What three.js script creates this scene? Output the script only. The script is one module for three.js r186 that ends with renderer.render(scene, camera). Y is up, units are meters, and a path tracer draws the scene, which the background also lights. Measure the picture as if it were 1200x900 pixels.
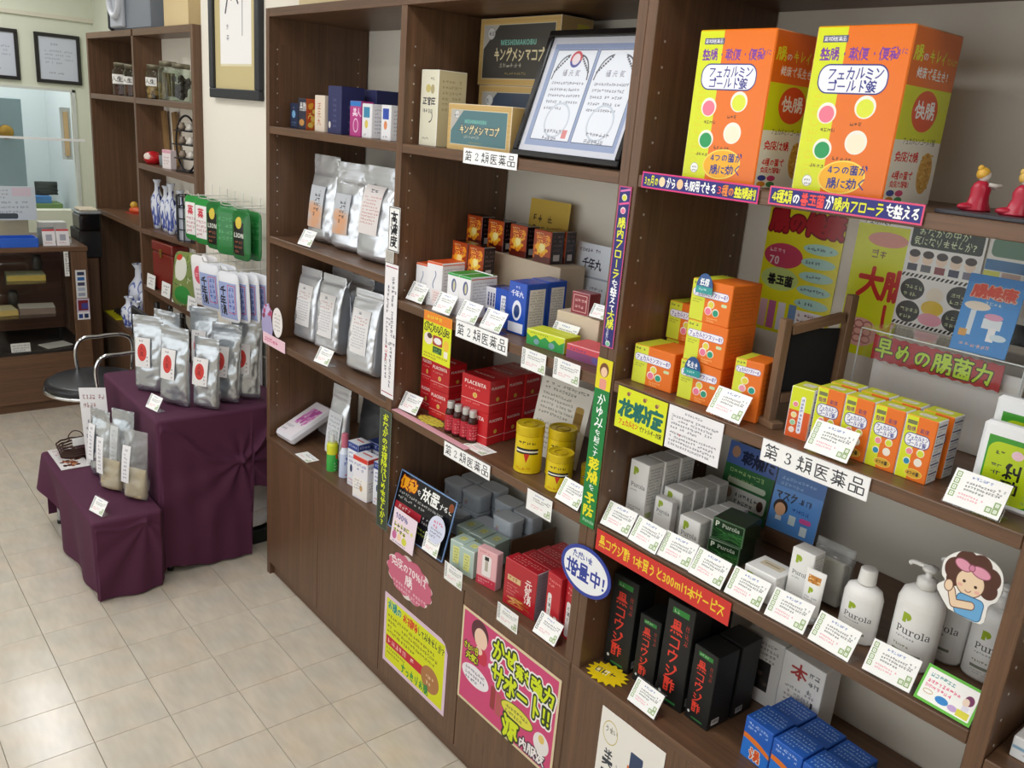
import * as THREE from 'three';
import { mergeGeometries } from 'three/addons/utils/BufferGeometryUtils.js';
import { RectAreaLightUniformsLib } from 'three/addons/lights/RectAreaLightUniformsLib.js';
import { ImprovedNoise } from 'three/addons/math/ImprovedNoise.js';

// ------------------------------------------------------------------ camera, light, exposure
// World: x = 0 is the front plane of the shelving along the wall (the wall lies at +x, the aisle at -x), y up, the shop runs towards -z.
const scene = new THREE.Scene();
scene.background = new THREE.Color(0x000000);
const camera = new THREE.PerspectiveCamera(48.16, 4 / 3, 0.05, 60);
{
  const yaw = THREE.MathUtils.degToRad(40.637), pitch = THREE.MathUtils.degToRad(-16.86), roll = THREE.MathUtils.degToRad(4.806);
  const f = new THREE.Vector3(Math.sin(yaw) * Math.cos(pitch), Math.sin(pitch), -Math.cos(yaw) * Math.cos(pitch));
  const r = new THREE.Vector3(Math.cos(yaw), 0, Math.sin(yaw)), u = new THREE.Vector3().crossVectors(r, f);
  const r2 = r.clone().multiplyScalar(Math.cos(roll)).addScaledVector(u, Math.sin(roll));
  const u2 = u.clone().multiplyScalar(Math.cos(roll)).addScaledVector(r, -Math.sin(roll));
  camera.quaternion.setFromRotationMatrix(new THREE.Matrix4().makeBasis(r2, u2, f.clone().negate()));
  camera.position.set(-1.2102, 1.675, 0);
}
const renderer = new THREE.WebGLRenderer({ antialias: true });
renderer.toneMapping = THREE.LinearToneMapping;
renderer.toneMappingExposure = 0.78;
renderer.shadowMap.enabled = true;
RectAreaLightUniformsLib.init();
const CEILING = 2.5;
// fluorescent ceiling panels: [x, z, width x, length z, luminance]
const PANELS = [[-0.62, 0.85, 0.3, 1.2, 6], [-0.62, -1.2, 0.3, 1.2, 8.5], [-0.62, -3.5, 0.3, 1.2, 9], [-0.3, -5.5, 0.3, 1.2, 11], [-1.75, -0.9, 0.3, 1.2, 7], [-1.75, -3.1, 0.3, 1.2, 8], [-0.2, -7.3, 0.6, 0.6, 14]];
const LAMP_COLOR = new THREE.Color(0.98, 0.99, 1.0);
for (const [x, z, w, l, k] of PANELS) {
  const lamp = new THREE.RectAreaLight(LAMP_COLOR, k, w, l);
  lamp.position.set(x, CEILING - 0.036, z); lamp.rotation.x = -Math.PI / 2;
  lamp.castShadow = true; scene.add(lamp);
}

// frosted shop window across the aisle: soft daylight towards the shelves
const SHOPFRONT = { x: -2.6, y0: 0.55, y1: 2.15, z0: -4.6, z1: 0.7, glow: 0.62 };
{
  const { x, y0, y1, z0, z1 } = SHOPFRONT, day = new THREE.RectAreaLight(new THREE.Color(0.95, 0.98, 1.0), 0.85, z1 - z0, y1 - y0);
  day.position.set(x + 0.03, (y0 + y1) / 2, (z0 + z1) / 2); day.rotation.y = -Math.PI / 2; day.castShadow = true; scene.add(day);
}

// ------------------------------------------------------------------ helpers
let seed = 20240611;
const rnd = () => { seed = (seed + 0x6d2b79f5) | 0; let t = Math.imul(seed ^ (seed >>> 15), 1 | seed); t = (t + Math.imul(t ^ (t >>> 7), 61 | t)) ^ t; return ((t ^ (t >>> 14)) >>> 0) / 4294967296; };
const rr = (a, b) => a + (b - a) * rnd();
const noise = new ImprovedNoise();
const taken = new Map();
function numbered(n) { const k = taken.get(n) ?? 0; taken.set(n, k + 1); return k ? n + '_' + String(k).padStart(3, '0') : n; }
function tag(o, label, category, group, kind) {
  if (label) o.userData.label = label;
  if (category) o.userData.category = category;
  if (group) o.userData.group = group;
  if (kind) o.userData.kind = kind;
  return o;
}
function mesh(name, geo, mat, parent = scene) {
  const m = new THREE.Mesh(geo, mat); m.name = parent === scene ? numbered(name) : name;
  m.castShadow = m.receiveShadow = true; parent.add(m); return m;
}
function thing(name, label, category, pos = [0, 0, 0], turn = 0, group) {
  const o = new THREE.Group(); o.name = numbered(name); scene.add(o);
  o.position.set(...pos); o.rotation.y = turn;
  return tag(o, label, category, group);
}
function struct(name, geo, mat) { const m = mesh(name, geo, mat); m.userData.kind = 'structure'; return m; }
const rad = THREE.MathUtils.degToRad;
// things on the shelves face the aisle (-x): their local +x runs along world +z and their local +z points to -x
const FACE = -Math.PI / 2;
// frontLeft(x, z) is the front corner towards -z
function spot(x, z, y, w, d, yawDeg = 0) {
  const a = rad(yawDeg), rx = Math.sin(a), rz = Math.cos(a), bx = Math.cos(a), bz = -Math.sin(a);
  return { pos: [x + rx * w / 2 + bx * d / 2, y, z + rz * w / 2 + bz * d / 2], turn: FACE + a };
}
const box = (w, h, d, x = 0, y = 0, z = 0) => new THREE.BoxGeometry(w, h, d).translate(x, y, z);
const range = (x0, x1, y0, y1, z0, z1) => box(x1 - x0, y1 - y0, z1 - z0, (x0 + x1) / 2, (y0 + y1) / 2, (z0 + z1) / 2);
const lathe = (pts, seg = 28) => new THREE.LatheGeometry(pts.map(([x, y]) => new THREE.Vector2(x, y)), seg);
const tube = (pts, r, seg = 40, closed = false, rs = 10) => new THREE.TubeGeometry(new THREE.CatmullRomCurve3(pts.map((p) => new THREE.Vector3(...p)), closed, 'centripetal'), seg, r, rs, closed);
const merge = (list) => mergeGeometries(list.map((g) => { const n = g.index ? g.toNonIndexed() : g; for (const k of Object.keys(n.attributes)) if (!['position', 'normal', 'uv'].includes(k)) n.deleteAttribute(k); return n; }));

// ------------------------------------------------------------------ printed matter: one set of atlas pages
const PAGE = 2048, pages = [];
function newPage() {
  const c = document.createElement('canvas'); c.width = c.height = PAGE; const x = c.getContext('2d');
  x.fillStyle = '#888'; x.fillRect(0, 0, PAGE, PAGE);
  const t = new THREE.CanvasTexture(c); t.colorSpace = THREE.SRGBColorSpace; t.anisotropy = 8;
  const p = { c, x, t, sx: 0, sy: 0, row: 0, mats: {} }; pages.push(p); return p;
}
const FINISH = { paper: { roughness: 0.75 }, carton: { roughness: 0.5 }, gloss: { roughness: 0.22 } };
function pmat(page, finish = 'carton') { return (page.mats[finish] ??= new THREE.MeshStandardMaterial({ map: page.t, side: THREE.DoubleSide, ...FINISH[finish] })); }
// every art keeps to the page that is open; art(w, h, draw) returns its place
function art(w, h, draw, bg = '#fff') {
  w = Math.round(w); h = Math.round(h); const P = 3;
  let p = pages[pages.length - 1];
  if (p.sx + w + 2 * P > PAGE) { p.sx = 0; p.sy += p.row; p.row = 0; }
  if (p.sy + h + 2 * P > PAGE) p = newPage();
  const X = p.sx + P, Y = p.sy + P, c = p.x;
  c.save(); c.beginPath(); c.rect(p.sx, p.sy, w + 2 * P, h + 2 * P); c.clip(); c.fillStyle = bg; c.fillRect(p.sx, p.sy, w + 2 * P, h + 2 * P);
  c.translate(X, Y); draw(c, w, h); c.restore();
  p.sx += w + 2 * P; p.row = Math.max(p.row, h + 2 * P);
  return { p, u0: X / PAGE, u1: (X + w) / PAGE, v0: 1 - (Y + h) / PAGE, v1: 1 - Y / PAGE };
}
newPage();
// keeps the prints of one thing on one page
function room(h) { const p = pages[pages.length - 1]; if (p.sy + p.row + h + 8 > PAGE) newPage(); }
const flats = new Map();
// plain colours are kept on every page, so that one mesh can use them beside its print
function plain(color) {
  const k = color + pages.length;
  if (!flats.has(k)) flats.set(k, art(6, 6, (c) => { c.fillStyle = color; c.fillRect(0, 0, 6, 6); }, color));
  return flats.get(k);
}
// ------------------------------------------------------------------ geometry with printed faces
// chamfered box, base at y = 0; faces: f (front +z), k (back), r (+x), l (-x), t (top), b (bottom)
function cbox(w, h, d, b, F) {
  const pos = [], uv = [], any = F.f ?? F.r ?? F.t, W = w / 2, D = d / 2;
  for (const k in F) if (F[k] && F[k].p !== any.p) throw new Error('prints of one box on two pages');
  const face = (k) => F[k] ?? ({ k: F.f, l: F.r, b: F.t }[k]) ?? any;
  const P = (sx, sy, sz, a) => { // corner pushed in on the two axes other than a
    const x = sx * (a === 0 ? W : W - b), y = (sy > 0 ? h : 0) - (a === 1 ? 0 : sy * b), z = sz * (a === 2 ? D : D - b);
    return [x, y, z];
  };
  const put = (p, q) => { pos.push(...p); uv.push(...q); };
  const UV = (k, s, t) => { const a = face(k); return [a.u0 + (a.u1 - a.u0) * s, a.v0 + (a.v1 - a.v0) * t]; };
  const st = { f: (x, y, z) => [(x + 1) / 2, (y + 1) / 2], k: (x, y, z) => [(1 - x) / 2, (y + 1) / 2], r: (x, y, z) => [(1 - z) / 2, (y + 1) / 2], l: (x, y, z) => [(1 + z) / 2, (y + 1) / 2], t: (x, y, z) => [(x + 1) / 2, (1 - z) / 2], b: (x, y, z) => [(x + 1) / 2, (1 + z) / 2] };
  const axis = { f: 2, k: 2, r: 0, l: 0, t: 1, b: 1 };
  const vert = (k, s) => [P(s[0], s[1], s[2], axis[k]), UV(k, ...st[k](...s))];
  const tri = (a, c, e) => { put(...a); put(...c); put(...e); };
  const quad = (a, c, e, g) => { tri(a, c, e); tri(a, e, g); };
  const S = { f: [[-1, -1, 1], [1, -1, 1], [1, 1, 1], [-1, 1, 1]], k: [[1, -1, -1], [-1, -1, -1], [-1, 1, -1], [1, 1, -1]], r: [[1, -1, 1], [1, -1, -1], [1, 1, -1], [1, 1, 1]], l: [[-1, -1, -1], [-1, -1, 1], [-1, 1, 1], [-1, 1, -1]], t: [[-1, 1, 1], [1, 1, 1], [1, 1, -1], [-1, 1, -1]], b: [[-1, -1, -1], [1, -1, -1], [1, -1, 1], [-1, -1, 1]] };
  for (const k in S) quad(...S[k].map((s) => vert(k, s)));
  const edge = (k, m, s, e) => { const a = vert(k, s), c = vert(k, e), g = vert(m, e), i = vert(m, s); quad(a, [i[0], a[1]], [g[0], c[1]], c); };
  edge('f', 'r', [1, -1, 1], [1, 1, 1]); edge('r', 'k', [1, -1, -1], [1, 1, -1]); edge('k', 'l', [-1, -1, -1], [-1, 1, -1]); edge('l', 'f', [-1, -1, 1], [-1, 1, 1]);
  edge('f', 't', [1, 1, 1], [-1, 1, 1]); edge('r', 't', [1, 1, -1], [1, 1, 1]); edge('k', 't', [-1, 1, -1], [1, 1, -1]); edge('l', 't', [-1, 1, 1], [-1, 1, -1]);
  edge('f', 'b', [-1, -1, 1], [1, -1, 1]); edge('r', 'b', [1, -1, 1], [1, -1, -1]); edge('k', 'b', [1, -1, -1], [-1, -1, -1]); edge('l', 'b', [-1, -1, -1], [-1, -1, 1]);
  for (const x of [-1, 1]) for (const y of [-1, 1]) for (const z of [-1, 1]) {
    const a = vert(z > 0 ? 'f' : 'k', [x, y, z]), c = vert(x > 0 ? 'r' : 'l', [x, y, z]), e = vert(y > 0 ? 't' : 'b', [x, y, z]);
    x * y * z > 0 ? tri(a, [c[0], a[1]], [e[0], a[1]]) : tri(a, [e[0], a[1]], [c[0], a[1]]);
  }
  const g = new THREE.BufferGeometry();
  g.setAttribute('position', new THREE.Float32BufferAttribute(pos, 3)); g.setAttribute('uv', new THREE.Float32BufferAttribute(uv, 2)); g.computeVertexNormals();
  return g;
}
// thin printed card, base centre at the origin, facing +z
function card(w, h, a, t = 0.0012, back) { return cbox(w, h, t, t * 0.2, { f: a, k: back ?? a, r: back ?? a, t: back ?? a }); }
// flat outline with print: the outline is in 0..1 of w x h
function cutout(w, h, outline, a, t = 0.0015) {
  const s = new THREE.Shape(outline.map(([x, y]) => new THREE.Vector2(x, y)));
  const g = new THREE.ExtrudeGeometry(s, { depth: t, bevelEnabled: false, curveSegments: 2 });
  const p = g.attributes.position, uv = g.attributes.uv;
  for (let i = 0; i < p.count; i++) { uv.setXY(i, a.u0 + (a.u1 - a.u0) * p.getX(i), a.v0 + (a.v1 - a.v0) * p.getY(i)); p.setXY(i, (p.getX(i) - 0.5) * w, p.getY(i) * h); }
  g.computeVertexNormals(); return g;
}
const mapUV = (g, a) => { const uv = g.attributes.uv; for (let i = 0; i < uv.count; i++) uv.setXY(i, a.u0 + (a.u1 - a.u0) * uv.getX(i), a.v0 + (a.v1 - a.v0) * uv.getY(i)); return g; };
// ------------------------------------------------------------------ lettering: strokes of each character on a 10 x 10 grid (x then y, y down; ~ is a curve)
const DOTS = '/70 82/80 92', RING = '/~81 91 92 82 81', SICK = '50 51/11 91/~11 16 09/02 13/06 14/', WATER = '10 22/03 15/~19 26/', MAN = '~20 13 05/13 19/', MOON = '~11 16 09/11 31 39/13 33/15 35/', BEAT = '/~70 54/62 92/~82 76 59/~63 77 99', HILL = '01 09/01 31 23/~13 35 16/', SUNNY = '50 80 83 53 50/52 82/44 94/56 96 99 89/~64 57 48/~75 68 59', BROOM = '50 90 93/51 91/53 93/46 45 95 96/57 59/57 87 89/74 79', WOMAN = '~20 15 28 49/~40 36 09/03 43/', HAND = '02 32/20 29 19/06 34/', GRAIN = '40 11/03 43/23 29/~24 07/25 46/', POWER = '/62 92 98 88/~70 75 58';
const G = {
  'ア': '12 82 72 54/~53 54 47 29', 'イ': '~70 44 16/44 49', 'ウ': '50 52/12 15/12 82/~82 75 39', 'ェ': '25 75/55 59/19 89', 'カ': '13 83 79 69 58/~40 43 19', 'キ': '23 73/15 85/40 69', 'ク': '~40 23 14/33 82/~82 65 29', 'コ': '12 82 88/18 88', 'サ': '03 93/20 26/~70 74 59', 'シ': '12 33/15 36/~19 58 83', 'ス': '12 82/~82 54 19/55 88', 'ト': '40 49/44 76', 'ヒ': '20 28 88/24 73', 'フ': '12 82/~82 65 29', 'ホ': '13 83/50 59 39/~34 25 07/64 87', 'マ': '12 82/~82 64 46/44 68', 'ミ': '21 73/24 75/17 79', 'メ': '~71 54 19/23 77', 'ラ': '21 71/14 84/~84 66 29', 'リ': '22 26/~72 75 49', 'ル': '~31 35 19/60 68/~68 86 95', 'レ': '30 38/~38 65 83', 'ロ': '12 82 88 18 12', 'ー': '15 85', 'ン': '11 33/~18 57 82', 'ヵ': '24 74 79 69/~44 46 29', 'タ': '~40 23 14/33 82/~82 65 29/34 66', 'テ': '21 71/13 93/~54 47 29',
  'い': '~12 15 28 36/~72 84 86', 'う': '31 62/~14 53 74 67 39', 'え': '40 61/23 73 19/~45 55 58 88', 'お': '13 63/~40 48 28 16 45 75 86 68/70 92', 'か': '~13 63 67 49/~40 36 19/70 94', 'き': '13 73/15 75/~40 66/~26 28 49 69', 'く': '~70 24 35 79', 'こ': '~22 52 72/~16 27 48 88', 'し': '~30 36 48 69 86', 'す': '13 93/~50 56 35 44 56 48 29', 'せ': '14 94/~70 75 56/~31 37 48 88', 'た': '12 62/~40 24 19/54 84/~57 68 98', 'つ': '~13 52 84 67 38', 'て': '~13 92 54 47 79', 'と': '30 44/~81 35 26 48 88', 'な': '12 62/~30 24 16/71 93/~65 68 48 57 89', 'に': '~21 15 18/53 83/~56 58 88', 'の': '~53 47 28 14 42 83 86 68', 'は': '~20 14 19/43 93/~71 78 58 57 89', 'ひ': '13 43/~43 26 48 66 63/63 97', 'ま': '13 83/15 85/~50 58 38 37 88', 'み': '~21 51 18 08 16 56 97/~80 76 59', 'め': '~22 37/~61 46 28 15 53 84 68', 'も': '~40 37 59 77 86/13 63/15 65', 'ゆ': '~12 18 33 62 85 57/~50 56 49', 'ら': '31 62/~24 27 54 85 68 39', 'り': '~22 25 36/~70 75 49', 'る': '22 71 16/~16 54 86 78 48 47', 'を': '12 82/~40 15 34 56/~94 46 58 88', 'ん': '~40 18 46 58 76', 'っ': '~25 54 75 68 49', 'む': '14 54/~30 35 37 16 35/~37 39 79 87/75 84', 'さ': '13 83/~50 66/~26 28 49 69', 'よ': '~50 58 38 37 88/54 84',
  '品': '20 70 73 23 20/05 45 49 09 05/55 95 99 59 55', '医': '91 11 19 99/~42 33 24/33 83/25 85/53 55/~55 38 28/56 88', '第': '20 02/11 41/22 33/60 42/51 91/62 73/14 84 86 16 18 88 89 79/44 49/~46 28 09', '類': '03 43/20 26/11 12/31 32/07 47/~25 27 09/27 49/50 90/62 92 97 67 62/64 94/65 95/67 59/87 99', '薬': '01 91/30 32/60 62/33 63 66 36 33/34 64/13 24/84 73/16 25/86 75/07 97/56 59/47 19/57 89', '整': '02 42/20 25/11 31 33 13 11/23 05/24 45/60 52/62 92/~82 74 56/63 95/06 96/56 59/58 88/27 29/09 99', '腸': MOON + SUNNY, '軟': '01 51/13 43 46 16 13/07 57/30 39/~70 62 54/72 93/~75 68 59/~74 77 99', '便': MAN + '31 91/42 82 86 46 42/44 84/61 67/~67 48 39/~46 68 99', '秘': GRAIN + '~55 58 88 86/~92 66 48/60 72/44 47/83 95', '錠': '30 04/30 64/13 43/05 55/33 38/16 27/46 37/09 59/70 71/52 51 91 92/54 94/74 78/76 96/~66 57 49/~57 78 99', '菌': '01 91/30 32/60 62/13 83 89 19 13/64 35/26 76/54 58/~56 38/~56 78', '効': '30 31/02 52/~23 05/33 54/~46 28 09/~14 26 49' + POWER, '人': '~40 45 09/~44 66 99', '健': MAN + '51 81 84/43 93/54 84/46 96/70 78/22 42 24 44 27/~25 38 99', '康': '50 51/11 91/~11 16 09/33 83 86/24 94/36 86/52 59/37 48/28 49/87 67 99', '長': '30 39 58/30 80/32 72/34 74/06 96/~56 68 99/86 67', '生': '~30 23 15/23 83/26 76/50 59/09 99', '快': '20 29/13 05/32 44/43 83 86/36 96/60 66/~66 58 39/~66 78 99', '免': '~40 22 03/31 61 53/13 83 86 16 13/~46 38 09/~56 58 69 98', '疫': SICK + '~43 44 36/43 73 75 95/36 76/~76 58 39/~46 68 99', '種': GRAIN + '50 90/42 92/53 83 86 56 53/55 85/70 79/57 87/49 99', '力': '13 83 79 68/~40 45 09', '増': '02 32/20 27/08 38/50 51/80 71/42 92 95 45 42/62 65/56 86 89 59 56/58 88', '強': '01 31 33 03 06 36 38 27/60 43 83/72 84/45 85 87 47 45/63 68/49 98/87 99', '月': '~20 25 09/20 70 79 69/23 73/26 76', '服': MOON + '51 59/51 91 93 83/54 94/~94 76 59/~55 77 99', '用': '~20 25 09/20 80 89 79/23 83/26 86/50 59', '剤': '30 31/02 52/~42 24 05/~12 34 55/~15 17 09/45 49/16 46/18 48/71 76/91 99 89', '善': '20 31/70 61/12 82/23 73/15 85/50 55/06 96/27 77 79 29 27', '玉': '11 81/14 84/08 98/51 58/75 86', '内': '13 19/13 83 89 79/50 53/~53 45 27/~54 66 77', '大': '03 93/~50 53 46 09/~54 66 99', '元': '21 71/04 94/~34 37 09/~64 68 79 98', '気': '~20 12 04/21 91/23 73/15 65 68 89 98/~46 38 19/16 48', '起': '02 42/20 24/04 54/24 28/26 46/~15 17 09/~17 39 99/61 91 94 64 67 97 96', '乾': '01 51/30 33/13 43 46 16 13/15 45/07 57/37 39/~70 62 54/61 91/63 93 57/~57 58 88 96', '燥': '~20 25 09/03 14/42 34/~25 36 48/60 80 82 62 60/53 63 65 55 53/83 93 95 85 83/46 96/76 79/~66 49/~86 99', '予': '21 71 43/32 54/05 95 84/55 58 38', '防': HILL + '60 61/43 93/~63 66 39/56 86 88 68', '掃': HAND + BROOM, '除': HILL + '~70 44/~70 95/55 85/46 96/74 79 69/~56 48/~86 97', '花': '02 92/30 33/60 63/~34 26 08/26 29/~84 57/54 58 98 97', '粉': '03 43/21 29/~23 07/~24 47/10 12/40 32/~60 44/~80 95/55 85 88 78/~65 49', '症': SICK + '44 94/64 69/66 86/46 49/39 99', '対': '30 31/02 52/~42 09/~14 48/53 93/80 89 79/65 76', '策': '20 12/11 41/60 52/51 91/14 94/25 28/25 75 77/53 59/~56 09/~56 99', '黒': '20 70 74 24 20/22 72/45 46/40 46/15 85/06 96/18 09/38 39/58 69/78 99', '酢': '00 50/11 41 49 19 11/~21 24 15/31 35/17 47/~70 53/62 92/72 79/74 94/76 96', '本': '03 93/50 59/~53 36 07/~53 76 97/37 67', '買': '10 80 83 13 10/30 33/60 63/24 74 78 28 24/26 76/38 19/58 89', '仕': MAN + '33 93/60 68/48 88', '込': '01 12/04 24 17/~17 38 99/~50 61 65 37/~63 76 87', '量': '20 70 73 23 20/22 72/04 94/25 75 78 28 25/26 76/45 49/09 99', '中': '12 82 86 16 12/50 59', '放': '20 21/02 52/~22 25 09/25 45 48 38' + BEAT, '置': '10 80 82 12 10/30 32/60 62/04 94/43 45/35 75 78 38 35/36 76/19 15/19 99', '源': WATER + '~31 35 28/31 91/52 82 85 55 52/53 83/65 69 59/56 48/86 97', '液': WATER + '60 61/32 92/~43 36 27/35 39/~63 55/64 84/~84 67 49/~55 77 99', '美': '20 31/70 61/12 82/24 74/06 96/50 55/07 97/~57 48 09/~57 68 99', '味': '02 32 37 07 02/53 83/45 95/70 79/~75 57 48/~75 87 98', '・': '54 55', '早': '20 70 74 24 20/22 72/06 96/44 49', '高': '40 41/02 92/33 63 65 35 33/16 19/16 86 89 79/37 67 68 38 37', '濃': WATER + '41 91 94 44 41/60 64/75 70/35 95/~35 37 29/46 86/47 97/57 59/~67 89', '度': '50 51/11 91/~11 16 09/23 93/42 45/72 75/45 75/26 76/~76 58 29/~36 58 99', '正': '11 91/51 58/54 84/24 28/08 98', '官': '50 51/13 11 91 93/33 73 75 35/33 39/37 77 79 39', '庄': '50 51/11 91/~11 16 09/24 84/54 58/28 98', '妊': WOMAN + '80 51/44 94/71 78/48 98', '婦': WOMAN + BROOM, '糾': '~20 03 23/~30 05 45/24 29/17 08/37 48/~52 56 75/80 89', '励': '01 51/~11 15 09/13 53/~33 36 28/34 45 48 38' + POWER, '根': '02 42/20 29/~22 06/~22 45/51 59 78/51 81 85 55/53 83/~65 77 99/95 76', '千': '70 22/04 94/51 59', '丸': '03 73 78 99 97/~40 45 09/24 46', '痛': SICK + '43 83 64/45 49/45 85 89 79/47 87/65 69', '湯': WATER + SUNNY, '年': '~20 12 04/21 81/24 84/24 27/07 97/51 59', '日': '20 70 79 29 20/24 74', '福': '10 11/03 33 06/23 29/40 90/52 82 84 54 52/45 95 99 49 45/47 97/70 79',
};
for (const [a, b] of ['ゴコ', 'グク', 'ギキ', 'ジシ', 'ドト', 'ビヒ', 'ブフ', 'がか', 'じし', 'ぜせ', 'でて', 'だた']) G[a] = G[b] + DOTS;
G['ポ'] = G['ホ'] + RING;
const drawn = new Map();
function strokesOf(ch) {
  if (!drawn.has(ch)) drawn.set(ch, G[ch] ? G[ch].split('/').filter(Boolean).map((s) => ({ curve: s[0] === '~', pts: s.replace('~', '').trim().split(' ').map((q) => [+q[0], +q[1]]) })) : null);
  return drawn.get(ch);
}
function tracePath(c, s, x, y, k) {
  const p = s.pts.map(([a, b]) => [x + (a + 0.5) * k, y + (b + 0.5) * k]);
  c.moveTo(...p[0]);
  if (s.curve && p.length > 2) { for (let i = 1; i < p.length - 1; i++) { const e = i === p.length - 2 ? p[i + 1] : [(p[i][0] + p[i + 1][0]) / 2, (p[i][1] + p[i + 1][1]) / 2]; c.quadraticCurveTo(...p[i], ...e); } }
  else for (let i = 1; i < p.length; i++) c.lineTo(...p[i]);
}
// text(c, string, x, y, size, {color, weight, edge, edgeColor, vertical, step, squeeze}); x, y is the top of the first character
function text(c, str, x, y, size, o = {}) {
  const { color = '#111', weight = 0.1, edge = 0, edgeColor = '#fff', vertical = false, step = 1.02, squeeze = 1, font = 'sans-serif', bold = true } = o;
  c.save(); c.lineCap = 'round'; c.lineJoin = 'round';
  for (const pass of edge ? [1, 0] : [0]) {
    let px = x, py = y;
    for (const ch of str) {
      const st = strokesOf(ch), k = size / 10;
      let adv = size * step;
      if (st) {
        c.save(); c.translate(px, py); c.scale(squeeze, 1);
        if (vertical && ch === 'ー') { c.translate(size, 0); c.rotate(Math.PI / 2); }
        c.lineWidth = size * weight + (pass ? edge * 2 : 0); c.strokeStyle = pass ? edgeColor : color;
        c.beginPath(); for (const s of st) tracePath(c, s, 0, 0, k); c.stroke(); c.restore();
        adv *= vertical ? 1 : squeeze;
      } else if (ch.charCodeAt(0) > 255) throw new Error('no strokes for ' + ch);
      else if (ch !== ' ') {
        c.font = (bold ? 'bold ' : '') + size * 0.98 + 'px ' + font; c.textBaseline = 'alphabetic'; c.textAlign = vertical ? 'center' : 'left';
        const m = c.measureText(ch).width, q = vertical ? px + size / 2 : px + size * 0.04;
        if (pass) { c.lineWidth = edge * 2 + size * 0.05; c.strokeStyle = edgeColor; c.strokeText(ch, q, py + size * 0.88); } else { c.fillStyle = color; c.fillText(ch, q, py + size * 0.88); }
        adv = vertical ? size * step : m + size * 0.06;
      } else adv = size * 0.4;
      if (vertical) py += adv; else px += adv;
    }
  }
  c.restore();
}
// the same, squeezed or stretched to the width w
function fitText(c, str, x, y, w, size, o = {}) {
  let total = 0; c.font = 'bold ' + size * 0.98 + 'px sans-serif';
  for (const ch of str) total += strokesOf(ch) ? size * (o.step ?? 1.02) : ch === ' ' ? size * 0.4 : c.measureText(ch).width + size * 0.06;
  c.save(); c.translate(x, 0); c.scale(w / total, 1); text(c, str, 0, y, size, o); c.restore();
}
// rows of writing too small to read
function fine(c, x, y, w, rows, size, color = '#333', gap = 1.5) {
  c.save(); c.strokeStyle = color; c.lineWidth = Math.max(0.6, size * 0.11);
  for (let r = 0; r < rows; r++) {
    const end = w * (r === rows - 1 ? rr(0.5, 0.9) : rr(0.88, 1));
    for (let q = 0; q < end; q += size * 1.08) {
      if (rnd() < 0.06) continue;
      c.beginPath();
      for (let k = 0; k < 4; k++) { const h = rnd() < 0.5, a = rr(0.1, 0.9) * size, b = rr(0, 0.25) * size, e = rr(0.7, 1) * size; h ? (c.moveTo(x + q + b, y + r * size * gap + a), c.lineTo(x + q + e, y + r * size * gap + a)) : (c.moveTo(x + q + a, y + r * size * gap + b), c.lineTo(x + q + a, y + r * size * gap + e)); }
      c.stroke();
    }
  }
  c.restore();
}
const fill = (c, color, x, y, w, h) => { c.fillStyle = color; c.fillRect(x, y, w, h); };
function oval(c, color, x, y, rx, ry, line, lw = 2, rot = 0) { c.beginPath(); c.ellipse(x, y, rx, ry, rot, 0, 7); if (color) { c.fillStyle = color; c.fill(); } if (line) { c.strokeStyle = line; c.lineWidth = lw; c.stroke(); } }
function pill(c, color, x, y, w, h, r, line, lw = 2) { c.beginPath(); c.roundRect(x, y, w, h, r); if (color) { c.fillStyle = color; c.fill(); } if (line) { c.strokeStyle = line; c.lineWidth = lw; c.stroke(); } }
// ------------------------------------------------------------------ materials
function canvasTex(w, h, draw, repeat = true, srgb = true) {
  const c = document.createElement('canvas'); c.width = w; c.height = h; draw(c.getContext('2d'), w, h);
  const t = new THREE.CanvasTexture(c); if (srgb) t.colorSpace = THREE.SRGBColorSpace; if (repeat) t.wrapS = t.wrapT = THREE.RepeatWrapping; t.anisotropy = 8; return t;
}
function pixelTex(w, h, f, srgb = true) {
  const d = new Uint8Array(w * h * 4);
  for (let y = 0; y < h; y++) for (let x = 0; x < w; x++) { const [r, g, b] = f(x, y), i = (y * w + x) * 4; d[i] = r; d[i + 1] = g; d[i + 2] = b; d[i + 3] = 255; }
  const t = new THREE.DataTexture(d, w, h); if (srgb) t.colorSpace = THREE.SRGBColorSpace; t.wrapS = t.wrapT = THREE.RepeatWrapping; t.magFilter = THREE.LinearFilter; t.needsUpdate = true; return t;
}
const cl = (v) => Math.max(0, Math.min(255, v));
// walnut laminate: grain runs along v
function woodTex(base, amp) {
  const streak = Array.from({ length: 512 }, (_, x) => noise.noise(x * 0.09, 3.3, 0.5) * 0.5 + noise.noise(x * 0.31, 7.1, 0.2) * 0.35 + noise.noise(x * 0.9, 1.7, 2.2) * 0.3);
  return pixelTex(512, 512, (x, y) => {
    const s = streak[x] + 0.45 * noise.noise(x * 0.5, y * 0.012, 4.4) + 0.3 * noise.noise(x * 0.12, y * 0.006, 9.4) + (noise.noise(x * 1.1, y * 0.03, 6.6) > 0.42 ? -0.5 : 0);
    return base.map((b) => cl(b * (1 + amp * s)));
  });
}
const woodMap = woodTex([103, 75, 54], 0.2);
const WOOD = new THREE.MeshStandardMaterial({ map: woodMap, roughness: 0.38 });
const PALEWOOD = new THREE.MeshStandardMaterial({ map: woodTex([214, 186, 140], 0.07), roughness: 0.6 });
const MIDWOOD = new THREE.MeshStandardMaterial({ map: woodTex([120, 92, 68], 0.16), roughness: 0.5 });
const std = (color, roughness = 0.6, metalness = 0, more = {}) => new THREE.MeshStandardMaterial({ color, roughness, metalness, ...more });
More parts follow.
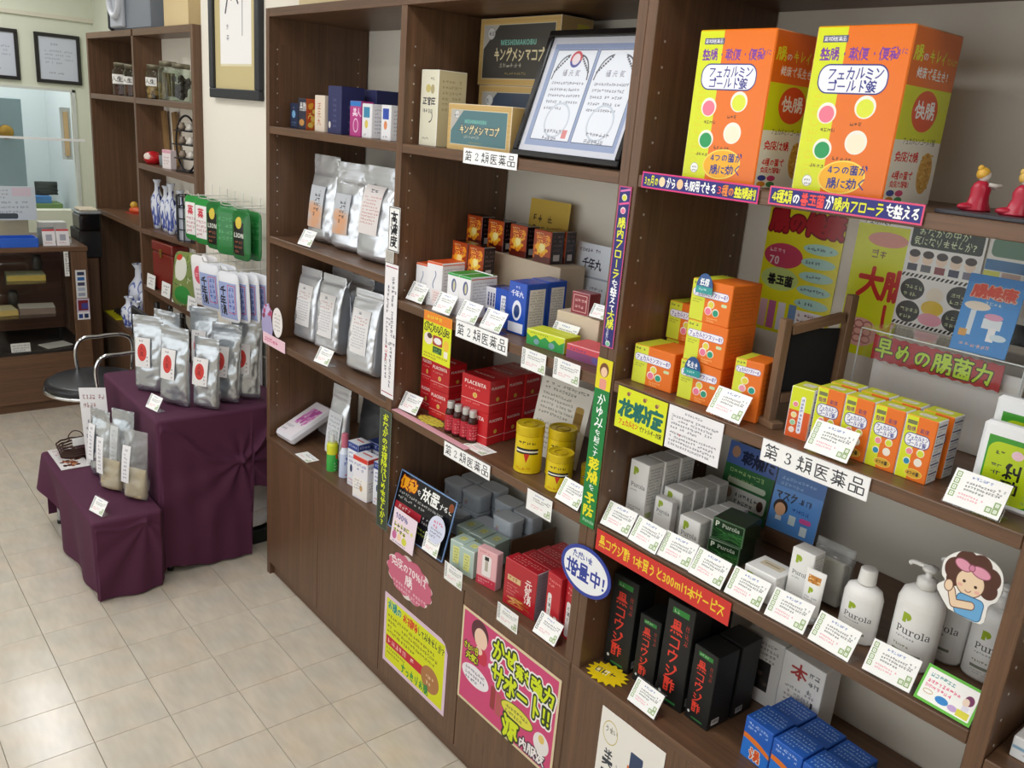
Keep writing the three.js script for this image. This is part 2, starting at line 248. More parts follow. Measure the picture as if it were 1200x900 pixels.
const wallBump = pixelTex(256, 256, (x, y) => { const v = 128 + 70 * noise.noise(x * 0.23, y * 0.23, 1) + 40 * noise.noise(x * 0.6, y * 0.6, 5); return [v, v, v]; }, false);
wallBump.repeat.set(2, 2);
const WALL = std('#e9e2d4', 0.85, 0, { bumpMap: wallBump, bumpScale: 0.0006 });
const WALLFAR = std('#dcdfcc', 0.8, 0, { bumpMap: wallBump, bumpScale: 0.0006 });
const WALLCOOL = std('#dfe9ea', 0.7);
const CEIL = std('#f2efe8', 0.9);
const CHROME = std('#d9dbde', 0.14, 1), STEEL = std('#b9bcc0', 0.32, 1), BLACK = std('#17171a', 0.5), BLACKGLOSS = std('#101013', 0.22), WHITE = std('#f4f4f2', 0.5), PIN = std('#c9c4bc', 0.35, 0.6);
const GLASS = new THREE.MeshPhysicalMaterial({ color: '#ffffff', roughness: 0.03, transmission: 1, thickness: 0, ior: 1.5 });
const ACRYLIC = new THREE.MeshPhysicalMaterial({ color: '#ffffff', roughness: 0.06, transmission: 1, thickness: 0, ior: 1.28 });
const FILM = new THREE.MeshPhysicalMaterial({ color: '#f6f8f8', roughness: 0.12, transmission: 0.82, thickness: 0, ior: 1.4 });
const FOIL = std('#e2e6ec', 0.26, 0.66), FOILGREY = std('#c6c9cd', 0.36, 0.7), FOILDARK = std('#5b5e66', 0.4, 0.7);

// ------------------------------------------------------------------ boards with grain in metres
function board(x0, x1, y0, y1, z0, z1, grain = 'y', b = 0.0012) {
  const g = cbox(x1 - x0, y1 - y0, z1 - z0, b, { f: { u0: 0, u1: 1, v0: 0, v1: 1 } }).translate((x0 + x1) / 2, y0, (z0 + z1) / 2);
  const p = g.attributes.position, n = g.attributes.normal, uv = g.attributes.uv, ou = rnd(), ov = rnd(), K = 1.6;
  for (let i = 0; i < p.count; i++) {
    const P = { x: p.getX(i), y: p.getY(i), z: p.getZ(i) }, N = [Math.abs(n.getX(i)), Math.abs(n.getY(i)), Math.abs(n.getZ(i))];
    const dom = 'xyz'[N.indexOf(Math.max(...N))], rest = 'xyz'.replace(dom, '');
    const v = rest.includes(grain) ? grain : rest[1], u = rest.replace(v, '');
    uv.setXY(i, P[u] * K + ou, P[v] * K * 0.6 + ov);
  }
  return g;
}

// ------------------------------------------------------------------ room shell
const XW = 0.355, XP = 0.166, XD = 0.48, ZFAR = -6.5, X0 = -2.6, Z1 = 1.6;
{
  const floorMat = std('#cec4b3', 0.35), grout = std('#a89c88', 0.8);
  const floor = struct('floor', range(X0 - 0.1, 0.7, -0.12, -0.004, -8.2, Z1 + 0.1), grout);
  // cream vinyl tiles with faint stone streaks, each its own piece
  const T = 0.19874, gx = -0.7577, gz = -2.314, tileMats = [];
  for (let k = 0; k < 4; k++) {
    const map = pixelTex(128, 128, (x, y) => {
      const s = noise.noise(x * 0.03 + k * 9, y * 0.012, k) * 11 + noise.noise(x * 0.11, y * 0.03 + k * 5, 3 + k) * 6 + noise.noise(x * 0.5, y * 0.5, k) * 4;
      const warm = noise.noise(x * 0.02, y * 0.02, 7 + k) * 5;
      return [cl(208 + s + warm), cl(198 + s), cl(182 + s - warm)];
    });
    tileMats.push(new THREE.MeshStandardMaterial({ map, roughness: 0.18 }));
  }
  const tg = cbox(T - 0.0014, 0.0045, T - 0.0014, 0.0007, { f: { u0: 0, u1: 1, v0: 0, v1: 1 } }).translate(0, -0.004, 0);
  {
    const p = tg.attributes.position, uv = tg.attributes.uv;
    for (let i = 0; i < p.count; i++) uv.setXY(i, p.getX(i) / T + 0.5, p.getZ(i) / T + 0.5);
  }
  for (let i = -6; i < 4; i++) for (let j = -13; j < 6; j++) {
    const m = mesh('floor_tile', tg, tileMats[Math.floor(rnd() * 4)], floor);
    m.position.set(gx + (i + 0.5) * T, 0, gz + (j + 0.5) * T); m.rotation.y = rnd() < 0.5 ? 0 : Math.PI;
  }
  const xa = gx - 6 * T, xb = gx + 4 * T, za = gz - 13 * T, zb = gz + 6 * T;
  const rest = [range(X0, xa, -0.004, 0, -8, Z1), range(xa, xb, -0.004, 0, -8, za), range(xa, xb, -0.004, 0, zb, Z1), range(xb, 0.6, -0.004, 0, -8, Z1)];
  mesh('floor_covering', merge(rest), floorMat, floor);
  struct('ceiling', range(X0 - 0.1, 0.7, CEILING, CEILING + 0.12, -8.2, Z1 + 0.1), CEIL);
  struct('wall_shelf_side', range(XW, 0.7, 0, CEILING, -2.74, Z1), WALL);
  const pillar = struct('pillar', range(XP, 0.7, 0, CEILING, -3.715, -2.74), WALL); pillar.name = 'wall_pillar';
  struct('wall_recess', range(XD, 0.7, 0, CEILING, ZFAR - 0.1, -3.715), WALLFAR); struct('wall_dispensary_side', range(XD, 0.7, 0, CEILING, -8, ZFAR - 0.1), WALLCOOL);
  struct('wall_recess_step', range(0.262, XD + 0.1, 0, CEILING, -4.494, -3.716), WALL);
  {
    const { y0, y1, z0, z1 } = SHOPFRONT;
    struct('wall_aisle_side', merge([range(X0 - 0.1, X0, 0, y0, -8.1, Z1), range(X0 - 0.1, X0, y1, CEILING, -8.1, Z1), range(X0 - 0.1, X0, y0, y1, -8.1, z0), range(X0 - 0.1, X0, y0, y1, z1, Z1)]), WALL);
    const win = struct('window_1', merge([range(X0 - 0.06, X0 + 0.012, y0, y0 + 0.04, z0, z1), range(X0 - 0.06, X0 + 0.012, y1 - 0.04, y1, z0, z1), ...[0, 1, 2, 3, 4].map((k) => { const z = z0 + (z1 - z0 - 0.04) * k / 4; return range(X0 - 0.06, X0 + 0.012, y0 + 0.04, y1 - 0.04, z, z + 0.04); })]), std('#8d8f90', 0.4, 0.6));
    for (let k = 0; k < 4; k++) { const a = z0 + (z1 - z0 - 0.04) * k / 4 + 0.04, b = z0 + (z1 - z0 - 0.04) * (k + 1) / 4; mesh('window_pane', range(X0 - 0.05, X0 - 0.04, y0 + 0.04, y1 - 0.04, a, b), std('#eef2f4', 0.5, 0, { emissive: new THREE.Color(0.95, 0.98, 1), emissiveIntensity: SHOPFRONT.glow }), win); }
  }
  struct('wall_behind_viewer', range(X0 - 0.1, 0.7, 0, CEILING, Z1, Z1 + 0.1), WALL);
  // far partition with a serving window into the dispensary
  struct('wall_far', merge([range(X0, -1.3, 0, CEILING, ZFAR - 0.1, ZFAR), range(0.34, XD, 0, CEILING, ZFAR - 0.1, ZFAR), range(-1.3, 0.34, 1.645, CEILING, ZFAR - 0.1, ZFAR), range(-1.3, 0.34, 0, 0.86, ZFAR - 0.1, ZFAR)]), WALLFAR);
  struct('trim_1', merge([range(-1.3, 0.345, 1.632, 1.648, ZFAR - 0.01, ZFAR + 0.012), range(0.325, 0.345, 0.86, 1.648, ZFAR - 0.01, ZFAR + 0.012)]), std('#cfd2cc', 0.5));
  struct('trim_2', range(X0, XD, 2.075, 2.1, ZFAR, ZFAR + 0.018), std('#d8d3c0', 0.6));
  struct('wall_dispensary', range(X0, 0.6, 0, CEILING, -8.1, -8), WALLCOOL);
  struct('baseboard_pillar', range(XP - 0.012, XP, 0, 0.06, -3.715, -2.74), std('#3a2d25', 0.5));
}
// ceiling lamps
for (const [x, z, w, l] of PANELS) {
  const t = thing('ceiling_lamp', z < -6 ? 'square ceiling lamp in the dispensary behind the serving window' : x < -1 ? `fluorescent ceiling lamp close to the shop window, ${z > -2 ? 'opposite the orange boxes' : 'opposite the silver pouches'}` : `fluorescent ceiling lamp over the aisle, ${z > 0 ? 'behind the viewer' : z > -2 ? 'before the medicine shelves' : z > -5 ? 'before the purple table' : 'before the glass counter'}`, 'lamp', [x, CEILING, z]);
  mesh('housing', merge([range(-w / 2 - 0.02, -w / 2, -0.035, 0, -l / 2 - 0.02, l / 2 + 0.02), range(w / 2, w / 2 + 0.02, -0.035, 0, -l / 2 - 0.02, l / 2 + 0.02), range(-w / 2, w / 2, -0.035, 0, -l / 2 - 0.02, -l / 2), range(-w / 2, w / 2, -0.035, 0, l / 2, l / 2 + 0.02)]), WHITE, t);
  mesh('diffuser', range(-w / 2, w / 2, -0.03, -0.004, -l / 2, l / 2), std('#ffffff', 0.6, 0, { emissive: LAMP_COLOR, emissiveIntensity: 2.2 }), t);
}

// ------------------------------------------------------------------ shelving units
const TH = 0.0235, TOPY = 1.951, CAB = 0.5458, BT = 0.0225;
const pinDisc = new THREE.CylinderGeometry(0.0024, 0.0024, 0.0016, 8).rotateX(Math.PI / 2);
function pins(z, y0, y1, parent, xs = [0.028, 0.315]) {
  const list = [];
  for (let y = y0; y < y1; y += 0.0435) for (const x of xs) list.push(pinDisc.clone().translate(x, y, z));
  mesh('shelf_pin_row', merge(list), PIN, parent);
}
function shelfUnit(name, label, z0, z1, zm, bays) {
  const u = thing(name, label, 'shelving');
  const B = (n, ...a) => mesh(n, board(...a), WOOD, u);
  B('side_panel', 0, 0.35, 0, TOPY, z0, z0 + TH, 'y'); B('side_panel', 0, 0.35, 0, TOPY, z1 - TH, z1, 'y');
  B('divider', 0, 0.35, CAB, TOPY - 0.025, zm - 0.013, zm + 0.013, 'y');
  B('top_board', 0.0006, 0.35, TOPY - 0.025, TOPY, z0 + TH, z1 - TH, 'z');
  B('cabinet_top', -0.0025, 0.35, CAB - 0.02, CAB, z0 + 0.002, z1 - 0.002, 'z');
  B('plinth', 0.016, 0.034, 0, 0.05, z0 + TH, z1 - TH, 'z');
  const n = 4, w = (z1 - z0) / n;
  for (let i = 0; i < n; i++) B('door', -0.001, 0.017, 0.05, CAB - 0.0215, z0 + i * w + 0.0016, z0 + (i + 1) * w - 0.0016, 'y');
  bays.forEach((ys, b) => {
    const a = b ? zm + 0.013 : z0 + TH, e = b ? z1 - TH : zm - 0.013;
    for (const y of ys) B('shelf', 0.001, 0.348, y - BT, y, a + 0.0008, e - 0.0008, 'z');
    pins(a, 0.66, 1.85, u); pins(e, 0.66, 1.85, u);
  });
  return u;
}
const A1 = 1.603, A2 = 1.255, A3 = 0.9065, B2 = 1.204, B3 = 0.8945, C2 = 1.207, C3 = 0.895;
const ZA = -2.723, ZC = -1.129, ZE = 0.465;
shelfUnit('shelving_unit', 'brown wooden shelving unit of two bays with silver pouches and red cartons', ZA, ZC, -1.9266, [[A1, A2, A3], [A1, B2, B3]]);
shelfUnit('shelving_unit', 'brown wooden shelving unit carrying the two giant orange medicine boxes', ZC + 0.0004, ZE, -0.331, [[A1, C2, C3], [A1, 1.21, 0.868]]);
// farther unit in the recess behind the pillar
const DX = 0.13, DZ0 = -5.30, DZ1 = -3.716, DM = -4.507, D1 = 1.645, D2 = 1.343, D3 = 1.027, D4 = 0.74, D5 = 0.43;
{
  const u = thing('shelving_unit', 'brown wooden shelving unit with glass jars in the recess beside the counter', 'shelving');
  const B = (n, ...a) => mesh(n, board(...a), WOOD, u), xb = XD - 0.004, xs = 0.2605;
  B('side_panel', DX, xb, 0, TOPY, DZ0, DZ0 + 0.025); B('side_panel', DX, xs, 0, TOPY, DZ1 - 0.026, DZ1);
  B('top_board', DX, xb, TOPY - 0.03, TOPY, DZ0 + 0.025, DM - 0.0131, 'z'); B('top_board', DX, xs, TOPY - 0.03, TOPY, DM + 0.0131, DZ1 - 0.026, 'z');
  B('divider', DX, xb, 0, TOPY - 0.03, DM - 0.013, DM + 0.0128);

  for (const [y, a, b] of [[D1, DZ0 + 0.025, DM - 0.013], [D1, DM + 0.013, DZ1 - 0.026], [D2, DM + 0.013, DZ1 - 0.026], [D3, DZ0 + 0.025, DM - 0.013], [D4, DM + 0.013, DZ1 - 0.026], [D5, DZ0 + 0.025, DM - 0.013], [D5, DM + 0.013, DZ1 - 0.026]]) B('shelf', DX + 0.001, a > DM ? xs : xb, y - 0.026, y, a, b, 'z');
  // the shelf of this bay is cut back towards the pillar
  const s = new THREE.Shape(); s.moveTo(DX + 0.002, DM + 0.013); s.lineTo(xs, DM + 0.013); s.lineTo(xs, DZ1 - 0.026); s.lineTo(DX + 0.1, DZ1 - 0.026); s.closePath();
  const cut = new THREE.ExtrudeGeometry(s, { depth: 0.026, bevelEnabled: false }).rotateX(Math.PI / 2); mesh('shelf', cut.translate(0, D3, 0), WOOD, u);
  B('door', DX - 0.001, DX + 0.017, 0.05, D5 - 0.028, DZ0 + 0.002, DM - 0.0015); B('door', DX - 0.001, DX + 0.017, 0.05, D5 - 0.028, DM + 0.0015, DZ1 - 0.002);
  B('filler_strip', 0.072, DX + 0.004, 0, 1.0, DZ0 - 0.022, DZ0 - 0.0005);
  B('plinth', DX + 0.02, DX + 0.038, 0, 0.05, DZ0 + 0.025, DZ1 - 0.026, 'z');
}
// ------------------------------------------------------------------ makers of wares
const SH = {};
function carton(name, label, category, o) {
  const s = spot(o.x, o.z, o.y, o.w, o.d, o.yaw ?? 0);
  const g = o.geo ?? cbox(o.w, o.h, o.d, o.bevel ?? 0.0014, o.faces);
  const m = mesh(name, g, pmat(o.faces.f.p, o.finish ?? 'carton'));
  m.position.set(...s.pos); m.rotation.y = s.turn;
  return tag(m, label, category, o.group);
}
// standing foil pouch: flat seal on top, gusset below; round 0.5 soft .. 0.15 boxy
function pouchGeo(w, h, d, o = {}) {
  const { sq = 0.55, top = 0.8, seal = 0.0022, crinkle = 0.003, s0 = 1, waist = 0.97, U = 44, V = 40 } = o, pos = [], idx = [], uv = [];
  const depth = (t) => { const a = Math.min(1, t / top), k = Math.cos(a * Math.PI / 2); return Math.max(seal, d * (0.25 + 0.75 * Math.min(1, t / 0.07)) * Math.pow(k, 0.55)); };
  for (let j = 0; j <= V; j++) {
    const t = j / V, D = depth(t), W = w * (t < 0.06 ? 0.94 + t : waist + (1 - waist) * Math.abs(2 * t - 1));
    for (let i = 0; i < U; i++) {
      const a = (i / U) * Math.PI * 2, c = Math.cos(a), s = Math.sin(a), e = sq;
      let x = Math.sign(c) * Math.pow(Math.abs(c), e) * W / 2, z = Math.sign(s) * Math.pow(Math.abs(s), e * 1.3) * D / 2;
      const n = (noise.noise(x * 28 + s0 * 5, t * 7 + s0, z * 9) + 0.5 * noise.noise(x * 70, t * 18, s0 * 3)) * crinkle * (0.35 + 0.65 * Math.min(1, D / d * 2));
      z += n * Math.sign(s || 1); x += n * 0.4;
      if (t > 0.87) z += 0.0012 * Math.sin((t - 0.87) * 150) * (t < 0.94 ? 1 : 0) * Math.sign(s || 1);
      pos.push(x, t * h + (j === 0 ? 0.001 : 0), z - (o.lean ?? 0) * t * t * d * 0.5); uv.push(i / U, t);
    }
  }
  for (let j = 0; j < V; j++) for (let i = 0; i < U; i++) { const a = j * U + i, b = j * U + (i + 1) % U, c = a + U, e = b + U; idx.push(a, c, b, b, c, e); }
  const bot = pos.length / 3; pos.push(0, 0.004, 0); uv.push(0.5, 0); const topc = bot + 1; pos.push(0, h, -(o.lean ?? 0) * d * 0.5); uv.push(0.5, 1);
  for (let i = 0; i < U; i++) { idx.push(bot, i, (i + 1) % U); const k = V * U; idx.push(topc, k + (i + 1) % U, k + i); }
  const g = new THREE.BufferGeometry(); g.setAttribute('position', new THREE.Float32BufferAttribute(pos, 3)); g.setAttribute('uv', new THREE.Float32BufferAttribute(uv, 2)); g.setIndex(idx); g.computeVertexNormals();
  g.userData = { depth, w, h, d, lean: o.lean ?? 0, top };
  return g;
}
// label that follows the front of a pouch: cx centre, y0..y1 in shares of the height
function pouchLabel(pg, a, lw, y0, y1, cx = 0, lift = 0.0035) {
  const { depth, h, d, lean } = pg.userData, g = new THREE.PlaneGeometry(lw, 1, 6, 12), p = g.attributes.position, uv = g.attributes.uv;
  for (let i = 0; i < p.count; i++) { const t = y0 + (y1 - y0) * (p.getY(i) + 0.5), x = p.getX(i); const bow = 1 - 0.25 * Math.pow(Math.abs(x + cx) / (pg.userData.w / 2), 2.5); p.setXYZ(i, x + cx, t * h, depth(t) / 2 * bow + lift - lean * t * t * d * 0.5); }
  mapUV(g, a); g.computeVertexNormals(); return g;
}
function pouch(name, label, o) {
  const s = spot(o.x, o.z, o.y, o.w, o.d, o.yaw ?? 0), t = thing(name, label, o.category ?? 'pouch', s.pos, s.turn, o.group);
  const pg = pouchGeo(o.w, o.h, o.d, { s0: rr(1, 90), ...o.shape });
  mesh('foil_bag', pg, o.mat ?? FOIL, t);
  for (const [a, lw, y0, y1, cx] of o.labels ?? []) mesh('paper_label', pouchLabel(pg, a, lw, y0, y1, cx ?? 0, o.lift), pmat(a.p, 'paper'), t);
  if (o.fill) mesh('contents', pouchGeo(o.w * 0.88, o.h * o.fill, o.d * 0.8, { s0: rr(1, 90), top: 0.98, crinkle: 0.002, U: 24, V: 14 }).translate(0, 0.003, 0), o.fillMat, t);
  return t;
}
// price ticket: printed card in a clear slanted stand
room(140);
function ticketArt(v) {
  return art(152, 104, (c, W, H) => {
    fill(c, '#fdfdfb', 0, 0, W, H);
    const green = '#7fa05a';
    if (v !== 2) for (let k = 0; k < 4; k++) { c.strokeStyle = v === 1 ? '#556' : green; c.lineWidth = 2.5; c.strokeRect(7, 8 + k * 20, 12, 14); fill(c, '#b9cfa0', 11, 12 + k * 20, 4, 6); }
    fine(c, 48, 10, 72, 1, 9, '#4a60a8'); fine(c, 38, 28, 90, v === 0 ? 3 : 2, 7.5, '#333', 1.45); fine(c, 30, 66, 72, 2, 6.5, '#e06a80', 1.5);
    fine(c, 122, 22, 22, 2, 7, '#555');
    for (const [x, y] of [[112, 78], [130, 78], [130, 60]]) { c.strokeStyle = green; c.lineWidth = 3; c.strokeRect(x, y, 13, 14); fill(c, '#dfe8d2', x + 3, y + 3, 7, 8); }
  });
}
const TICKETS = [ticketArt(0), ticketArt(1), ticketArt(2), ticketArt(0)];
const TICKW = plain('#fdfdfb'), tickGeo = TICKETS.map((a) => card(0.076, 0.052, a, 0.0008, TICKW));
const standGeo = merge([box(0.08, 0.0012, 0.03, 0, 0.0006, -0.012), box(0.08, 0.056, 0.001, 0, 0.028, 0).rotateX(-0.5).translate(0, 0.001, 0.002)]);
function ticket(label, x, z, y, o = {}) {
  const s = spot(x, z, y, 0.078, 0.03, o.yaw ?? 0), t = thing('price_ticket', label, 'price tag', s.pos, s.turn, 'price tickets in clear slanted stands');
  const g = new THREE.Group(); 
  mesh('clear_stand', standGeo, ACRYLIC, t).position.z = 0.012;
  const m = mesh('ticket_card', tickGeo[o.v ?? Math.floor(rnd() * 4)], pmat(TICKETS[0].p, 'paper'), t);
  m.rotation.x = -0.5; m.position.set(0, 0.0035, 0.0162);
  return t;
}
// ticket hung flat on the front edge of a shelf
function edgeTicket(label, z0, y0, w = 0.08, h = 0.046, v = 1, x = -0.0035) {
  const t = thing('edge_ticket', label, 'price tag', [x, y0, z0 + w / 2], FACE, 'price tickets hung on shelf edges');
  mesh('ticket_card', card(w, h, TICKETS[v], 0.0008, TICKW), pmat(TICKETS[0].p, 'paper'), t);
  mesh('clear_sleeve', box(w + 0.004, h + 0.004, 0.0004, 0, h / 2, 0.0012), ACRYLIC, t);
  return t;
}
// sign fixed flat to a front face; z0..z1, y0..y1 in metres
function sign(name, label, category, a, z0, z1, y0, y1, o = {}) {
  const m = mesh(name, card(z1 - z0, y1 - y0, a, o.t ?? 0.0012, o.back), pmat(a.p, o.finish ?? 'carton'));
  m.position.set((o.x ?? -0.0016) - (o.t ?? 0.0012) / 2, y0, (z0 + z1) / 2); m.rotation.set(0, FACE, 0);
  if (o.tilt) m.rotation.order = 'YXZ', m.rotation.x = o.tilt;
  return tag(m, label, category, o.group);
}
// leaflet leaning back or standing: base edge at x, y
function leaflet(name, label, a, x, y, z0, z1, h, lean = 0.2, yaw = 0, category = 'leaflet', finish = 'paper') {
  const m = mesh(name, card(z1 - z0, h, a, 0.0012), pmat(a.p, finish));
  m.position.set(x, y, (z0 + z1) / 2); m.rotation.order = 'YXZ'; m.rotation.set(-lean, FACE + rad(yaw), 0);
  return tag(m, label, category);
}
// ================================================================== bay with the giant orange boxes
const ORANGE = '#ea7417', LIME = '#d9e21a', NAVY = '#2b2f86';
function spotty(c, x, y, r, col) { oval(c, '#f3efe2', x, y, r * 1.25, r * 1.2); oval(c, col, x, y + r * 0.12, r, r * 0.95); }
room(680);
const bigFront = art(400, 640, (c, W, H) => {
  fill(c, ORANGE, 0, 0, W, H); fill(c, LIME, 0, 0, 132, H);
  c.save(); c.globalAlpha = 0.35; c.translate(22, 620); c.rotate(-Math.PI / 2); text(c, 'GOLD FECARMIN', 0, 0, 56, { color: '#e8c818', bold: false }); c.restore();
  pill(c, '#5a5a78', 28, 30, 110, 26, 2); text(c, '第3類医薬品', 33, 34, 17, { color: '#fff', weight: 0.09 });
  fitText(c, '整腸・軟便・便秘', 26, 74, 336, 48, { color: '#7a3aa0', weight: 0.12 }); text(c, 'に', 366, 76, 26, { color: '#7a3aa0' });
  pill(c, '#f7f7fa', 36, 138, 296, 106, 46, NAVY, 5); text(c, 'フェカルミン', 74, 146, 46, { color: NAVY, weight: 0.11, squeeze: 0.86 }); text(c, 'ゴールド錠', 80, 194, 44, { color: NAVY, weight: 0.11, squeeze: 0.94 });
  spotty(c, 100, 320, 34, '#ee7a92'); spotty(c, 262, 292, 36, '#dfe83a'); spotty(c, 108, 458, 34, '#1f9a55'); spotty(c, 250, 424, 38, '#f6ecd0');
  for (const [x, y, n] of [[82, 376, 3], [210, 348, 3], [60, 516, 3], [160, 482, 5]]) fine(c, x, y, n * 20, 1, 16, '#4a2a10');
  oval(c, '#f6b21a', 214, 560, 100, 62, '#f9dc5a', 6, -0.12); c.save(); c.rotate(-0.04); text(c, '4つの菌が', 128, 520, 37, { color: NAVY, weight: 0.12 }); text(c, '腸に効く', 132, 570, 42, { color: NAVY, weight: 0.12 }); c.restore();
  oval(c, '#f7f7f2', 64, 586, 22, 22, '#999', 2); fine(c, 50, 578, 28, 2, 10, '#556');
}, ORANGE);
const bigSide = art(300, 640, (c, W, H) => {
  fill(c, ORANGE, 0, 0, W, 205); fill(c, LIME, 0, 205, W, 205); fill(c, '#f4f2e4', 0, 400, W, 240);
  text(c, '腸', 12, 60, 56, { color: '#e6ea30', weight: 0.13 }); text(c, 'の', 70, 78, 36, { color: '#fff' }); text(c, 'キレイ', 108, 68, 48, { color: '#e6ea30', weight: 0.12, squeeze: 0.8 }); text(c, 'な人は', 226, 84, 26, { color: '#e6ea30', squeeze: 0.85 });
  text(c, '健康で長生き!', 50, 134, 40, { color: '#fff', weight: 0.11, squeeze: 0.78 });
  oval(c, '#e2561f', 150, 290, 82, 76); text(c, '快腸', 86, 252, 66, { color: '#fff', weight: 0.12, squeeze: 0.95 });
  text(c, 'フェカルミンゴールド錠', 50, 388, 26, { color: '#333', weight: 0.08, squeeze: 0.72 });
  text(c, '免疫は腸', 22, 442, 38, { color: '#d8332a', weight: 0.13, squeeze: 0.95 }); text(c, '4種の菌で', 22, 516, 31, { color: '#d8332a', weight: 0.13, squeeze: 0.9 }); text(c, '免疫力増強!', 22, 552, 26, { color: '#d8332a', weight: 0.12, squeeze: 0.85 });
  oval(c, '#d9a53a', 230, 520, 46, 80); for (let k = 0; k < 60; k++) oval(c, ['#c8912c', '#e8c05a', '#b98222'][k % 3], 230 + rr(-38, 38), 520 + rr(-70, 70), rr(3, 9), rr(2, 6));
  for (const [x, y, k] of [[36, 600, '#3b4a9a'], [92, 600, '#d2447a'], [36, 626, '#d58a2a'], [92, 626, '#4b8f55']]) oval(c, k, x, y, 25, 12);
});
const bigTop = art(300, 300, (c, W, H) => { fill(c, ORANGE, 0, 0, W, H); fill(c, LIME, 0, 0, 100, H); c.strokeStyle = '#b85a10'; c.lineWidth = 3; c.strokeRect(8, 8, W - 16, H - 16); }, ORANGE);
for (const [z, label] of [[-1.029, 'giant orange and lime medicine display box above the blue edge strip beginning with 3'], [-0.803, 'giant orange and lime medicine display box standing next to the red figurines']])
  carton('display_carton', label, 'medicine box', { x: 0.03, z, y: A1, w: 0.155, h: 0.249, d: 0.146, yaw: 0, faces: { f: bigFront, r: bigSide, t: bigTop }, group: 'giant orange display boxes', finish: 'gloss', bevel: 0.002 });
// blue edge strips
room(150);
const strip1 = art(640, 72, (c, W, H) => {
  fill(c, '#2a2a7c', 0, 0, W, H); c.strokeStyle = '#e03a7a'; c.lineWidth = 7; c.strokeRect(3, 3, W - 6, H - 6);
  const w = (s, col, x, wd) => fitText(c, s, x, 14, wd, 44, { color: col, weight: 0.15, edge: 2, edgeColor: '#1a1a50' });
  w('3ヵ月の', '#e8e83a', 16, 84); oval(c, '#f3d9b0', 122, 36, 18, 22); w('から', '#fff', 146, 58); oval(c, '#f3c79a', 226, 36, 18, 22); w('も服用できる', '#fff', 250, 176); w('3', '#f04a5a', 430, 24); w('種の', '#f08a3a', 456, 62); w('整腸剤', '#e8e83a', 520, 106);
}, '#2a2a7c');
const strip2 = art(640, 72, (c, W, H) => {
  fill(c, '#2a2a7c', 0, 0, W, H); c.strokeStyle = '#e8527a'; c.lineWidth = 7; c.strokeRect(3, 3, W - 6, H - 6);
  const w = (s, col, x, wd) => fitText(c, s, x, 12, wd, 48, { color: col, weight: 0.15, edge: 2, edgeColor: '#1a1a50' });
  w('4種類', '#e8e83a', 14, 92); w('の', '#fff', 108, 36); w('善玉菌', '#f04a4a', 146, 106); w('が', '#fff', 254, 34); w('腸内フローラ', '#e8e83a', 290, 204); w('を整える', '#fff', 498, 130);
}, '#2a2a7c');
sign('shelf_strip', 'dark blue strip with yellow and white letters below the first giant orange box', 'shelf label', strip1, -1.092, -0.838, 1.581, 1.610);
sign('shelf_strip', 'dark blue strip with yellow and white letters below the second giant orange box', 'shelf label', strip2, -0.819, -0.567, 1.584, 1.613);
// figurines
{
  const tray = mesh('dark_tray', cbox(0.2, 0.006, 0.1, 0.001, { f: plain('#35353a') }), std('#3a3a40', 0.35)); tray.position.set(0.07, A1, -0.465); tray.rotation.y = FACE; tag(tray, 'thin dark slate tray under the red figurines', 'tray');
  const RED = std('#b5203a', 0.35), GOLD = std('#d9a93c', 0.4), SKIN = std('#f0ece4', 0.5);
  [[0.075, -0.532, 'red robed porcelain figurine with golden hair and reaching arms', 1], [0.07, -0.474, 'red robed porcelain figurine with white face beside the bay divider', 0]].forEach(([x, z, label, hairy]) => {
    const t = thing('figurine', label, 'figurine', [x, A1 + 0.006, z], FACE + (hairy ? 0.9 : 0.5), 'red porcelain figurines');
    const g = lathe([[0, 0], [0.017, 0], [0.0175, 0.003], [0.014, 0.012], [0.0125, 0.022], [0.0135, 0.03], [0.0105, 0.037], [0.006, 0.041], [0, 0.042]], 24), p = g.attributes.position;
    for (let i = 0; i < p.count; i++) { const y = p.getY(i), k = Math.max(0, 1 - y / 0.02); p.setX(i, p.getX(i) * (1 + 0.25 * k * Math.sin(5 * Math.atan2(p.getZ(i), p.getX(i)))) - k * 0.004); p.setZ(i, p.getZ(i) * 0.85 + k * 0.003); }
    g.computeVertexNormals(); mesh('robe', g, RED, t);
    mesh('train', new THREE.SphereGeometry(1, 16, 10).scale(0.016, 0.006, 0.009).translate(-0.014, 0.005, 0.003), RED, t);
    const head = mesh('head', new THREE.SphereGeometry(0.0085, 18, 14).scale(0.92, 1.08, 0.95).translate(0.001, 0.049, 0), SKIN, t);
    mesh('hair', merge([new THREE.SphereGeometry(0.0092, 16, 12, 0, 7, 0, 1.7).rotateZ(0.7).translate(-0.001, 0.0505, 0), new THREE.SphereGeometry(0.0045, 10, 8).translate(-0.006, 0.058, 0)]), hairy ? GOLD : std('#d8b25a', 0.4), head);
    for (const s of [-1, 1]) mesh('arm', tube([[0.004, 0.037, 0.008 * s], [0.014, 0.036, 0.009 * s], [0.024, 0.034 + 0.002 * s, 0.005 * s]], 0.0028, 10, false, 8), hairy ? SKIN : RED, t);
    if (!hairy) mesh('offering', new THREE.TorusGeometry(0.005, 0.002, 8, 14).translate(0.012, 0.052, 0), std('#e58aa0', 0.4), t);
  });
}
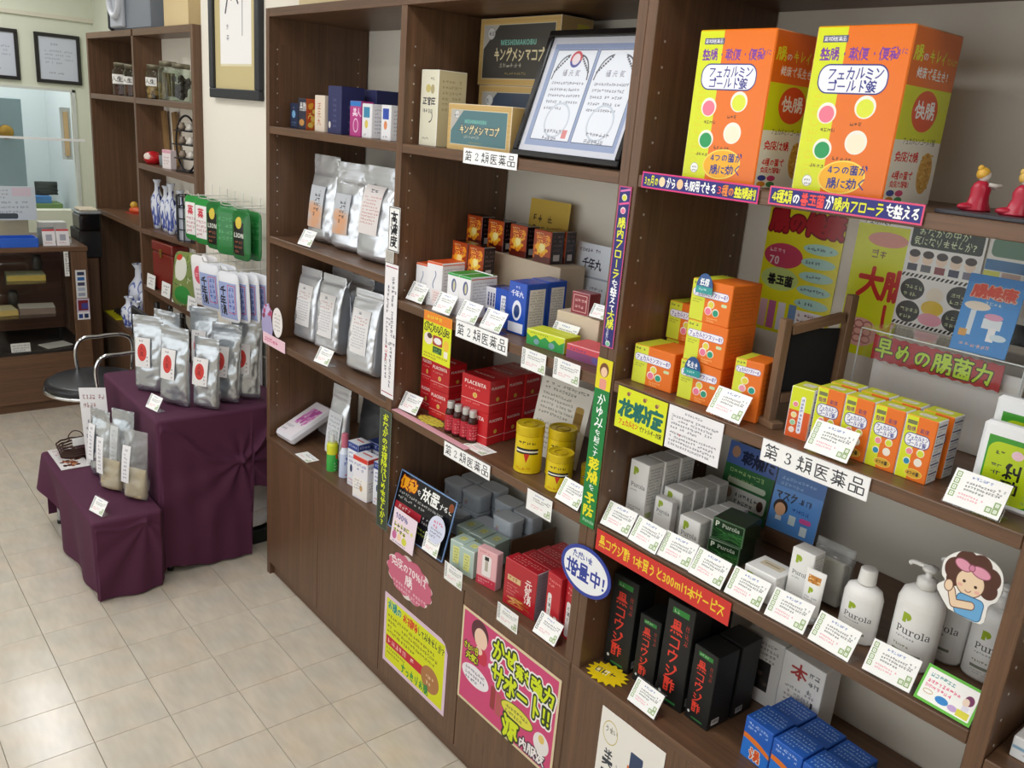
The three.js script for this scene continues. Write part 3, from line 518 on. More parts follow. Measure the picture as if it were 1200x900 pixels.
// ------------------------------------------------------------------ second shelf: orange cartons
room(330);
const triFront = art(220, 180, (c, W, H) => {
  fill(c, ORANGE, 0, 0, W, H); fill(c, '#d8df3a', 0, 0, 78, H); fine(c, 8, 8, 64, 1, 12, '#333');
  pill(c, '#f5f3fa', 6, 38, 200, 34, 15, '#9a90c8', 2); text(c, 'フェカルミンスリー', 14, 42, 25, { color: '#4a3aa0', weight: 0.11, squeeze: 0.72 }); text(c, 'E!', 178, 42, 24, { color: '#4a3aa0' });
  spotty(c, 116, 98, 15, '#e6d84a'); spotty(c, 104, 128, 16, '#ee7a9a'); spotty(c, 146, 130, 15, '#2a9a78'); fine(c, 100, 156, 60, 2, 8, '#ffe0b0'); fine(c, 10, 84, 56, 2, 7, '#6a6a20'); pill(c, '#cfe0b0', 172, 84, 30, 14, 5);
}, ORANGE);
const triSide = art(120, 120, (c, W, H) => { fill(c, ORANGE, 0, 0, W, H); fine(c, 10, 20, 96, 8, 7, '#b9520a'); }, ORANGE);
const triTop = art(120, 120, (c, W, H) => { fill(c, ORANGE, 0, 0, W, H); fill(c, '#d8df3a', 0, 0, 40, H); }, ORANGE);
const triTall = art(110, 220, (c, W, H) => {
  fill(c, ORANGE, 0, 0, W, H); fill(c, '#d8df3a', 0, 0, 42, H * 0.6); fine(c, 6, 6, 34, 1, 10, '#333');
  pill(c, '#f5f3fa', 4, 24, 98, 22, 10, '#9a90c8', 2); text(c, 'フェカルミンスリーE', 8, 27, 15, { color: '#4a3aa0', weight: 0.12, squeeze: 0.58 });
  spotty(c, 46, 74, 12, '#e6d84a'); spotty(c, 40, 104, 12, '#ee9ab0'); spotty(c, 78, 104, 12, '#1f9a8a'); fine(c, 30, 130, 60, 4, 7, '#ffd9a0');
}, ORANGE);
const tri = { f: triFront, r: triSide, t: triTop };
const TG = 'orange and yellow medicine cartons';
carton('medicine_carton', 'orange carton alone in front beside the hay fever sign', 'medicine box', { x: 0.033, z: -1.09, y: C2, w: 0.098, h: 0.077, d: 0.08, yaw: 3, faces: tri, group: TG });
carton('medicine_carton', 'orange carton hidden low in the rear pair by the bay side', 'medicine box', { x: 0.135, z: -1.098, y: C2, w: 0.09, h: 0.077, d: 0.086, yaw: 1, faces: tri, group: TG });
carton('medicine_carton', 'orange carton raised on the rear pair by the bay side', 'medicine box', { x: 0.133, z: -1.1, y: C2 + 0.0772, w: 0.09, h: 0.077, d: 0.086, yaw: 1, faces: tri, group: TG });
['lowest orange carton of the stack of three, wearing a blue dome sticker', 'middle orange carton of the stack of three', 'topmost orange carton of the stack of three, wearing a blue dome sticker'].forEach((label, i) =>
  carton('medicine_carton', label, 'medicine box', { x: 0.037 + 0.001 * i, z: -0.977 + 0.002 * (i % 2), y: C2 + i * 0.0757, w: 0.089, h: 0.0755, d: 0.088, yaw: [4, 2, 1][i], faces: tri, group: TG }));
carton('medicine_carton', 'slim upright orange carton leaning towards the little wooden rack', 'medicine box', { x: 0.036, z: -0.858, y: C2, w: 0.055, h: 0.108, d: 0.062, yaw: 9, faces: { f: triTall, r: triSide, t: triTop }, group: TG });
{
  const dome = Array.from({ length: 21 }, (_, i) => [0.5 + 0.5 * Math.cos(Math.PI * i / 20), 0.25 + 0.75 * Math.sin(Math.PI * i / 20)]).concat([[0, 0], [1, 0]]);
  const mk = (s) => art(120, 100, (c, W, H) => { fill(c, '#1f4f8a', 0, 0, W, H); fill(c, '#2a9a98', 0, 66, W, 34); text(c, s, s.length > 2 ? 14 : 26, 26, s.length > 2 ? 32 : 36, { color: '#fff', weight: 0.13, squeeze: 0.88 }); fine(c, 24, 74, 72, 1, 13, '#e8fafa'); }, '#1f4f8a');
  room(130);
  [['妊婦', 1.411, 0.0355, 'blue dome sticker on the topmost orange carton'], ['長生き', 1.257, 0.0355, 'blue dome sticker on the lowest stacked orange carton']].forEach(([s, y, x, label]) => {
    const a = mk(s), m = mesh('dome_sticker', cutout(0.036, 0.036, dome, a, 0.0008), pmat(a.p, 'gloss')); m.position.set(x - 0.0022, y, -0.945); m.rotation.y = FACE + 0.03; tag(m, label, 'sticker');
  });
}
// little wooden rack with a black panel
{
  const t = thing('wooden_rack', 'small dark wooden frame with a black panel behind the orange cartons', 'rack', [0.125, C2, -0.768], FACE + rad(72));
  for (const [x, h] of [[-0.066, 0.19], [0.066, 0.232]]) mesh('post', board(x - 0.008, x + 0.008, 0, h, -0.008, 0.008), MIDWOOD, t);
  for (const [y, a] of [[0.182, 0.2], [0.052, 0.02]]) mesh('rail', board(-0.055, 0.055, -0.008, 0.008, -0.007, 0.007, 'x').rotateZ(a).translate(0, y, 0), MIDWOOD, t);
  mesh('black_panel', box(0.11, 0.112, 0.003, 0, 0.116, -0.004), std('#111113', 0.85), t);
  for (const x of [-0.066, 0.066]) mesh('foot', board(x - 0.012, x + 0.012, 0, 0.012, -0.024, 0.024, 'z'), MIDWOOD, t);
}
// row of small gold tablets boxes
room(250);
const goldFront = art(112, 220, (c, W, H) => {
  fill(c, ORANGE, 0, 0, W, H); fill(c, LIME, 0, 0, 44, H); pill(c, '#777a50', 6, 14, 36, 14, 2); text(c, '整腸・軟便', 8, 34, 18, { color: '#7a3a70', squeeze: 0.9 });
  pill(c, '#f6f6fa', 8, 58, 92, 46, 20, NAVY, 2.5); text(c, 'フェカルミン', 16, 62, 19, { color: NAVY, squeeze: 0.68 }); text(c, 'ゴールド錠', 18, 82, 18, { color: NAVY, squeeze: 0.78 });
  spotty(c, 34, 122, 11, '#ee8a9a'); spotty(c, 76, 120, 12, '#d8e03a'); spotty(c, 32, 158, 11, '#1f8ab0'); spotty(c, 74, 154, 12, '#f2e9dc'); oval(c, '#d9a92a', 66, 196, 32, 15, '#f5e070', 2); text(c, '4つの菌', 42, 188, 14, { color: '#1a1a20', weight: 0.13, squeeze: 0.85 });
}, ORANGE);
const goldSide = art(90, 220, (c, W, H) => { fill(c, '#f4f3f6', 0, 0, W, H); for (let k = 0; k < 6; k++) { fill(c, '#2f2f6a', 8, 14 + k * 34, 74, 5); fine(c, 10, 24 + k * 34, 68, 2, 7, '#667'); } });
const goldTop = art(112, 80, (c, W, H) => { fill(c, '#d8df3a', 0, 0, W, H); pill(c, '#efecd8', 24, 20, 64, 36, 14); fine(c, 32, 30, 48, 2, 8, '#997'); }, '#d8df3a');
const goldTurned = art(90, 200, (c, W, H) => { fill(c, '#e05a1a', 0, 0, W, H); fill(c, LIME, 0, 0, W, 90); pill(c, '#f0eef8', 44, 30, 20, 150, 9); fine(c, 48, 40, 12, 9, 11, NAVY, 1.35); spotty(c, 24, 66, 10, '#ee8a9a'); for (const y of [110, 140, 170]) spotty(c, 24, y, 10, ['#f2e090', '#9ad0a0', '#f6dcd0'][(y / 30) % 3 | 0]); });
const gold = { f: goldFront, r: goldSide, t: goldTop };
carton('tablet_carton', 'small yellow and orange tablet box turned sideways at the end of the row', 'medicine box', { x: 0.042, z: -0.744, y: C2, w: 0.04, h: 0.089, d: 0.046, yaw: 6, faces: { f: goldTurned, r: goldSide, t: goldTop }, group: 'small gold tablet boxes' });
['first', 'second', 'third', 'last'].forEach((n, i) => carton('tablet_carton', `${n} front-facing small gold tablet box in the front row, counted from the turned one`, 'medicine box', { x: 0.046, z: -0.7 + i * 0.0498, y: C2, w: 0.048, h: 0.1, d: 0.036, yaw: 1, faces: gold, group: 'small gold tablet boxes' }));
['first', 'second', 'third', 'last'].forEach((n, i) => carton('tablet_carton', `${n} small gold tablet box in the back row, counted from the wooden rack`, 'medicine box', { x: 0.092 + 0.003 * (i % 2), z: -0.705 + i * 0.052, y: C2, w: 0.048, h: 0.1, d: 0.036, yaw: 2 - 2 * (i % 2), faces: gold, group: 'small gold tablet boxes' }));
// white blister packs with lime label beside the divider
room(330);
const limeLabel = art(220, 300, (c, W, H) => {
  fill(c, '#f4f6f8', 0, 0, W, H); fill(c, '#3f9a2a', 16, 36, 188, 250); pill(c, '#bcd41a', 22, 56, 176, 230, 40); fine(c, 50, 90, 40, 1, 15, '#223'); oval(c, '#eec8d4', 122, 92, 20, 18); fine(c, 150, 96, 40, 1, 15, '#223');
  text(c, '糾', 88, 128, 62, { color: '#1a1a18', weight: 0.13 }); text(c, '励', 88, 192, 58, { color: '#1a1a18', weight: 0.13 }); text(c, '根', 92, 252, 30, { color: '#1a1a18' }); fine(c, 44, 140, 20, 6, 18, '#334'); fine(c, 168, 150, 14, 6, 14, '#697');
});
carton('medicine_pack', 'tall white blister pack with lime label standing at the back beside the divider', 'medicine box', { x: 0.098, z: -0.452, y: C2, w: 0.1, h: 0.152, d: 0.02, yaw: 2, faces: { f: limeLabel, r: plain('#f4f6f8'), t: plain('#f4f6f8') }, finish: 'gloss', bevel: 0.005, group: 'white blister packs' });
carton('medicine_pack', 'shorter white blister pack with lime label in front beside the divider', 'medicine box', { x: 0.06, z: -0.448, y: C2, w: 0.096, h: 0.122, d: 0.02, yaw: 1, faces: { f: limeLabel, r: plain('#f4f6f8'), t: plain('#f4f6f8') }, finish: 'gloss', bevel: 0.005, group: 'white blister packs' });
// tickets of this shelf
ticket('price ticket before the stack of three orange cartons', 0.012, -0.886, C2, { v: 0, yaw: -4 });
ticket('price ticket shining before the small gold tablet boxes', 0.011, -0.686, C2, { v: 0 });
ticket('price ticket before the white blister packs with lime label', 0.009, -0.459, C2, { v: 0 });
// notices hung on this shelf edge
room(340);
const rui = (n) => art(420, 84, (c, W, H) => { fill(c, '#fbfbfa', 0, 0, W, H); c.strokeStyle = '#d0d0d0'; c.strokeRect(1, 1, W - 2, H - 2); ['第', n, '類', '医', '薬', '品'].forEach((s, i) => text(c, s, 14 + i * 67 + (i === 1 ? 13 : 0), 12, 58, { color: '#202026', weight: 0.075, bold: false, font: 'serif' })); });
const RUI2 = rui('2'), RUI3 = rui('3');
sign('class_sign', 'white strip reading class 3 drugs below the small gold tablet boxes', 'sign', RUI3, -0.753, -0.56, 1.168, 1.207, { finish: 'paper' });
const hay = art(270, 180, (c, W, H) => {
  fill(c, '#dfe61c', 0, 0, W, H); for (const [x, y] of [[60, 22], [150, 24], [216, 30]]) { oval(c, '#8a5a4a', x, y, 9, 9); oval(c, '#c9a050', x + 8, y - 6, 6, 5); }
  text(c, '花粉症', 14, 48, 78, { color: '#0f6a60', weight: 0.19, step: 1.04 }); text(c, 'フェカルミン', 22, 134, 27, { color: '#d02a1a', weight: 0.13, squeeze: 0.68 }); text(c, 'でアレルギー対策', 138, 138, 22, { color: '#222', weight: 0.11, squeeze: 0.68 });
}, '#dfe61c');
sign('hay_fever_sign', 'yellow hay fever sign with dark green characters hung on the shelf edge', 'sign', hay, -1.087, -0.961, 1.119, 1.203);
const letter = art(260, 180, (c, W, H) => { fill(c, '#f4f2f4', 0, 0, W, H); fine(c, 80, 12, 110, 1, 11, '#556'); fine(c, 16, 34, 224, 4, 11, '#445', 1.45); fine(c, 16, 104, 224, 4, 11, '#445', 1.5); fine(c, 60, 104, 24, 1, 12, '#c33'); });
sign('notice_sheet', 'white typed notice hung beside the yellow hay fever sign', 'notice', letter, -0.957, -0.833, 1.121, 1.204, { finish: 'paper' });
// posters on the back wall of this bay
room(470);
const healthPoster = art(300, 420, (c, W, H) => {
  fill(c, '#ebe21f', 0, 0, W, H); text(c, '腸の健康', 10, 20, 70, { color: '#b01a24', weight: 0.2, edge: 5, edgeColor: '#7a1018' }); oval(c, '#c84060', 82, 168, 78, 40); fine(c, 24, 146, 118, 1, 15, '#f0d8d8'); text(c, '70', 26, 166, 36, { color: '#f0d8d8' });
  oval(c, '#c8dc80', 82, 244, 76, 38); text(c, '善玉菌', 34, 230, 34, { color: '#1a1a18', weight: 0.16 }); for (let k = 0; k < 6; k++) { oval(c, '#b4e0d4', 222, 130 + k * 44, 66, 17); fine(c, 172, 124 + k * 44, 100, 1, 11, '#345'); }
  for (const [x, k] of [[20, '#e8b8c0'], [56, '#c86a9a'], [96, '#e8e2ea'], [140, '#7a9ac8']]) fill(c, k, x, 318, 30, 92); fill(c, '#f6f2f3', 170, 330, 118, 78); fine(c, 178, 338, 100, 4, 12, '#744');
});
const colonPoster = art(210, 420, (c, W, H) => { fill(c, '#dfe61c', 0, 0, W, H); fill(c, '#f6f5ee', 0, 0, W, 26); text(c, 'フェカルミン', 20, 2, 22, { color: '#444', squeeze: 0.8 }); oval(c, '#e49a8a', 120, 66, 74, 22); fine(c, 70, 96, 80, 1, 28, '#8a6a40'); text(c, '大腸', 40, 150, 92, { color: '#c8281e', weight: 0.17 }); text(c, 'し', 130, 256, 80, { color: '#c8281e', weight: 0.16 }); oval(c, '#f0b8aa', 80, 350, 70, 44); for (let k = 0; k < 9; k++) oval(c, null, 40 + (k % 3) * 34, 326 + (k / 3 | 0) * 22, 17, 11, '#b8706a', 4); });
const worryPoster = art(270, 360, (c, W, H) => {
  fill(c, '#f5f4f0', 0, 0, W, H); pill(c, '#1c2a16', 8, 6, 254, 74, 10); text(c, 'おなかの中が', 30, 10, 30, { color: '#d8e8b8' }); text(c, '気になりませんか?', 20, 42, 30, { color: '#e8f4c8', weight: 0.1, squeeze: 0.84 });
  for (let k = 0; k < 5; k++) { oval(c, '#f4dcc4', 32 + k * 50, 116, 19, 22); oval(c, '#3a2c26', 32 + k * 50, 102, 20, 13); fill(c, ['#4a4a5a', '#6a6a70', '#8a3a40', '#3a3a58', '#7a7488'][k], 14 + k * 50, 138, 36, 24); }
  for (let k = 0; k < 18; k++) { c.save(); c.translate(k * 16, 172); c.transform(1, 0, -0.7, 1, 0, 0); fill(c, '#22221c', 6, 0, 8, 12); c.restore(); c.save(); c.translate(k * 16, 344); c.transform(1, 0, -0.7, 1, 0, 0); fill(c, '#22221c', 6, 0, 8, 12); c.restore(); }
  for (const [x, y] of [[50, 226], [220, 226], [50, 306], [220, 306]]) { oval(c, '#26261c', x, y, 44, 38); fine(c, x - 30, y - 14, 60, 2, 16, '#d4e0a8'); } oval(c, '#f6ecd8', 135, 236, 30, 28); oval(c, '#f0cc3a', 135, 280, 40, 26); oval(c, '#f0a8b8', 135, 320, 44, 22);
});
sign('health_poster', 'yellow poster with big red characters behind the orange cartons', 'poster', healthPoster, -1.05, -0.876, 1.30, 1.565, { x: XW - 0.001, finish: 'gloss' });
sign('colon_poster', 'lime poster with a red headline behind the wooden rack', 'poster', colonPoster, -0.852, -0.742, 1.30, 1.565, { x: XW - 0.001, finish: 'gloss' });
sign('worry_poster', 'grey poster with a dark headline and five cartoon portraits', 'poster', worryPoster, -0.75, -0.615, 1.375, 1.562, { x: XW - 0.003, finish: 'gloss' });
const sidePoster = art(160, 200, (c, W, H) => { fill(c, '#f2f1e8', 0, 0, W, H); pill(c, '#5f8a6c', 6, 6, 70, 36, 10); pill(c, '#5f8a6c', 84, 6, 70, 40, 10); fill(c, '#3a7ab0', 0, 48, 74, 20); fill(c, '#dfe24a', 0, 70, 30, 90); fill(c, '#c8a898', 34, 70, 34, 90); fill(c, '#e8dcd0', 84, 66, 70, 80); oval(c, '#d0a898', 118, 96, 24, 24); fill(c, '#2a2a28', 30, 160, 130, 40); });
sign('photo_poster', 'poster of small photographs behind the blue leaflet', 'poster', sidePoster, -0.612, -0.47, 1.385, 1.562, { x: XW - 0.001, finish: 'gloss' });
// clear acrylic case with a banner and the blue leaflet
{
  const t = thing('acrylic_case', 'clear acrylic case at the back of the shelf with the gold tablet boxes', 'case', [0.262, C2, -0.6], FACE);
  const w = 0.27, h = 0.172, d = 0.09, k = 0.003;
  for (const [g, n] of [[box(w, h, k, 0, h / 2, d / 2), 'front_pane'], [box(k, h, d - k, -w / 2, h / 2, 0), 'side_pane'], [box(k, h, d - k, w / 2, h / 2, 0), 'side_pane'], [box(w, k, d, 0, h + k / 2, 0), 'top_pane']]) mesh(n, g, ACRYLIC, t);
  for (const [x, y, z, l, ax] of [[0, h + k, d / 2 + 0.001, w, 'x'], [-w / 2, h / 2, d / 2 + 0.001, h, 'y'], [w / 2, h / 2, d / 2 + 0.001, h, 'y']]) mesh('edge_strip', ax === 'x' ? box(l, 0.002, 0.002, x, y, z) : box(0.002, l, 0.002, x, y, z), std('#e8eeee', 0.2), t);
}
room(200);
const hayame = art(560, 110, (c, W, H) => { fill(c, '#b8242c', 0, 0, W, H); text(c, '早めの腸菌力', 14, 12, 82, { color: '#c4e42c', weight: 0.13, step: 1.06, edge: 4, edgeColor: '#20240c' }); }, '#b8242c');
{ const o = []; for (let i = 0; i <= 24; i++) o.push([i / 24, 0.06 * (i % 2)]); for (let i = 24; i >= 0; i--) o.push([i / 24, 1 - 0.06 * (i % 2)]); const m = mesh('slogan_banner', cutout(0.22, 0.046, o, hayame), pmat(hayame.p, 'carton')); m.position.set(0.25, C2 + 0.117, -0.615); m.rotation.y = FACE; tag(m, 'dark red banner with lime characters inside the clear case', 'banner'); }
{ const m = mesh('slogan_board', card(0.25, 0.145, plain('#f0eeea'), 0.002), pmat(pages[pages.length - 1], 'paper')); m.position.set(0.263, C2 + 0.001, -0.6); m.rotation.y = FACE; tag(m, 'plain pale board standing inside the clear case', 'board'); }
const blueLeaf = art(180, 280, (c, W, H) => {
  fill(c, '#3f8fd8', 0, 0, W, H); fill(c, '#3a84cc', 0, 0, W, 30); text(c, '腸健康', 20, 34, 46, { color: '#d8452e', weight: 0.18, edge: 3, edgeColor: '#e8a890' }); fine(c, 70, 70, 96, 2, 13, '#e8e4d8'); oval(c, '#e8dccc', 50, 112, 42, 16); fill(c, '#d8e4f0', 34, 128, 18, 90); fill(c, '#e8f0f8', 80, 150, 60, 36); oval(c, '#e0a0c0', 110, 142, 30, 12); fill(c, '#f4f6fa', 104, 180, 24, 50); oval(c, '#d8e8f4', 140, 212, 26, 12); pill(c, '#d8a050', 14, 200, 26, 26, 4); fine(c, 26, 246, 130, 1, 16, '#f0b8a8');
}, '#3f8fd8');
leaflet('blue_leaflet', 'bright blue leaflet leaning on the clear acrylic case', blueLeaf, 0.222, 1.3825, -0.585, -0.499, 0.124, 0.17, 2, 'leaflet', 'gloss');
// ------------------------------------------------------------------ third shelf: white skin care
room(320);
const leafMark = (c, x, y, k) => { c.fillStyle = '#9db52c'; c.beginPath(); c.arc(x, y, k, 0, 7); c.fill(); fill(c, '#9db52c', x - k, y - k, k, k * 2.6); fill(c, '#f4f4f1', x - k * 0.1, y + k * 0.5, k * 0.2, k * 1.5); };
const care = (W, H, o = {}) => art(W, H, (c) => {
  fill(c, '#f3f2ef', 0, 0, W, H); leafMark(c, W * (o.lx ?? 0.34), H * (o.ly ?? 0.14), W * (o.ls ?? 0.14));
  c.fillStyle = '#444'; c.font = `${W * (o.fs ?? 0.26)}px serif`; c.fillText('Purola', W * 0.12, H * (o.ty ?? 0.42)); fine(c, W * 0.14, H * (o.ty ?? 0.42) + H * 0.04, W * 0.6, 1, Math.max(5, W * 0.07), '#777');
  if (o.band) { fill(c, '#6b7a64', W * 0.1, H * 0.86, W * 0.7, H * 0.025); fine(c, W * 0.1, H * 0.74, W * 0.7, 2, W * 0.075, '#776'); }
});
const careTall = care(100, 270, { band: 1 }), careMed = care(84, 150), careSmall = care(100, 124, { ly: 0.22, ty: 0.6 }), careFlat = care(130, 122, { lx: 0.2, ly: 0.3, ls: 0.12, ty: 0.66, fs: 0.18 });
const careSide = art(90, 200, (c, W, H) => { fill(c, '#f3f2ef', 0, 0, W, H); fine(c, 8, 12, 72, 12, 7, '#8a8f90', 1.5); fill(c, '#b9c48a', 8, 160, 40, 20); });
const careTop = art(130, 110, (c, W, H) => { fill(c, '#f3f2ef', 0, 0, W, H); fill(c, '#d8ccb0', 22, 24, 90, 40); fill(c, '#8a7a64', 34, 40, 62, 5); });
const tubeArt = art(76, 180, (c, W, H) => { fill(c, '#f6f5f2', 0, 0, W, H); fill(c, '#c8843a', 14, 22, 48, 30); for (let k = 0; k < 16; k++) oval(c, ['#e8b060', '#a86a28', '#f0d0a0'][k % 3], rr(16, 60), rr(24, 50), 4, 3); leafMark(c, 34, 78, 9); fine(c, 12, 104, 50, 2, 7, '#888'); });
const darkFront = art(130, 90, (c, W, H) => { fill(c, '#1c3a20', 0, 0, W, H); for (let k = 0; k < 40; k++) { c.strokeStyle = ['#2f6a34', '#468a40', '#224a28'][k % 3]; c.lineWidth = rr(1, 3); c.beginPath(); c.moveTo(rr(0, 60), rr(40, 90)); c.quadraticCurveTo(70, rr(30, 80), 130, rr(34, 90)); c.stroke(); } c.fillStyle = '#e8f0e0'; c.font = 'bold 34px sans-serif'; c.fillText('P', 8, 32); c.font = '24px serif'; c.fillText('Purola', 38, 30); c.strokeStyle = '#7a9a78'; c.lineWidth = 2; c.strokeRect(1, 1, W - 2, H - 2); }, '#1c3a20');
const darkSide = plain('#1c3a20'), paleSide = plain('#f3f2ef');
['foremost', 'middle', 'rearmost'].forEach((n, i) => carton('lotion_carton', `${n} of the three tall white lotion cartons beside the bay side`, 'cosmetic box', { x: 0.075 + i * 0.049, z: -1.098 + i * 0.002, y: C3, w: 0.05, h: 0.135, d: 0.046, yaw: 1, faces: { f: careTall, r: careSide, t: paleSide }, group: 'tall white lotion cartons' }));
['first', 'second', 'third', 'fourth'].forEach((n, i) => carton('cream_carton', `${n} pale blue-white cream carton counted from the front of its file`, 'cosmetic box', { x: 0.118 + i * 0.036, z: -1.036 + i * 0.003, y: C3, w: 0.048, h: 0.088, d: 0.034, yaw: 1, faces: { f: careMed, r: careSide, t: paleSide }, group: 'pale cream cartons' }));
carton('tube_carton', 'small slim white carton in front of the pale cream cartons', 'cosmetic box', { x: 0.088, z: -1.032, y: C3, w: 0.044, h: 0.074, d: 0.02, yaw: 2, faces: { f: careMed, r: paleSide, t: paleSide } });
['first', 'second', 'third', 'fourth'].forEach((n, i) => carton('soap_carton', `${n} low white soap carton counted from the front, next to the dark green boxes`, 'cosmetic box', { x: 0.078 + i * 0.037, z: -0.957 + i * 0.003, y: C3, w: 0.05, h: 0.066, d: 0.035, yaw: 2, faces: { f: careSmall, r: careSide, t: paleSide }, group: 'low white soap cartons' }));
carton('soap_box', 'dark green gift box at the bottom of its pair', 'cosmetic box', { x: 0.09, z: -0.892, y: C3, w: 0.068, h: 0.042, d: 0.07, yaw: 10, faces: { f: darkFront, r: darkSide, t: darkSide }, finish: 'gloss', group: 'dark green gift boxes' });
carton('soap_box', 'dark green gift box lying on top of its pair', 'cosmetic box', { x: 0.093, z: -0.89, y: C3 + 0.0422, w: 0.068, h: 0.044, d: 0.07, yaw: 8, faces: { f: darkFront, r: darkSide, t: darkSide }, finish: 'gloss', group: 'dark green gift boxes' });
carton('cream_box', 'flat white cream box with beige picture on its lid', 'cosmetic box', { x: 0.041, z: -0.772, y: C3, w: 0.066, h: 0.056, d: 0.06, yaw: 0, faces: { f: careFlat, r: careSide, t: careTop } });
carton('serum_carton', 'upright white serum carton wrapped with sachets in clear film', 'cosmetic box', { x: 0.07, z: -0.703, y: C3, w: 0.044, h: 0.114, d: 0.034, yaw: 0, faces: { f: careTall, r: careSide, t: paleSide } });
{
  const t = thing('wrapped_sachets', 'bundle of clear wrapped sachets behind the upright white serum carton', 'packet', [0.15, C3, -0.665], FACE);
  mesh('clear_wrap', pouchGeo(0.075, 0.115, 0.055, { s0: 7, crinkle: 0.006, top: 0.98, U: 30, V: 22 }), FILM, t);
  for (let k = 0; k < 3; k++) mesh('sachet', cbox(0.058, 0.085 - k * 0.006, 0.008, 0.002, { f: plain('#cfcac0') }).translate(0, 0.004, 0.012 - k * 0.012), std(['#d8d2c4', '#b8b0a2', '#e4e0d8'][k], 0.5), t);
}
{
  const t = thing('cream_tube', 'white cream tube with an orange picture leaning on the serum carton', 'tube', [0.058, C3, -0.645], FACE + 0.05);
  const g = new THREE.BufferGeometry(), pos = [], uv = [], idx = [], U = 24, V = 10;
  for (let j = 0; j <= V; j++) for (let i = 0; i <= U; i++) { const a = i / U * Math.PI * 2, k = j / V, D = 0.01 * (1 - k) + 0.0012, W = 0.0165 + 0.002 * k; pos.push(Math.cos(a) * W, 0.014 + k * 0.083, Math.sin(a) * D); uv.push(0.5 + 0.5 * Math.cos(a), k); }
  for (let j = 0; j < V; j++) for (let i = 0; i < U; i++) { const a = j * (U + 1) + i; idx.push(a, a + U + 1, a + 1, a + 1, a + U + 1, a + U + 2); }
  g.setAttribute('position', new THREE.Float32BufferAttribute(pos, 3)); g.setAttribute('uv', new THREE.Float32BufferAttribute(uv, 2)); g.setIndex(idx); g.computeVertexNormals();
  const b = mesh('tube_body', mapUV(g, tubeArt), pmat(tubeArt.p, 'gloss'), t), k = mesh('cap', lathe([[0, 0], [0.0135, 0], [0.0135, 0.014], [0, 0.014]], 22), WHITE, t);
}
room(260);
const bottleArt = art(130, 220, (c, W, H) => { fill(c, '#f4f3f0', 0, 0, W, H); leafMark(c, 46, 40, 15); c.fillStyle = '#3c3c3c'; c.font = '38px serif'; c.fillText('Purola', 14, 108); fine(c, 18, 118, 80, 1, 9, '#777'); fine(c, 14, 152, 96, 1, 11, '#775'); fill(c, '#8a8f80', 14, 176, 100, 12); fine(c, 16, 196, 80, 2, 6, '#999'); });
const SHAMPOO = std('#f3f2ef', 0.28);
function careBottle(label, x, z, k, pump, yaw) {
  const t = thing('lotion_bottle', label, 'bottle', [x, C3, z], FACE + yaw, 'white lotion bottles');
  const w = 0.031 * k, h = 0.108 * k + (pump ? 0.02 : 0), body = lathe([[0, 0], [w * 0.92, 0], [w, 0.005], [w, h * 0.8], [w * 0.86, h * 0.93], [w * 0.5, h], [0, h]], 36).scale(1.1, 1, 0.72);
  mesh('bottle_body', body, SHAMPOO, t);
  const cyl = new THREE.CylinderGeometry(w * 1.005, w * 1.005, h * 0.7, 20, 1, true, -0.85, 1.7).scale(1.1, 1, 0.73).translate(0, h * 0.42, 0); mesh('print', mapUV(cyl, bottleArt), pmat(bottleArt.p, 'gloss'), t);
  if (!pump) mesh('cap', lathe([[0, h], [w * 0.48, h], [w * 0.5, h + 0.004], [w * 0.46, h + 0.026], [w * 0.4, h + 0.028], [0, h + 0.028]], 26), SHAMPOO, t);
  else {
    mesh('collar', lathe([[0, h], [w * 0.46, h], [w * 0.46, h + 0.014], [w * 0.3, h + 0.018], [w * 0.16, h + 0.02], [w * 0.16, h + 0.03], [0, h + 0.03]], 24), SHAMPOO, t);
    mesh('pump_head', merge([lathe([[0, h + 0.028], [w * 0.34, h + 0.029], [w * 0.34, h + 0.036], [0, h + 0.039]], 20), tube([[0, h + 0.034, 0], [-0.012, h + 0.035, 0.002], [-0.026, h + 0.035, 0.004], [-0.03, h + 0.031, 0.005]], 0.0038, 14, false, 8)]), SHAMPOO, t);
  }
  return t;
}
careBottle('white lotion bottle with a plain cap beside the cream tube', 0.083, -0.57, 0.95, false, 0.1);
careBottle('large white pump bottle in front, beside the curly girl cutout', 0.092, -0.482, 1.08, true, 0.05);
careBottle('white pump bottle standing directly behind the large one', 0.16, -0.462, 1.02, true, -0.1);
careBottle('white pump bottle tucked behind the curly girl cutout', 0.16, -0.392, 1.0, true, 0.2);
[[-1.101, 'before the tall white lotion cartons'], [-1.021, 'before the slim white carton'], [-0.945, 'before the low white soap cartons'], [-0.867, 'before the dark green gift boxes'], [-0.784, 'before the flat white cream box'], [-0.698, 'before the upright serum carton'], [-0.612, 'before the capped lotion bottle'], [-0.515, 'before the large pump bottle']].forEach(([z, w]) => ticket('white price ticket with green squares ' + w, 0.006, z, C3, { v: 0, yaw: rr(-4, 3) }));
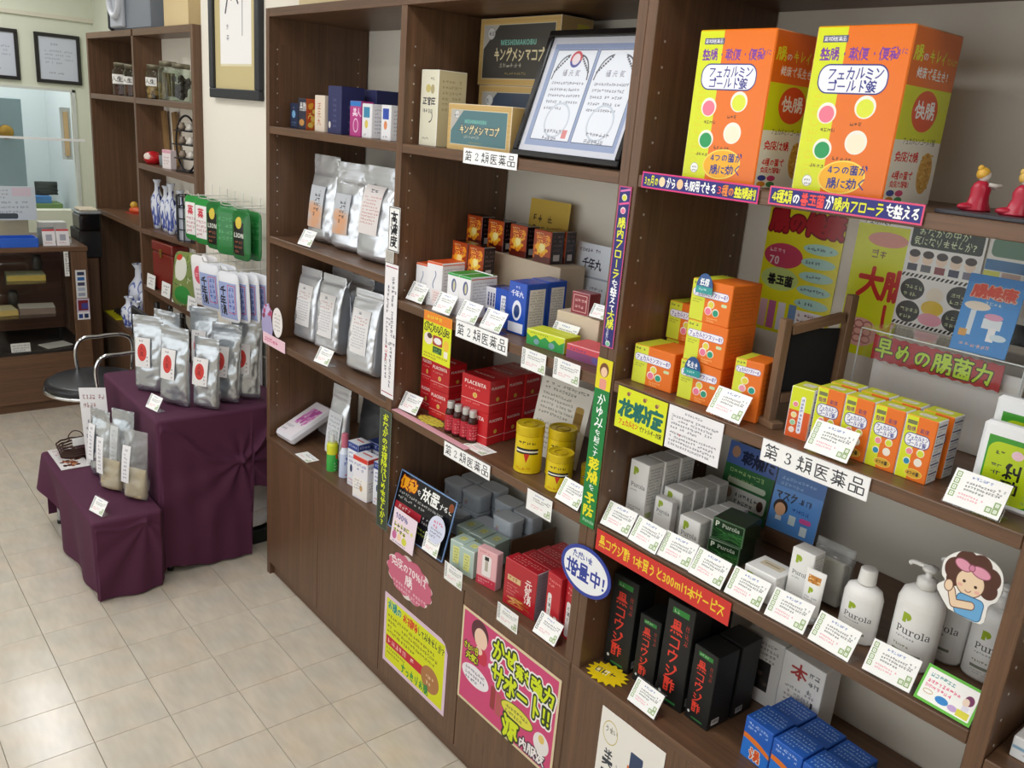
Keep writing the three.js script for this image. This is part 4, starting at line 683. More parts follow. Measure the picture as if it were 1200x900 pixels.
// green bordered card, girl cutout, red banner
room(240);
const greenCard = art(190, 110, (c, W, H) => { fill(c, '#6cc04a', 0, 0, W, H); pill(c, '#fbfaf6', 8, 8, W - 16, H - 16, 4); fine(c, 20, 18, 120, 1, 13, '#4a8a90'); fine(c, 16, 38, 110, 2, 12, '#e0527a', 1.35); oval(c, '#3a8ad0', 84, 82, 22, 11); oval(c, '#c8a8d8', 122, 86, 16, 9); fill(c, '#e0d84a', 136, 78, 40, 20); oval(c, '#7a3a60', 160, 44, 15, 15); oval(c, '#f4dcc8', 152, 52, 11, 12); fill(c, '#e8e2f0', 146, 62, 22, 16); oval(c, null, 34, 76, 16, 6, '#c8a878', 2); }, '#6cc04a');
{
  const t = thing('green_card', 'small white card with green border at the end of the ticket row', 'card', [0.018, C3, -0.389], FACE + rad(-2));
  const m = mesh('printed_card', card(0.084, 0.056, greenCard, 0.001), pmat(greenCard.p, 'paper'), t); m.rotation.x = -0.55; m.position.set(0, 0.003, 0.012);
  mesh('clear_stand', standGeo, ACRYLIC, t).position.z = 0.006;
}
{
  const a = art(230, 220, (c, W, H) => {
    fill(c, '#f6f4f0', 0, 0, W, H); c.lineJoin = 'round';
    for (const [x, y, r] of [[60, 78, 44], [92, 46, 46], [140, 40, 42], [182, 66, 38], [186, 104, 32], [56, 112, 26]]) oval(c, '#59382f', x, y, r, r * 0.95);
    oval(c, '#f4d8b8', 118, 104, 52, 46, '#6a4438', 3); for (const [x, y] of [[96, 104], [140, 110]]) oval(c, '#4a3028', x, y, 6, 5); c.strokeStyle = '#a86a58'; c.lineWidth = 3; c.beginPath(); c.arc(116, 124, 12, 0.3, 2.6); c.stroke(); oval(c, '#efb8a8', 84, 120, 10, 6); oval(c, '#efb8a8', 150, 126, 10, 6);
    oval(c, '#e8a0b8', 80, 54, 32, 18, '#9a5068', 3, 0.2); oval(c, '#e8a0b8', 146, 58, 36, 18, '#9a5068', 3, 0.1); oval(c, '#d98aa8', 112, 54, 11, 11, '#9a5068', 3);
    pill(c, '#6fb0e0', 84, 146, 100, 74, 18, '#35608a', 3); c.strokeStyle = '#6a4438'; c.lineWidth = 30; c.lineCap = 'round'; c.beginPath(); c.moveTo(60, 150); c.lineTo(78, 190); c.lineTo(140, 176); c.stroke(); c.strokeStyle = '#f4d8b8'; c.lineWidth = 24; c.stroke(); oval(c, '#f4d8b8', 46, 138, 16, 20, '#6a4438', 3);
  });
  const o = [[0.28, 0.02], [0.82, 0.0], [0.86, 0.3], [0.96, 0.42], [1, 0.62], [0.95, 0.84], [0.8, 0.96], [0.6, 1], [0.38, 0.97], [0.2, 0.9], [0.04, 0.72], [0.05, 0.5], [0.12, 0.42], [0.02, 0.3], [0.1, 0.18]];
  const t = thing('girl_cutout', 'cardboard cutout of a curly haired girl with a pink bow', 'cutout', [0.02, 1.05, -0.4], FACE + 0.02);
  mesh('printed_cutout', cutout(0.085, 0.1, new THREE.SplineCurve(o.concat([o[0]]).map(([x, y]) => new THREE.Vector2(x, y))).getPoints(60).slice(0, -1).map((p) => [p.x, p.y]), a, 0.0016), pmat(a.p, 'gloss'), t);
  mesh('clear_hanger', box(0.012, 0.0845, 0.0005, 0.008, 0.0925, -0.0012), ACRYLIC, t);
}
const redBanner = art(700, 94, (c, W, H) => { fill(c, '#d2332c', 0, 0, W, H); fitText(c, '黒コウジ酢 1本買うと300ml1本サービス', 18, 20, 660, 52, { color: '#f2d12c', weight: 0.13 }); }, '#d2332c');
sign('red_banner', 'red banner with yellow characters above the black vinegar boxes', 'sign', redBanner, -1.098, -0.758, 0.842, 0.889, { t: 0.001 });
// leaflets hanging at the back of this shelf
room(240);
const darkLeaf = art(190, 220, (c, W, H) => { fill(c, '#3f7a4a', 0, 0, W, H); fill(c, '#5a78c0', 0, 0, W, 70); oval(c, '#c89a7a', 30, 30, 16, 18); text(c, '乾燥に', 56, 18, 42, { color: '#18244a', weight: 0.16 }); fine(c, 20, 80, 140, 2, 16, '#c8e89a'); pill(c, '#dce8cc', 20, 110, 150, 18, 9); pill(c, '#f0f0ea', 10, 136, 170, 52, 8); oval(c, '#c8b0a0', 34, 158, 14, 16); oval(c, '#5a4038', 160, 164, 12, 16); fine(c, 60, 150, 80, 2, 14, '#445'); fill(c, '#2f7a44', 0, 194, W, 26); });
const maskLeaf = art(190, 220, (c, W, H) => { fill(c, '#5f9ae4', 0, 0, W, H); fill(c, '#4a7cc4', 0, 0, W, 60); fine(c, 20, 20, 140, 2, 14, '#9ac4f0'); text(c, 'マスク', 10, 72, 36, { color: '#0f1c38', weight: 0.14, squeeze: 0.8 }); fine(c, 100, 78, 80, 1, 26, '#1a2a50'); oval(c, '#3a241c', 40, 134, 28, 28); oval(c, '#eeb890', 40, 142, 21, 24); fill(c, '#e8ecf0', 28, 166, 24, 16); fine(c, 84, 120, 80, 1, 16, '#2a4a9a'); pill(c, '#e05aa8', 120, 146, 46, 18, 9); fill(c, '#dcecf0', 80, 150, 26, 34); fill(c, '#e8f4f8', 130, 174, 26, 34); });
leaflet('green_leaflet', 'green and blue leaflet at the back behind the pale cream cartons', darkLeaf, 0.3, C3 + 0.001, -1.03, -0.905, 0.158, 0.12, 0, 'leaflet', 'gloss');
leaflet('mask_leaflet', 'blue leaflet with a bearded cartoon face at the back', maskLeaf, 0.262, C3 + 0.032, -0.876, -0.77, 0.126, 0.12, 4, 'leaflet', 'gloss');
{ const m = mesh('leaflet_block', cbox(0.1, 0.0315, 0.03, 0.002, { f: plain('#2b2420') }), WOOD); m.position.set(0.268, C3, -0.823); m.rotation.y = FACE; tag(m, 'low dark wooden block under the blue cartoon leaflet', 'block'); }
// ------------------------------------------------------------------ bottom: black vinegar, blue boxes
room(440);
const vinegar = (W, H) => art(W, H, (c) => { fill(c, '#131515', 0, 0, W, H); fill(c, '#2f8a3a', W * 0.2, H * 0.05, W * 0.62, H * 0.055); fine(c, W * 0.24, H * 0.06, W * 0.52, 1, H * 0.035, '#cfe0c8'); text(c, '黒コウジ酢', W * 0.2, H * 0.16, H * 0.135, { color: '#e8402e', weight: 0.12, vertical: true, squeeze: Math.min(1.1, W * 0.5 / (H * 0.135)), step: 1.06 }); text(c, '仕込み', W * 0.76, H * 0.16, H * 0.06, { color: '#d03a2a', vertical: true, step: 1.2, squeeze: 0.8 }); oval(c, '#d8dcd8', W * 0.14, H * 0.9, W * 0.055, W * 0.055); fill(c, '#2a7a3a', W * 0.28, H * 0.945, W * 0.5, H * 0.02); }, '#131515');
const vTall = vinegar(130, 400), vShort = vinegar(110, 300), vSide = art(110, 300, (c, W, H) => { fill(c, '#151717', 0, 0, W, H); fine(c, 12, 80, 84, 8, 11, '#2c3234', 1.5); fill(c, '#d8d8d4', 16, 262, 40, 24); for (let k = 0; k < 9; k++) fill(c, '#333', 20 + k * 3.6, 265, rr(1, 2.4), 14); }, '#131515');
const BV = 'black vinegar cartons';
[[0.066, -1.096, 0.068, 0.222, vTall, 4, 'tall black vinegar carton nearest the bay side, behind the star tag'], [0.072, -1.015, 0.055, 0.164, vShort, 4, 'short black vinegar carton between the two tall ones'], [0.066, -0.945, 0.068, 0.238, vTall, 3, 'tallest black vinegar carton behind the standing price ticket'], [0.074, -0.871, 0.06, 0.17, vShort, -2, 'short black vinegar carton at the end of the front row']].forEach(([x, z, w, h, f, yaw, label]) => carton('vinegar_carton', label, 'vinegar box', { x, z, y: CAB, w, h, d: 0.066, yaw, faces: { f, r: vSide, t: plain('#171919') }, group: BV }));
carton('vinegar_carton', 'short black vinegar carton directly behind the end of the front row', 'vinegar box', { x: 0.146, z: -0.867, y: CAB, w: 0.06, h: 0.17, d: 0.066, yaw: 0, faces: { f: vShort, r: vSide, t: plain('#171919') }, group: BV });
carton('vinegar_carton', 'black vinegar carton half hidden in the second row', 'vinegar box', { x: 0.15, z: -0.955, y: CAB, w: 0.068, h: 0.238, d: 0.066, yaw: 0, faces: { f: vTall, r: vSide, t: plain('#171919') }, group: BV });
ticket('price ticket in front of the black vinegar cartons', 0.01, -0.97, CAB, { v: 0, yaw: -2 });
room(300);
{
  const a = art(160, 110, (c, W, H) => { fill(c, '#f2d21c', 0, 0, W, H); fine(c, 30, 40, 100, 1, 28, '#fff'); c.lineWidth = 2; fine(c, 30, 40, 100, 1, 26, '#333'); }, '#f2d21c');
  const o = []; for (let i = 0; i < 32; i++) { const q = i / 32 * Math.PI * 2, k = i % 2 ? 0.38 : 0.5; o.push([0.5 + k * Math.cos(q), 0.5 + k * Math.sin(q)]); }
  const m = mesh('star_tag', cutout(0.1, 0.075, o, a, 0.0012), pmat(a.p, 'gloss')); m.rotation.set(-Math.PI / 2, 0, FACE + 0.3, 'YXZ'); m.rotation.order = 'YXZ'; m.rotation.set(-Math.PI / 2 + 0.06, FACE + 0.2, 0); m.position.set(-0.002, CAB + 0.001, -1.045); tag(m, 'yellow star shaped tag lying before the black vinegar cartons', 'tag');
}
const blueFront = art(130, 180, (c, W, H) => { fill(c, '#1f5fc0', 0, 0, W, H); fill(c, '#2a78d8', 0, 90, W, 90); fine(c, 14, 12, 100, 2, 13, '#dfeaff'); c.fillStyle = '#e87a28'; c.beginPath(); c.moveTo(0, 70); c.quadraticCurveTo(70, 70, 130, 104); c.lineTo(130, 122); c.quadraticCurveTo(60, 96, 0, 92); c.fill(); text(c, '湯', 40, 120, 50, { color: '#e05a28', weight: 0.16, edge: 3, edgeColor: '#f4e8d8' }); }, '#1f5fc0');
const blueTop = art(120, 120, (c, W, H) => { fill(c, '#1f5fc0', 0, 0, W, H); fine(c, 10, 14, 100, 5, 11, '#cfe0f4', 1.8); fill(c, '#7aa8e0', 0, 58, W, 3); }, '#1f5fc0');
const BB = 'blue bath cartons';
for (let r = 0; r < 2; r++) for (let q = 0; q < 3; q++) carton('blue_carton', `blue carton with an orange swoosh, ${['front', 'rear'][r]} row, ${['first', 'second', 'third'][q]} counted from the vinegar`, 'bath salt box', { x: 0.058 + r * 0.07 + (2 - q) * 0.01, z: -0.735 + q * 0.068 + r * 0.006, y: CAB, w: 0.064, h: [0.088, 0.082][r], d: 0.064, yaw: -4, faces: { f: blueFront, r: blueFront, t: blueTop }, group: BB });
const packA = art(120, 200, (c, W, H) => { fill(c, '#eceae6', 0, 0, W, H); fill(c, '#2a2624', 10, 70, 80, 90); for (let k = 0; k < 20; k++) oval(c, ['#3a3230', '#5a4a44', '#1a1616'][k % 3], rr(14, 86), rr(74, 156), 9, 7); fine(c, 14, 14, 90, 4, 10, '#777'); }), packB = art(120, 200, (c, W, H) => { fill(c, '#f0eeea', 0, 0, W, H); text(c, '本', 26, 14, 46, { color: '#b03a34', weight: 0.13 }); fine(c, 78, 20, 20, 3, 16, '#666'); fine(c, 16, 84, 90, 6, 9, '#777', 1.5); fill(c, '#444', 96, 100, 6, 80); });
carton('tea_carton', 'pale carton with a dark photograph behind the vinegar cartons', 'tea box', { x: 0.24, z: -0.862, y: CAB, w: 0.09, h: 0.155, d: 0.05, yaw: 2, faces: { f: packA, r: plain('#eceae6'), t: plain('#eceae6') } });
carton('tea_carton', 'pale carton with a red character behind the blue cartons', 'tea box', { x: 0.23, z: -0.765, y: CAB, w: 0.095, h: 0.16, d: 0.06, yaw: -2, faces: { f: packB, r: plain('#f0eeea'), t: plain('#f0eeea') } });
// white leaflets lying in the next bay
room(160);
const stackTop = art(120, 90, (c, W, H) => { fill(c, '#f2f3f4', 0, 0, W, H); fine(c, 10, 16, 100, 4, 9, '#667', 1.6); });
const stackEdge = art(80, 20, (c, W, H) => { fill(c, '#eef0f2', 0, 0, W, H); fill(c, '#8fb4cf', 0, 8, W, 3); fine(c, 8, 12, 60, 1, 5, '#777'); });
carton('leaflet_stack', 'flat white boxes of leaflets lying in the next bay beyond the divider', 'box', { x: 0.04, z: -0.3, y: 0.8685, w: 0.15, h: 0.034, d: 0.11, yaw: 0, faces: { f: stackEdge, r: stackEdge, t: stackTop }, finish: 'paper' });
// poster on the doors below
const tasty = art(360, 420, (c, W, H) => { fill(c, '#f2efe8', 0, 0, W, H); oval(c, null, 62, 72, 42, 40, '#c8b45a', 3); text(c, 'うまい', 30, 50, 24, { color: '#6a6a50' }); text(c, '美味', 34, 130, 62, { color: '#3a4048', weight: 0.1, vertical: true }); text(c, 'しい', 40, 262, 54, { color: '#3a4048', weight: 0.1, vertical: true }); fine(c, 112, 160, 12, 8, 12, '#888'); fill(c, '#e8793a', 176, 130, 110, 290); fill(c, '#b4521a', 196, 150, 66, 270); pill(c, '#3a4a6a', 186, 78, 70, 60, 6); fill(c, '#c8702a', 196, 136, 52, 120); text(c, 'お酢', 300, 250, 44, { color: '#4a4a4a', vertical: true, weight: 0.09 }); fine(c, 312, 170, 20, 3, 18, '#777'); });
sign('vinegar_poster', 'white poster with a brown bottle on the cabinet door', 'poster', tasty, -1.022, -0.845, 0.21, 0.505, { finish: 'paper' });
// ================================================================== middle bay: signs on the uprights
room(760);
const vstrip = art(64, 640, (c, W, H) => { fill(c, '#2b2a70', 0, 0, W, H); c.strokeStyle = '#c84a78'; c.lineWidth = 5; c.strokeRect(2, 2, W - 4, H - 4); for (const [y, k] of [[10, '#d87ab0'], [60, '#e85a9a']]) { c.save(); c.translate(6, y); c.rotate(-0.2); fill(c, k, 0, 6, 52, 8); c.restore(); } spotty(c, 32, 42, 11, '#d8d84a'); spotty(c, 32, 92, 11, '#e87aa0'); text(c, '腸内フローラ', 12, 118, 40, { color: '#e8e83a', vertical: true, weight: 0.14, step: 1.0 }); text(c, 'を整えて', 14, 362, 34, { color: '#fff', vertical: true, weight: 0.13, step: 0.94 }); text(c, '大腸', 12, 488, 38, { color: '#e8e83a', vertical: true, weight: 0.14, step: 0.95 }); text(c, 'を元気に!!', 16, 562, 14, { color: '#fff', vertical: true, step: 0.8 }); spotty(c, 32, 624, 10, '#7ac0a0'); }, '#2b2a70');
sign('upright_strip', 'narrow dark blue strip with vertical yellow characters on the double upright', 'sign', vstrip, -1.1455, -1.114, 1.268, 1.579);
const itchy = art(80, 740, (c, W, H) => { fill(c, '#14803c', 0, 0, W, H); fill(c, '#e8d81c', 0, 0, W, 128); oval(c, '#7a4a2a', 40, 46, 24, 30); oval(c, '#f2cba8', 40, 54, 17, 21); pill(c, '#e89a8a', 22, 82, 36, 46, 10); text(c, 'かゆみ', 18, 148, 46, { color: '#fff', vertical: true, weight: 0.12, step: 1.08 }); text(c, 'を起こす', 26, 300, 29, { color: '#fff', vertical: true, weight: 0.12, step: 1.04 }); text(c, '乾燥', 12, 426, 56, { color: '#f2e41c', vertical: true, weight: 0.15, step: 1.04 }); text(c, 'を', 26, 546, 30, { color: '#fff' }); text(c, '予防', 12, 582, 56, { color: '#f2e41c', vertical: true, weight: 0.15, step: 1.04 }); c.fillStyle = '#d8f0d8'; c.font = '20px serif'; c.fillText('Purola', 14, 722); }, '#14803c');
sign('upright_strip', 'green strip with a lady picture and white and yellow characters', 'sign', itchy, -1.151, -1.109, 0.88, 1.244);
const onaka = art(92, 720, (c, W, H) => { fill(c, '#3f4a3c', 0, 0, W, H); c.strokeStyle = '#5f6a60'; c.lineWidth = 5; c.strokeRect(2, 2, W - 4, H - 4); text(c, 'おなかのお掃除はじめませんか?', 24, 22, 44, { color: '#dff01e', vertical: true, weight: 0.14, step: 1.03 }); }, '#3f4a3c');
sign('upright_strip', 'grey green laminated strip with vertical lime characters asking about cleansing', 'sign', onaka, -1.963, -1.902, 0.524, 0.886, { finish: 'gloss' });
const noteStrip = art(110, 700, (c, W, H) => { fill(c, '#f3f0f2', 0, 0, W, H); fill(c, '#a83a50', 6, 14, W - 12, 5); fill(c, '#a83a50', 6, H - 24, W - 12, 5); fine(c, 62, 60, 24, 26, 22, '#334', 1.02); fine(c, 22, 110, 22, 24, 20, '#445', 1.04); fine(c, 22, 420, 24, 4, 22, '#c8303a', 1.05); });
sign('upright_strip', 'long white strip with tiny vertical writing between two red lines', 'sign', noteStrip, -1.964, -1.9, 0.925, 1.294, { finish: 'paper' });
const dense = art(84, 200, (c, W, H) => { fill(c, '#f6f5f3', 0, 0, W, H); c.strokeStyle = '#333'; c.lineWidth = 4; c.strokeRect(4, 4, W - 8, H - 8); text(c, '高濃度', 16, 18, 52, { color: '#15151a', vertical: true, weight: 0.13, step: 1.06 }); });
sign('upright_sign', 'short white sign with three bold black characters on the upright', 'sign', dense, -1.956, -1.902, 1.327, 1.443, { finish: 'paper' });
const plastic = art(40, 100, (c, W, H) => { fill(c, '#c4c0b8', 0, 0, W, H); fine(c, 6, 10, 26, 7, 9, '#776f66'); });
sign('upright_sleeve', 'empty grey plastic sleeve between the two white upright signs', 'sleeve', plastic, -1.966, -1.925, 1.296, 1.326);
for (const [label, z0, z1, y0, y1] of [['white strip reading class 2 drugs below the framed certificate', -1.645, -1.451, 1.578, 1.612], ['white strip reading class 2 drugs below the blue cartons', -1.632, -1.433, 1.171, 1.212], ['white strip reading class 2 drugs below the red cartons', -1.65, -1.46, 0.855, 0.893]]) sign('class_sign', label, 'sign', RUI2, z0, z1, y0, y1, { finish: 'paper', x: -0.002 });
room(280);
const newYellow = art(180, 250, (c, W, H) => { fill(c, '#dfe31e', 0, 0, W, H); fill(c, '#f08a2a', 0, 0, W, 50); fine(c, 20, 12, 130, 1, 24, '#e8e03a'); text(c, 'かゆい人に', 8, 60, 38, { color: '#e8f01e', weight: 0.16, squeeze: 0.82, edge: 5, edgeColor: '#1a1a1a' }); oval(c, '#f2e4dc', 36, 140, 28, 32); oval(c, '#5a4038', 44, 124, 16, 14); pill(c, '#a83a3a', 66, 112, 62, 52, 8); oval(c, '#f4f0ee', 97, 138, 25, 17); fill(c, '#2a5a2a', 68, 170, 58, 34); fine(c, 76, 178, 42, 2, 10, '#b8d88a'); oval(c, '#f0c040', 152, 146, 17, 28); fill(c, '#f0e8d8', 140, 176, 24, 34); fine(c, 10, 214, 150, 2, 11, '#6a3a1a'); }, '#dfe31e');
sign('pop_card', 'small lime and orange pop card hung below the white medicine cartons', 'sign', newYellow, -1.77, -1.648, 1.084, 1.207, { x: -0.002 });
// ------------------------------------------------------------------ top shelf: ginseng, wooden boxes, certificate
const ginsengF = art(110, 260, (c, W, H) => { fill(c, '#e6e2cc', 0, 0, W, H); fine(c, 60, 22, 30, 1, 12, '#776'); oval(c, '#cdbf7a', 48, 62, 16, 14); oval(c, '#b8ac84', 76, 64, 12, 16); text(c, '正官庄', 14, 92, 27, { color: '#2a2a38', weight: 0.13 }); fine(c, 18, 132, 66, 1, 15, '#444'); c.strokeStyle = '#555'; c.lineWidth = 4; c.beginPath(); c.arc(60, 158, 20, -0.6, 1.6); c.stroke(); fine(c, 20, 232, 50, 1, 8, '#776'); });
const ginsengR = art(110, 260, (c, W, H) => { fill(c, '#d6c9a0', 0, 0, W, H); fine(c, 14, 30, 80, 6, 12, '#a8996c', 1.6); });
carton('ginseng_box', 'tall cream and gold ginseng box standing beside the divider', 'medicine box', { x: 0.04, z: -1.898, y: A1, w: 0.076, h: 0.18, d: 0.085, yaw: 0, faces: { f: ginsengF, r: ginsengR, t: plain('#e6e2cc') }, finish: 'gloss' });
room(260);
const king = (bg, W, H) => art(W, H, (c) => { fill(c, '#c9a86a', 0, 0, W, H); for (let k = 0; k < 40; k++) { c.strokeStyle = 'rgba(160,120,60,0.25)'; c.lineWidth = 1; const y = rr(0, H); c.beginPath(); c.moveTo(0, y); c.lineTo(W, y + rr(-6, 6)); c.stroke(); } const m = W * 0.055; fill(c, '#d8d0b8', m - 2, m - 2, W - 2 * m + 4, H - 2 * m + 4); fill(c, bg, m, m, W - 2 * m, H - 2 * m); c.fillStyle = '#b8b4ac'; c.beginPath(); c.moveTo(m, m); c.lineTo(m + W * 0.2, m); c.lineTo(m, m + W * 0.2); c.fill(); oval(c, '#d4d4d0', W * 0.15, H * 0.22, H * 0.09, H * 0.09, '#9a9a98', 2); fine(c, W * 0.11, H * 0.19, W * 0.08, 1, H * 0.07, '#667'); c.font = `bold ${H * 0.11}px sans-serif`; c.fillStyle = '#7ac0b0'; c.fillText('MESHIMAKOBU', W * 0.28, H * 0.4); fitText(c, 'キングメシマコブ', W * 0.2, H * 0.44, W * 0.64, H * 0.2, { color: '#e8dcb0', weight: 0.14, edge: 2, edgeColor: '#444' }); fine(c, W * 0.28, H * 0.66, W * 0.44, 1, H * 0.08, '#b8b4a4'); fine(c, W * 0.36, H * 0.8, W * 0.28, 1, H * 0.05, '#a89a60'); });
const kingBig = king('#4c4a46', 340, 190), kingBlue = king('#3f4a5c', 340, 190), kingSmall = king('#557a80', 300, 130), kingSide = art(80, 120, (c, W, H) => { fill(c, '#c9a86a', 0, 0, W, H); fill(c, '#d8c83a', 40, 10, 30, 26); });
const KG = 'wooden mushroom extract boxes';
carton('wooden_box', 'large wooden box with blue label at the bottom of the rear pair', 'box', { x: 0.2, z: -1.872, y: A1, w: 0.31, h: 0.158, d: 0.1, yaw: -1, faces: { f: kingBlue, r: kingSide, t: kingSide }, group: KG });
carton('wooden_box', 'large wooden box with grey label on top of the rear pair', 'box', { x: 0.198, z: -1.878, y: A1 + 0.1583, w: 0.31, h: 0.157, d: 0.1, yaw: -1, faces: { f: kingBig, r: kingSide, t: kingSide }, finish: 'gloss', group: KG });
carton('wooden_box', 'small wooden box with teal label standing in front by the frame', 'box', { x: 0.028, z: -1.758, y: A1, w: 0.232, h: 0.105, d: 0.075, yaw: 1.5, faces: { f: kingSmall, r: kingSide, t: kingSide }, group: KG });
{
  // framed certificate leaning on the boxes
  room(420);
  const a = art(420, 330, (c, W, H) => { fill(c, '#d4d6e0', 0, 0, W, H); fill(c, '#93a2c4', 22, 18, W - 44, H - 36); for (const x of [40, 218]) { fill(c, '#e8ecf4', x, 36, 166, 258); c.strokeStyle = '#4a5468'; c.lineWidth = 2; c.strokeRect(x, 36, 166, 258); for (const s of [0, 1]) { c.save(); c.translate(x + s * 166, 36); c.scale(s ? -1 : 1, 1); c.strokeStyle = '#3a3f4c'; c.lineWidth = 4; c.beginPath(); c.moveTo(8, 84); c.quadraticCurveTo(16, 20, 60, 14); c.stroke(); for (let k = 0; k < 8; k++) oval(c, '#4a4f5a', 12 + k * 6, 62 - k * 6, 4, 3); c.restore(); } text(c, '福元気', x + 50, 92, 18, { color: '#889', step: 1.5 }); fine(c, x + 16, 126, 132, 5, 9, '#556', 2); oval(c, null, x + 90, 236, 48, 48, '#c8d0dc', 6); fine(c, x + 50, 262, 90, 2, 12, '#667', 1.6); } oval(c, '#e6d8dc', 128, 62, 20, 20, '#c83a48', 7); c.beginPath(); c.arc(128, 62, 20, 0.2, 2.9); c.strokeStyle = '#3a4a9a'; c.lineWidth = 7; c.stroke(); fill(c, '#d88a8a', 170, 262, 20, 24); });
  const W = 0.325, H = 0.27, t = thing('certificate_frame', 'black framed certificate sheet leaning against the wooden boxes', 'picture frame', [0.03, A1 + 0.003, -1.345], FACE);
  const g = new THREE.Group(); t.rotation.order = 'YXZ'; t.rotation.x = -0.32;
  mesh('certificate', box(W - 0.02, H - 0.02, 0.004, 0, H / 2 + 0.004, 0), pmat(a.p, 'paper'), t).geometry = card(W - 0.02, H - 0.02, a, 0.003).translate(0, 0.014, 0);
  for (const [w, h, x, y] of [[W, 0.014, 0, 0.007], [W, 0.014, 0, H + 0.001], [0.014, H - 0.02, -W / 2 + 0.007, H / 2 + 0.004], [0.014, H - 0.02, W / 2 - 0.007, H / 2 + 0.004]]) mesh('frame_bar', cbox(w, h, 0.016, 0.002, { f: plain('#18181c') }).translate(x, y - h / 2, 0.001), BLACKGLOSS, t);
  mesh('glass', box(W - 0.026, H - 0.026, 0.001, 0, H / 2 + 0.004, 0.005), GLASS, t);
}
// ------------------------------------------------------------------ second shelf of the middle bay
room(260);
const orW = art(110, 210, (c, W, H) => { fill(c, '#f1f0f3', 0, 0, W, H); fill(c, '#e2561e', 0, 0, W, 8); c.strokeStyle = '#7a86a8'; c.lineWidth = 6; c.beginPath(); c.moveTo(60, 40); c.bezierCurveTo(84, 70, 30, 90, 52, 124); c.stroke(); fill(c, '#f3e6e4', 40, 130, 66, 70); fine(c, 52, 140, 40, 4, 8, '#c87a7a'); fine(c, 10, 150, 22, 3, 7, '#5a8a5a'); });
const orTop = art(110, 150, (c, W, H) => { fill(c, '#e2561e', 0, 0, W, H); fine(c, 20, 40, 60, 2, 10, '#f2b08a'); }, '#e2561e'), whSide = art(120, 200, (c, W, H) => { fill(c, '#f1f0f3', 0, 0, W, H); fill(c, '#e2561e', 0, 6, W, 4); fine(c, 10, 24, 100, 9, 8, '#99a', 1.9); });
const grW = art(90, 200, (c, W, H) => { fill(c, '#f1f0f3', 0, 0, W, H); fill(c, '#1f9a3a', 0, 0, W, 8); oval(c, '#5a5f90', 52, 56, 20, 34); oval(c, '#d8d4a8', 54, 58, 9, 26); fine(c, 12, 110, 60, 5, 8, '#889'); }), grTop = plain('#1f9a3c');
const W2 = 'white medicine cartons on the second shelf';
carton('white_carton', 'white carton with orange lid farther in beside the divider', 'medicine box', { x: 0.05, z: -1.896, y: B2, w: 0.05, h: 0.1, d: 0.08, yaw: 6, faces: { f: orW, r: whSide, t: orTop }, group: W2 });
carton('white_carton', 'larger white carton with orange lid in front of the green lidded pair', 'medicine box', { x: 0.043, z: -1.835, y: B2, w: 0.058, h: 0.115, d: 0.085, yaw: 8, faces: { f: orW, r: whSide, t: orTop }, group: W2 });
carton('white_carton', 'white carton with green lid next to the orange lidded carton', 'medicine box', { x: 0.038, z: -1.735, y: B2, w: 0.043, h: 0.103, d: 0.09, yaw: 6, faces: { f: grW, r: whSide, t: grTop }, group: W2 });
carton('white_carton', 'white carton with green lid next to the blue cartons', 'medicine box', { x: 0.042, z: -1.6915, y: B2, w: 0.043, h: 0.103, d: 0.09, yaw: 6, faces: { f: grW, r: whSide, t: grTop }, group: W2 });
const stripeF = art(100, 120, (c, W, H) => { fill(c, '#efeef4', 0, 0, W, H); for (let k = 0; k < 4; k++) { fill(c, '#3a3f78', 14 + k * 21, 18, 12, 52); fine(c, 15 + k * 21, 20, 10, 4, 10, '#dde'); } fill(c, '#3a4a8a', 0, 84, W, 36); });
carton('striped_carton', 'small white carton with blue stripes between green lidded and blue cartons', 'medicine box', { x: 0.1, z: -1.655, y: B2, w: 0.05, h: 0.08, d: 0.06, yaw: 4, faces: { f: stripeF, r: plain('#27275a'), t: plain('#34345a') } });
const blF = art(120, 230, (c, W, H) => { fill(c, '#1f4fb8', 0, 0, W, H); fine(c, 46, 12, 30, 1, 14, '#dfe8ff'); text(c, '千年丸', 14, 34, 29, { color: '#f4f6ff', weight: 0.12 }); oval(c, '#e8ecf8', 62, 124, 32, 46); oval(c, '#26407a', 62, 128, 20, 30); fill(c, '#eef0f8', 8, 180, 104, 44); }, '#1f4fb8');
const blR = art(110, 230, (c, W, H) => { fill(c, '#1f4fb8', 0, 0, W, H); fill(c, '#ece8e2', 14, 24, 84, 190); fine(c, 20, 34, 70, 14, 8, '#8a8580', 1.55); }, '#1f4fb8');
const blL = art(110, 170, (c, W, H) => { fill(c, '#1f4fb8', 0, 0, W, H); pill(c, '#eef0f6', 40, 26, 34, 100, 3); fine(c, 46, 34, 22, 6, 14, '#446', 1.1); }, '#1f4fb8');
const blT = art(80, 80, (c, W, H) => { fill(c, '#1f4fb8', 0, 0, W, H); c.strokeStyle = '#173a8a'; c.lineWidth = 4; c.strokeRect(4, 4, W - 8, H - 8); }, '#1f4fb8');
const BG = 'royal blue medicine cartons';
carton('blue_medicine_carton', 'royal blue carton with a white moon in front', 'medicine box', { x: 0.06, z: -1.519, y: B2, w: 0.06, h: 0.122, d: 0.07, yaw: 4, faces: { f: blF, r: blR, t: blT }, finish: 'gloss', group: BG });
carton('blue_medicine_carton', 'royal blue carton directly behind the one with the moon', 'medicine box', { x: 0.135, z: -1.528, y: B2, w: 0.06, h: 0.122, d: 0.062, yaw: 4, faces: { f: blF, r: blR, t: blT }, finish: 'gloss', group: BG });
carton('blue_medicine_carton', 'shorter royal blue carton with an upright white label', 'medicine box', { x: 0.072, z: -1.583, y: B2, w: 0.06, h: 0.092, d: 0.06, yaw: 1, faces: { f: blL, r: blR, t: blT }, finish: 'gloss', group: BG });
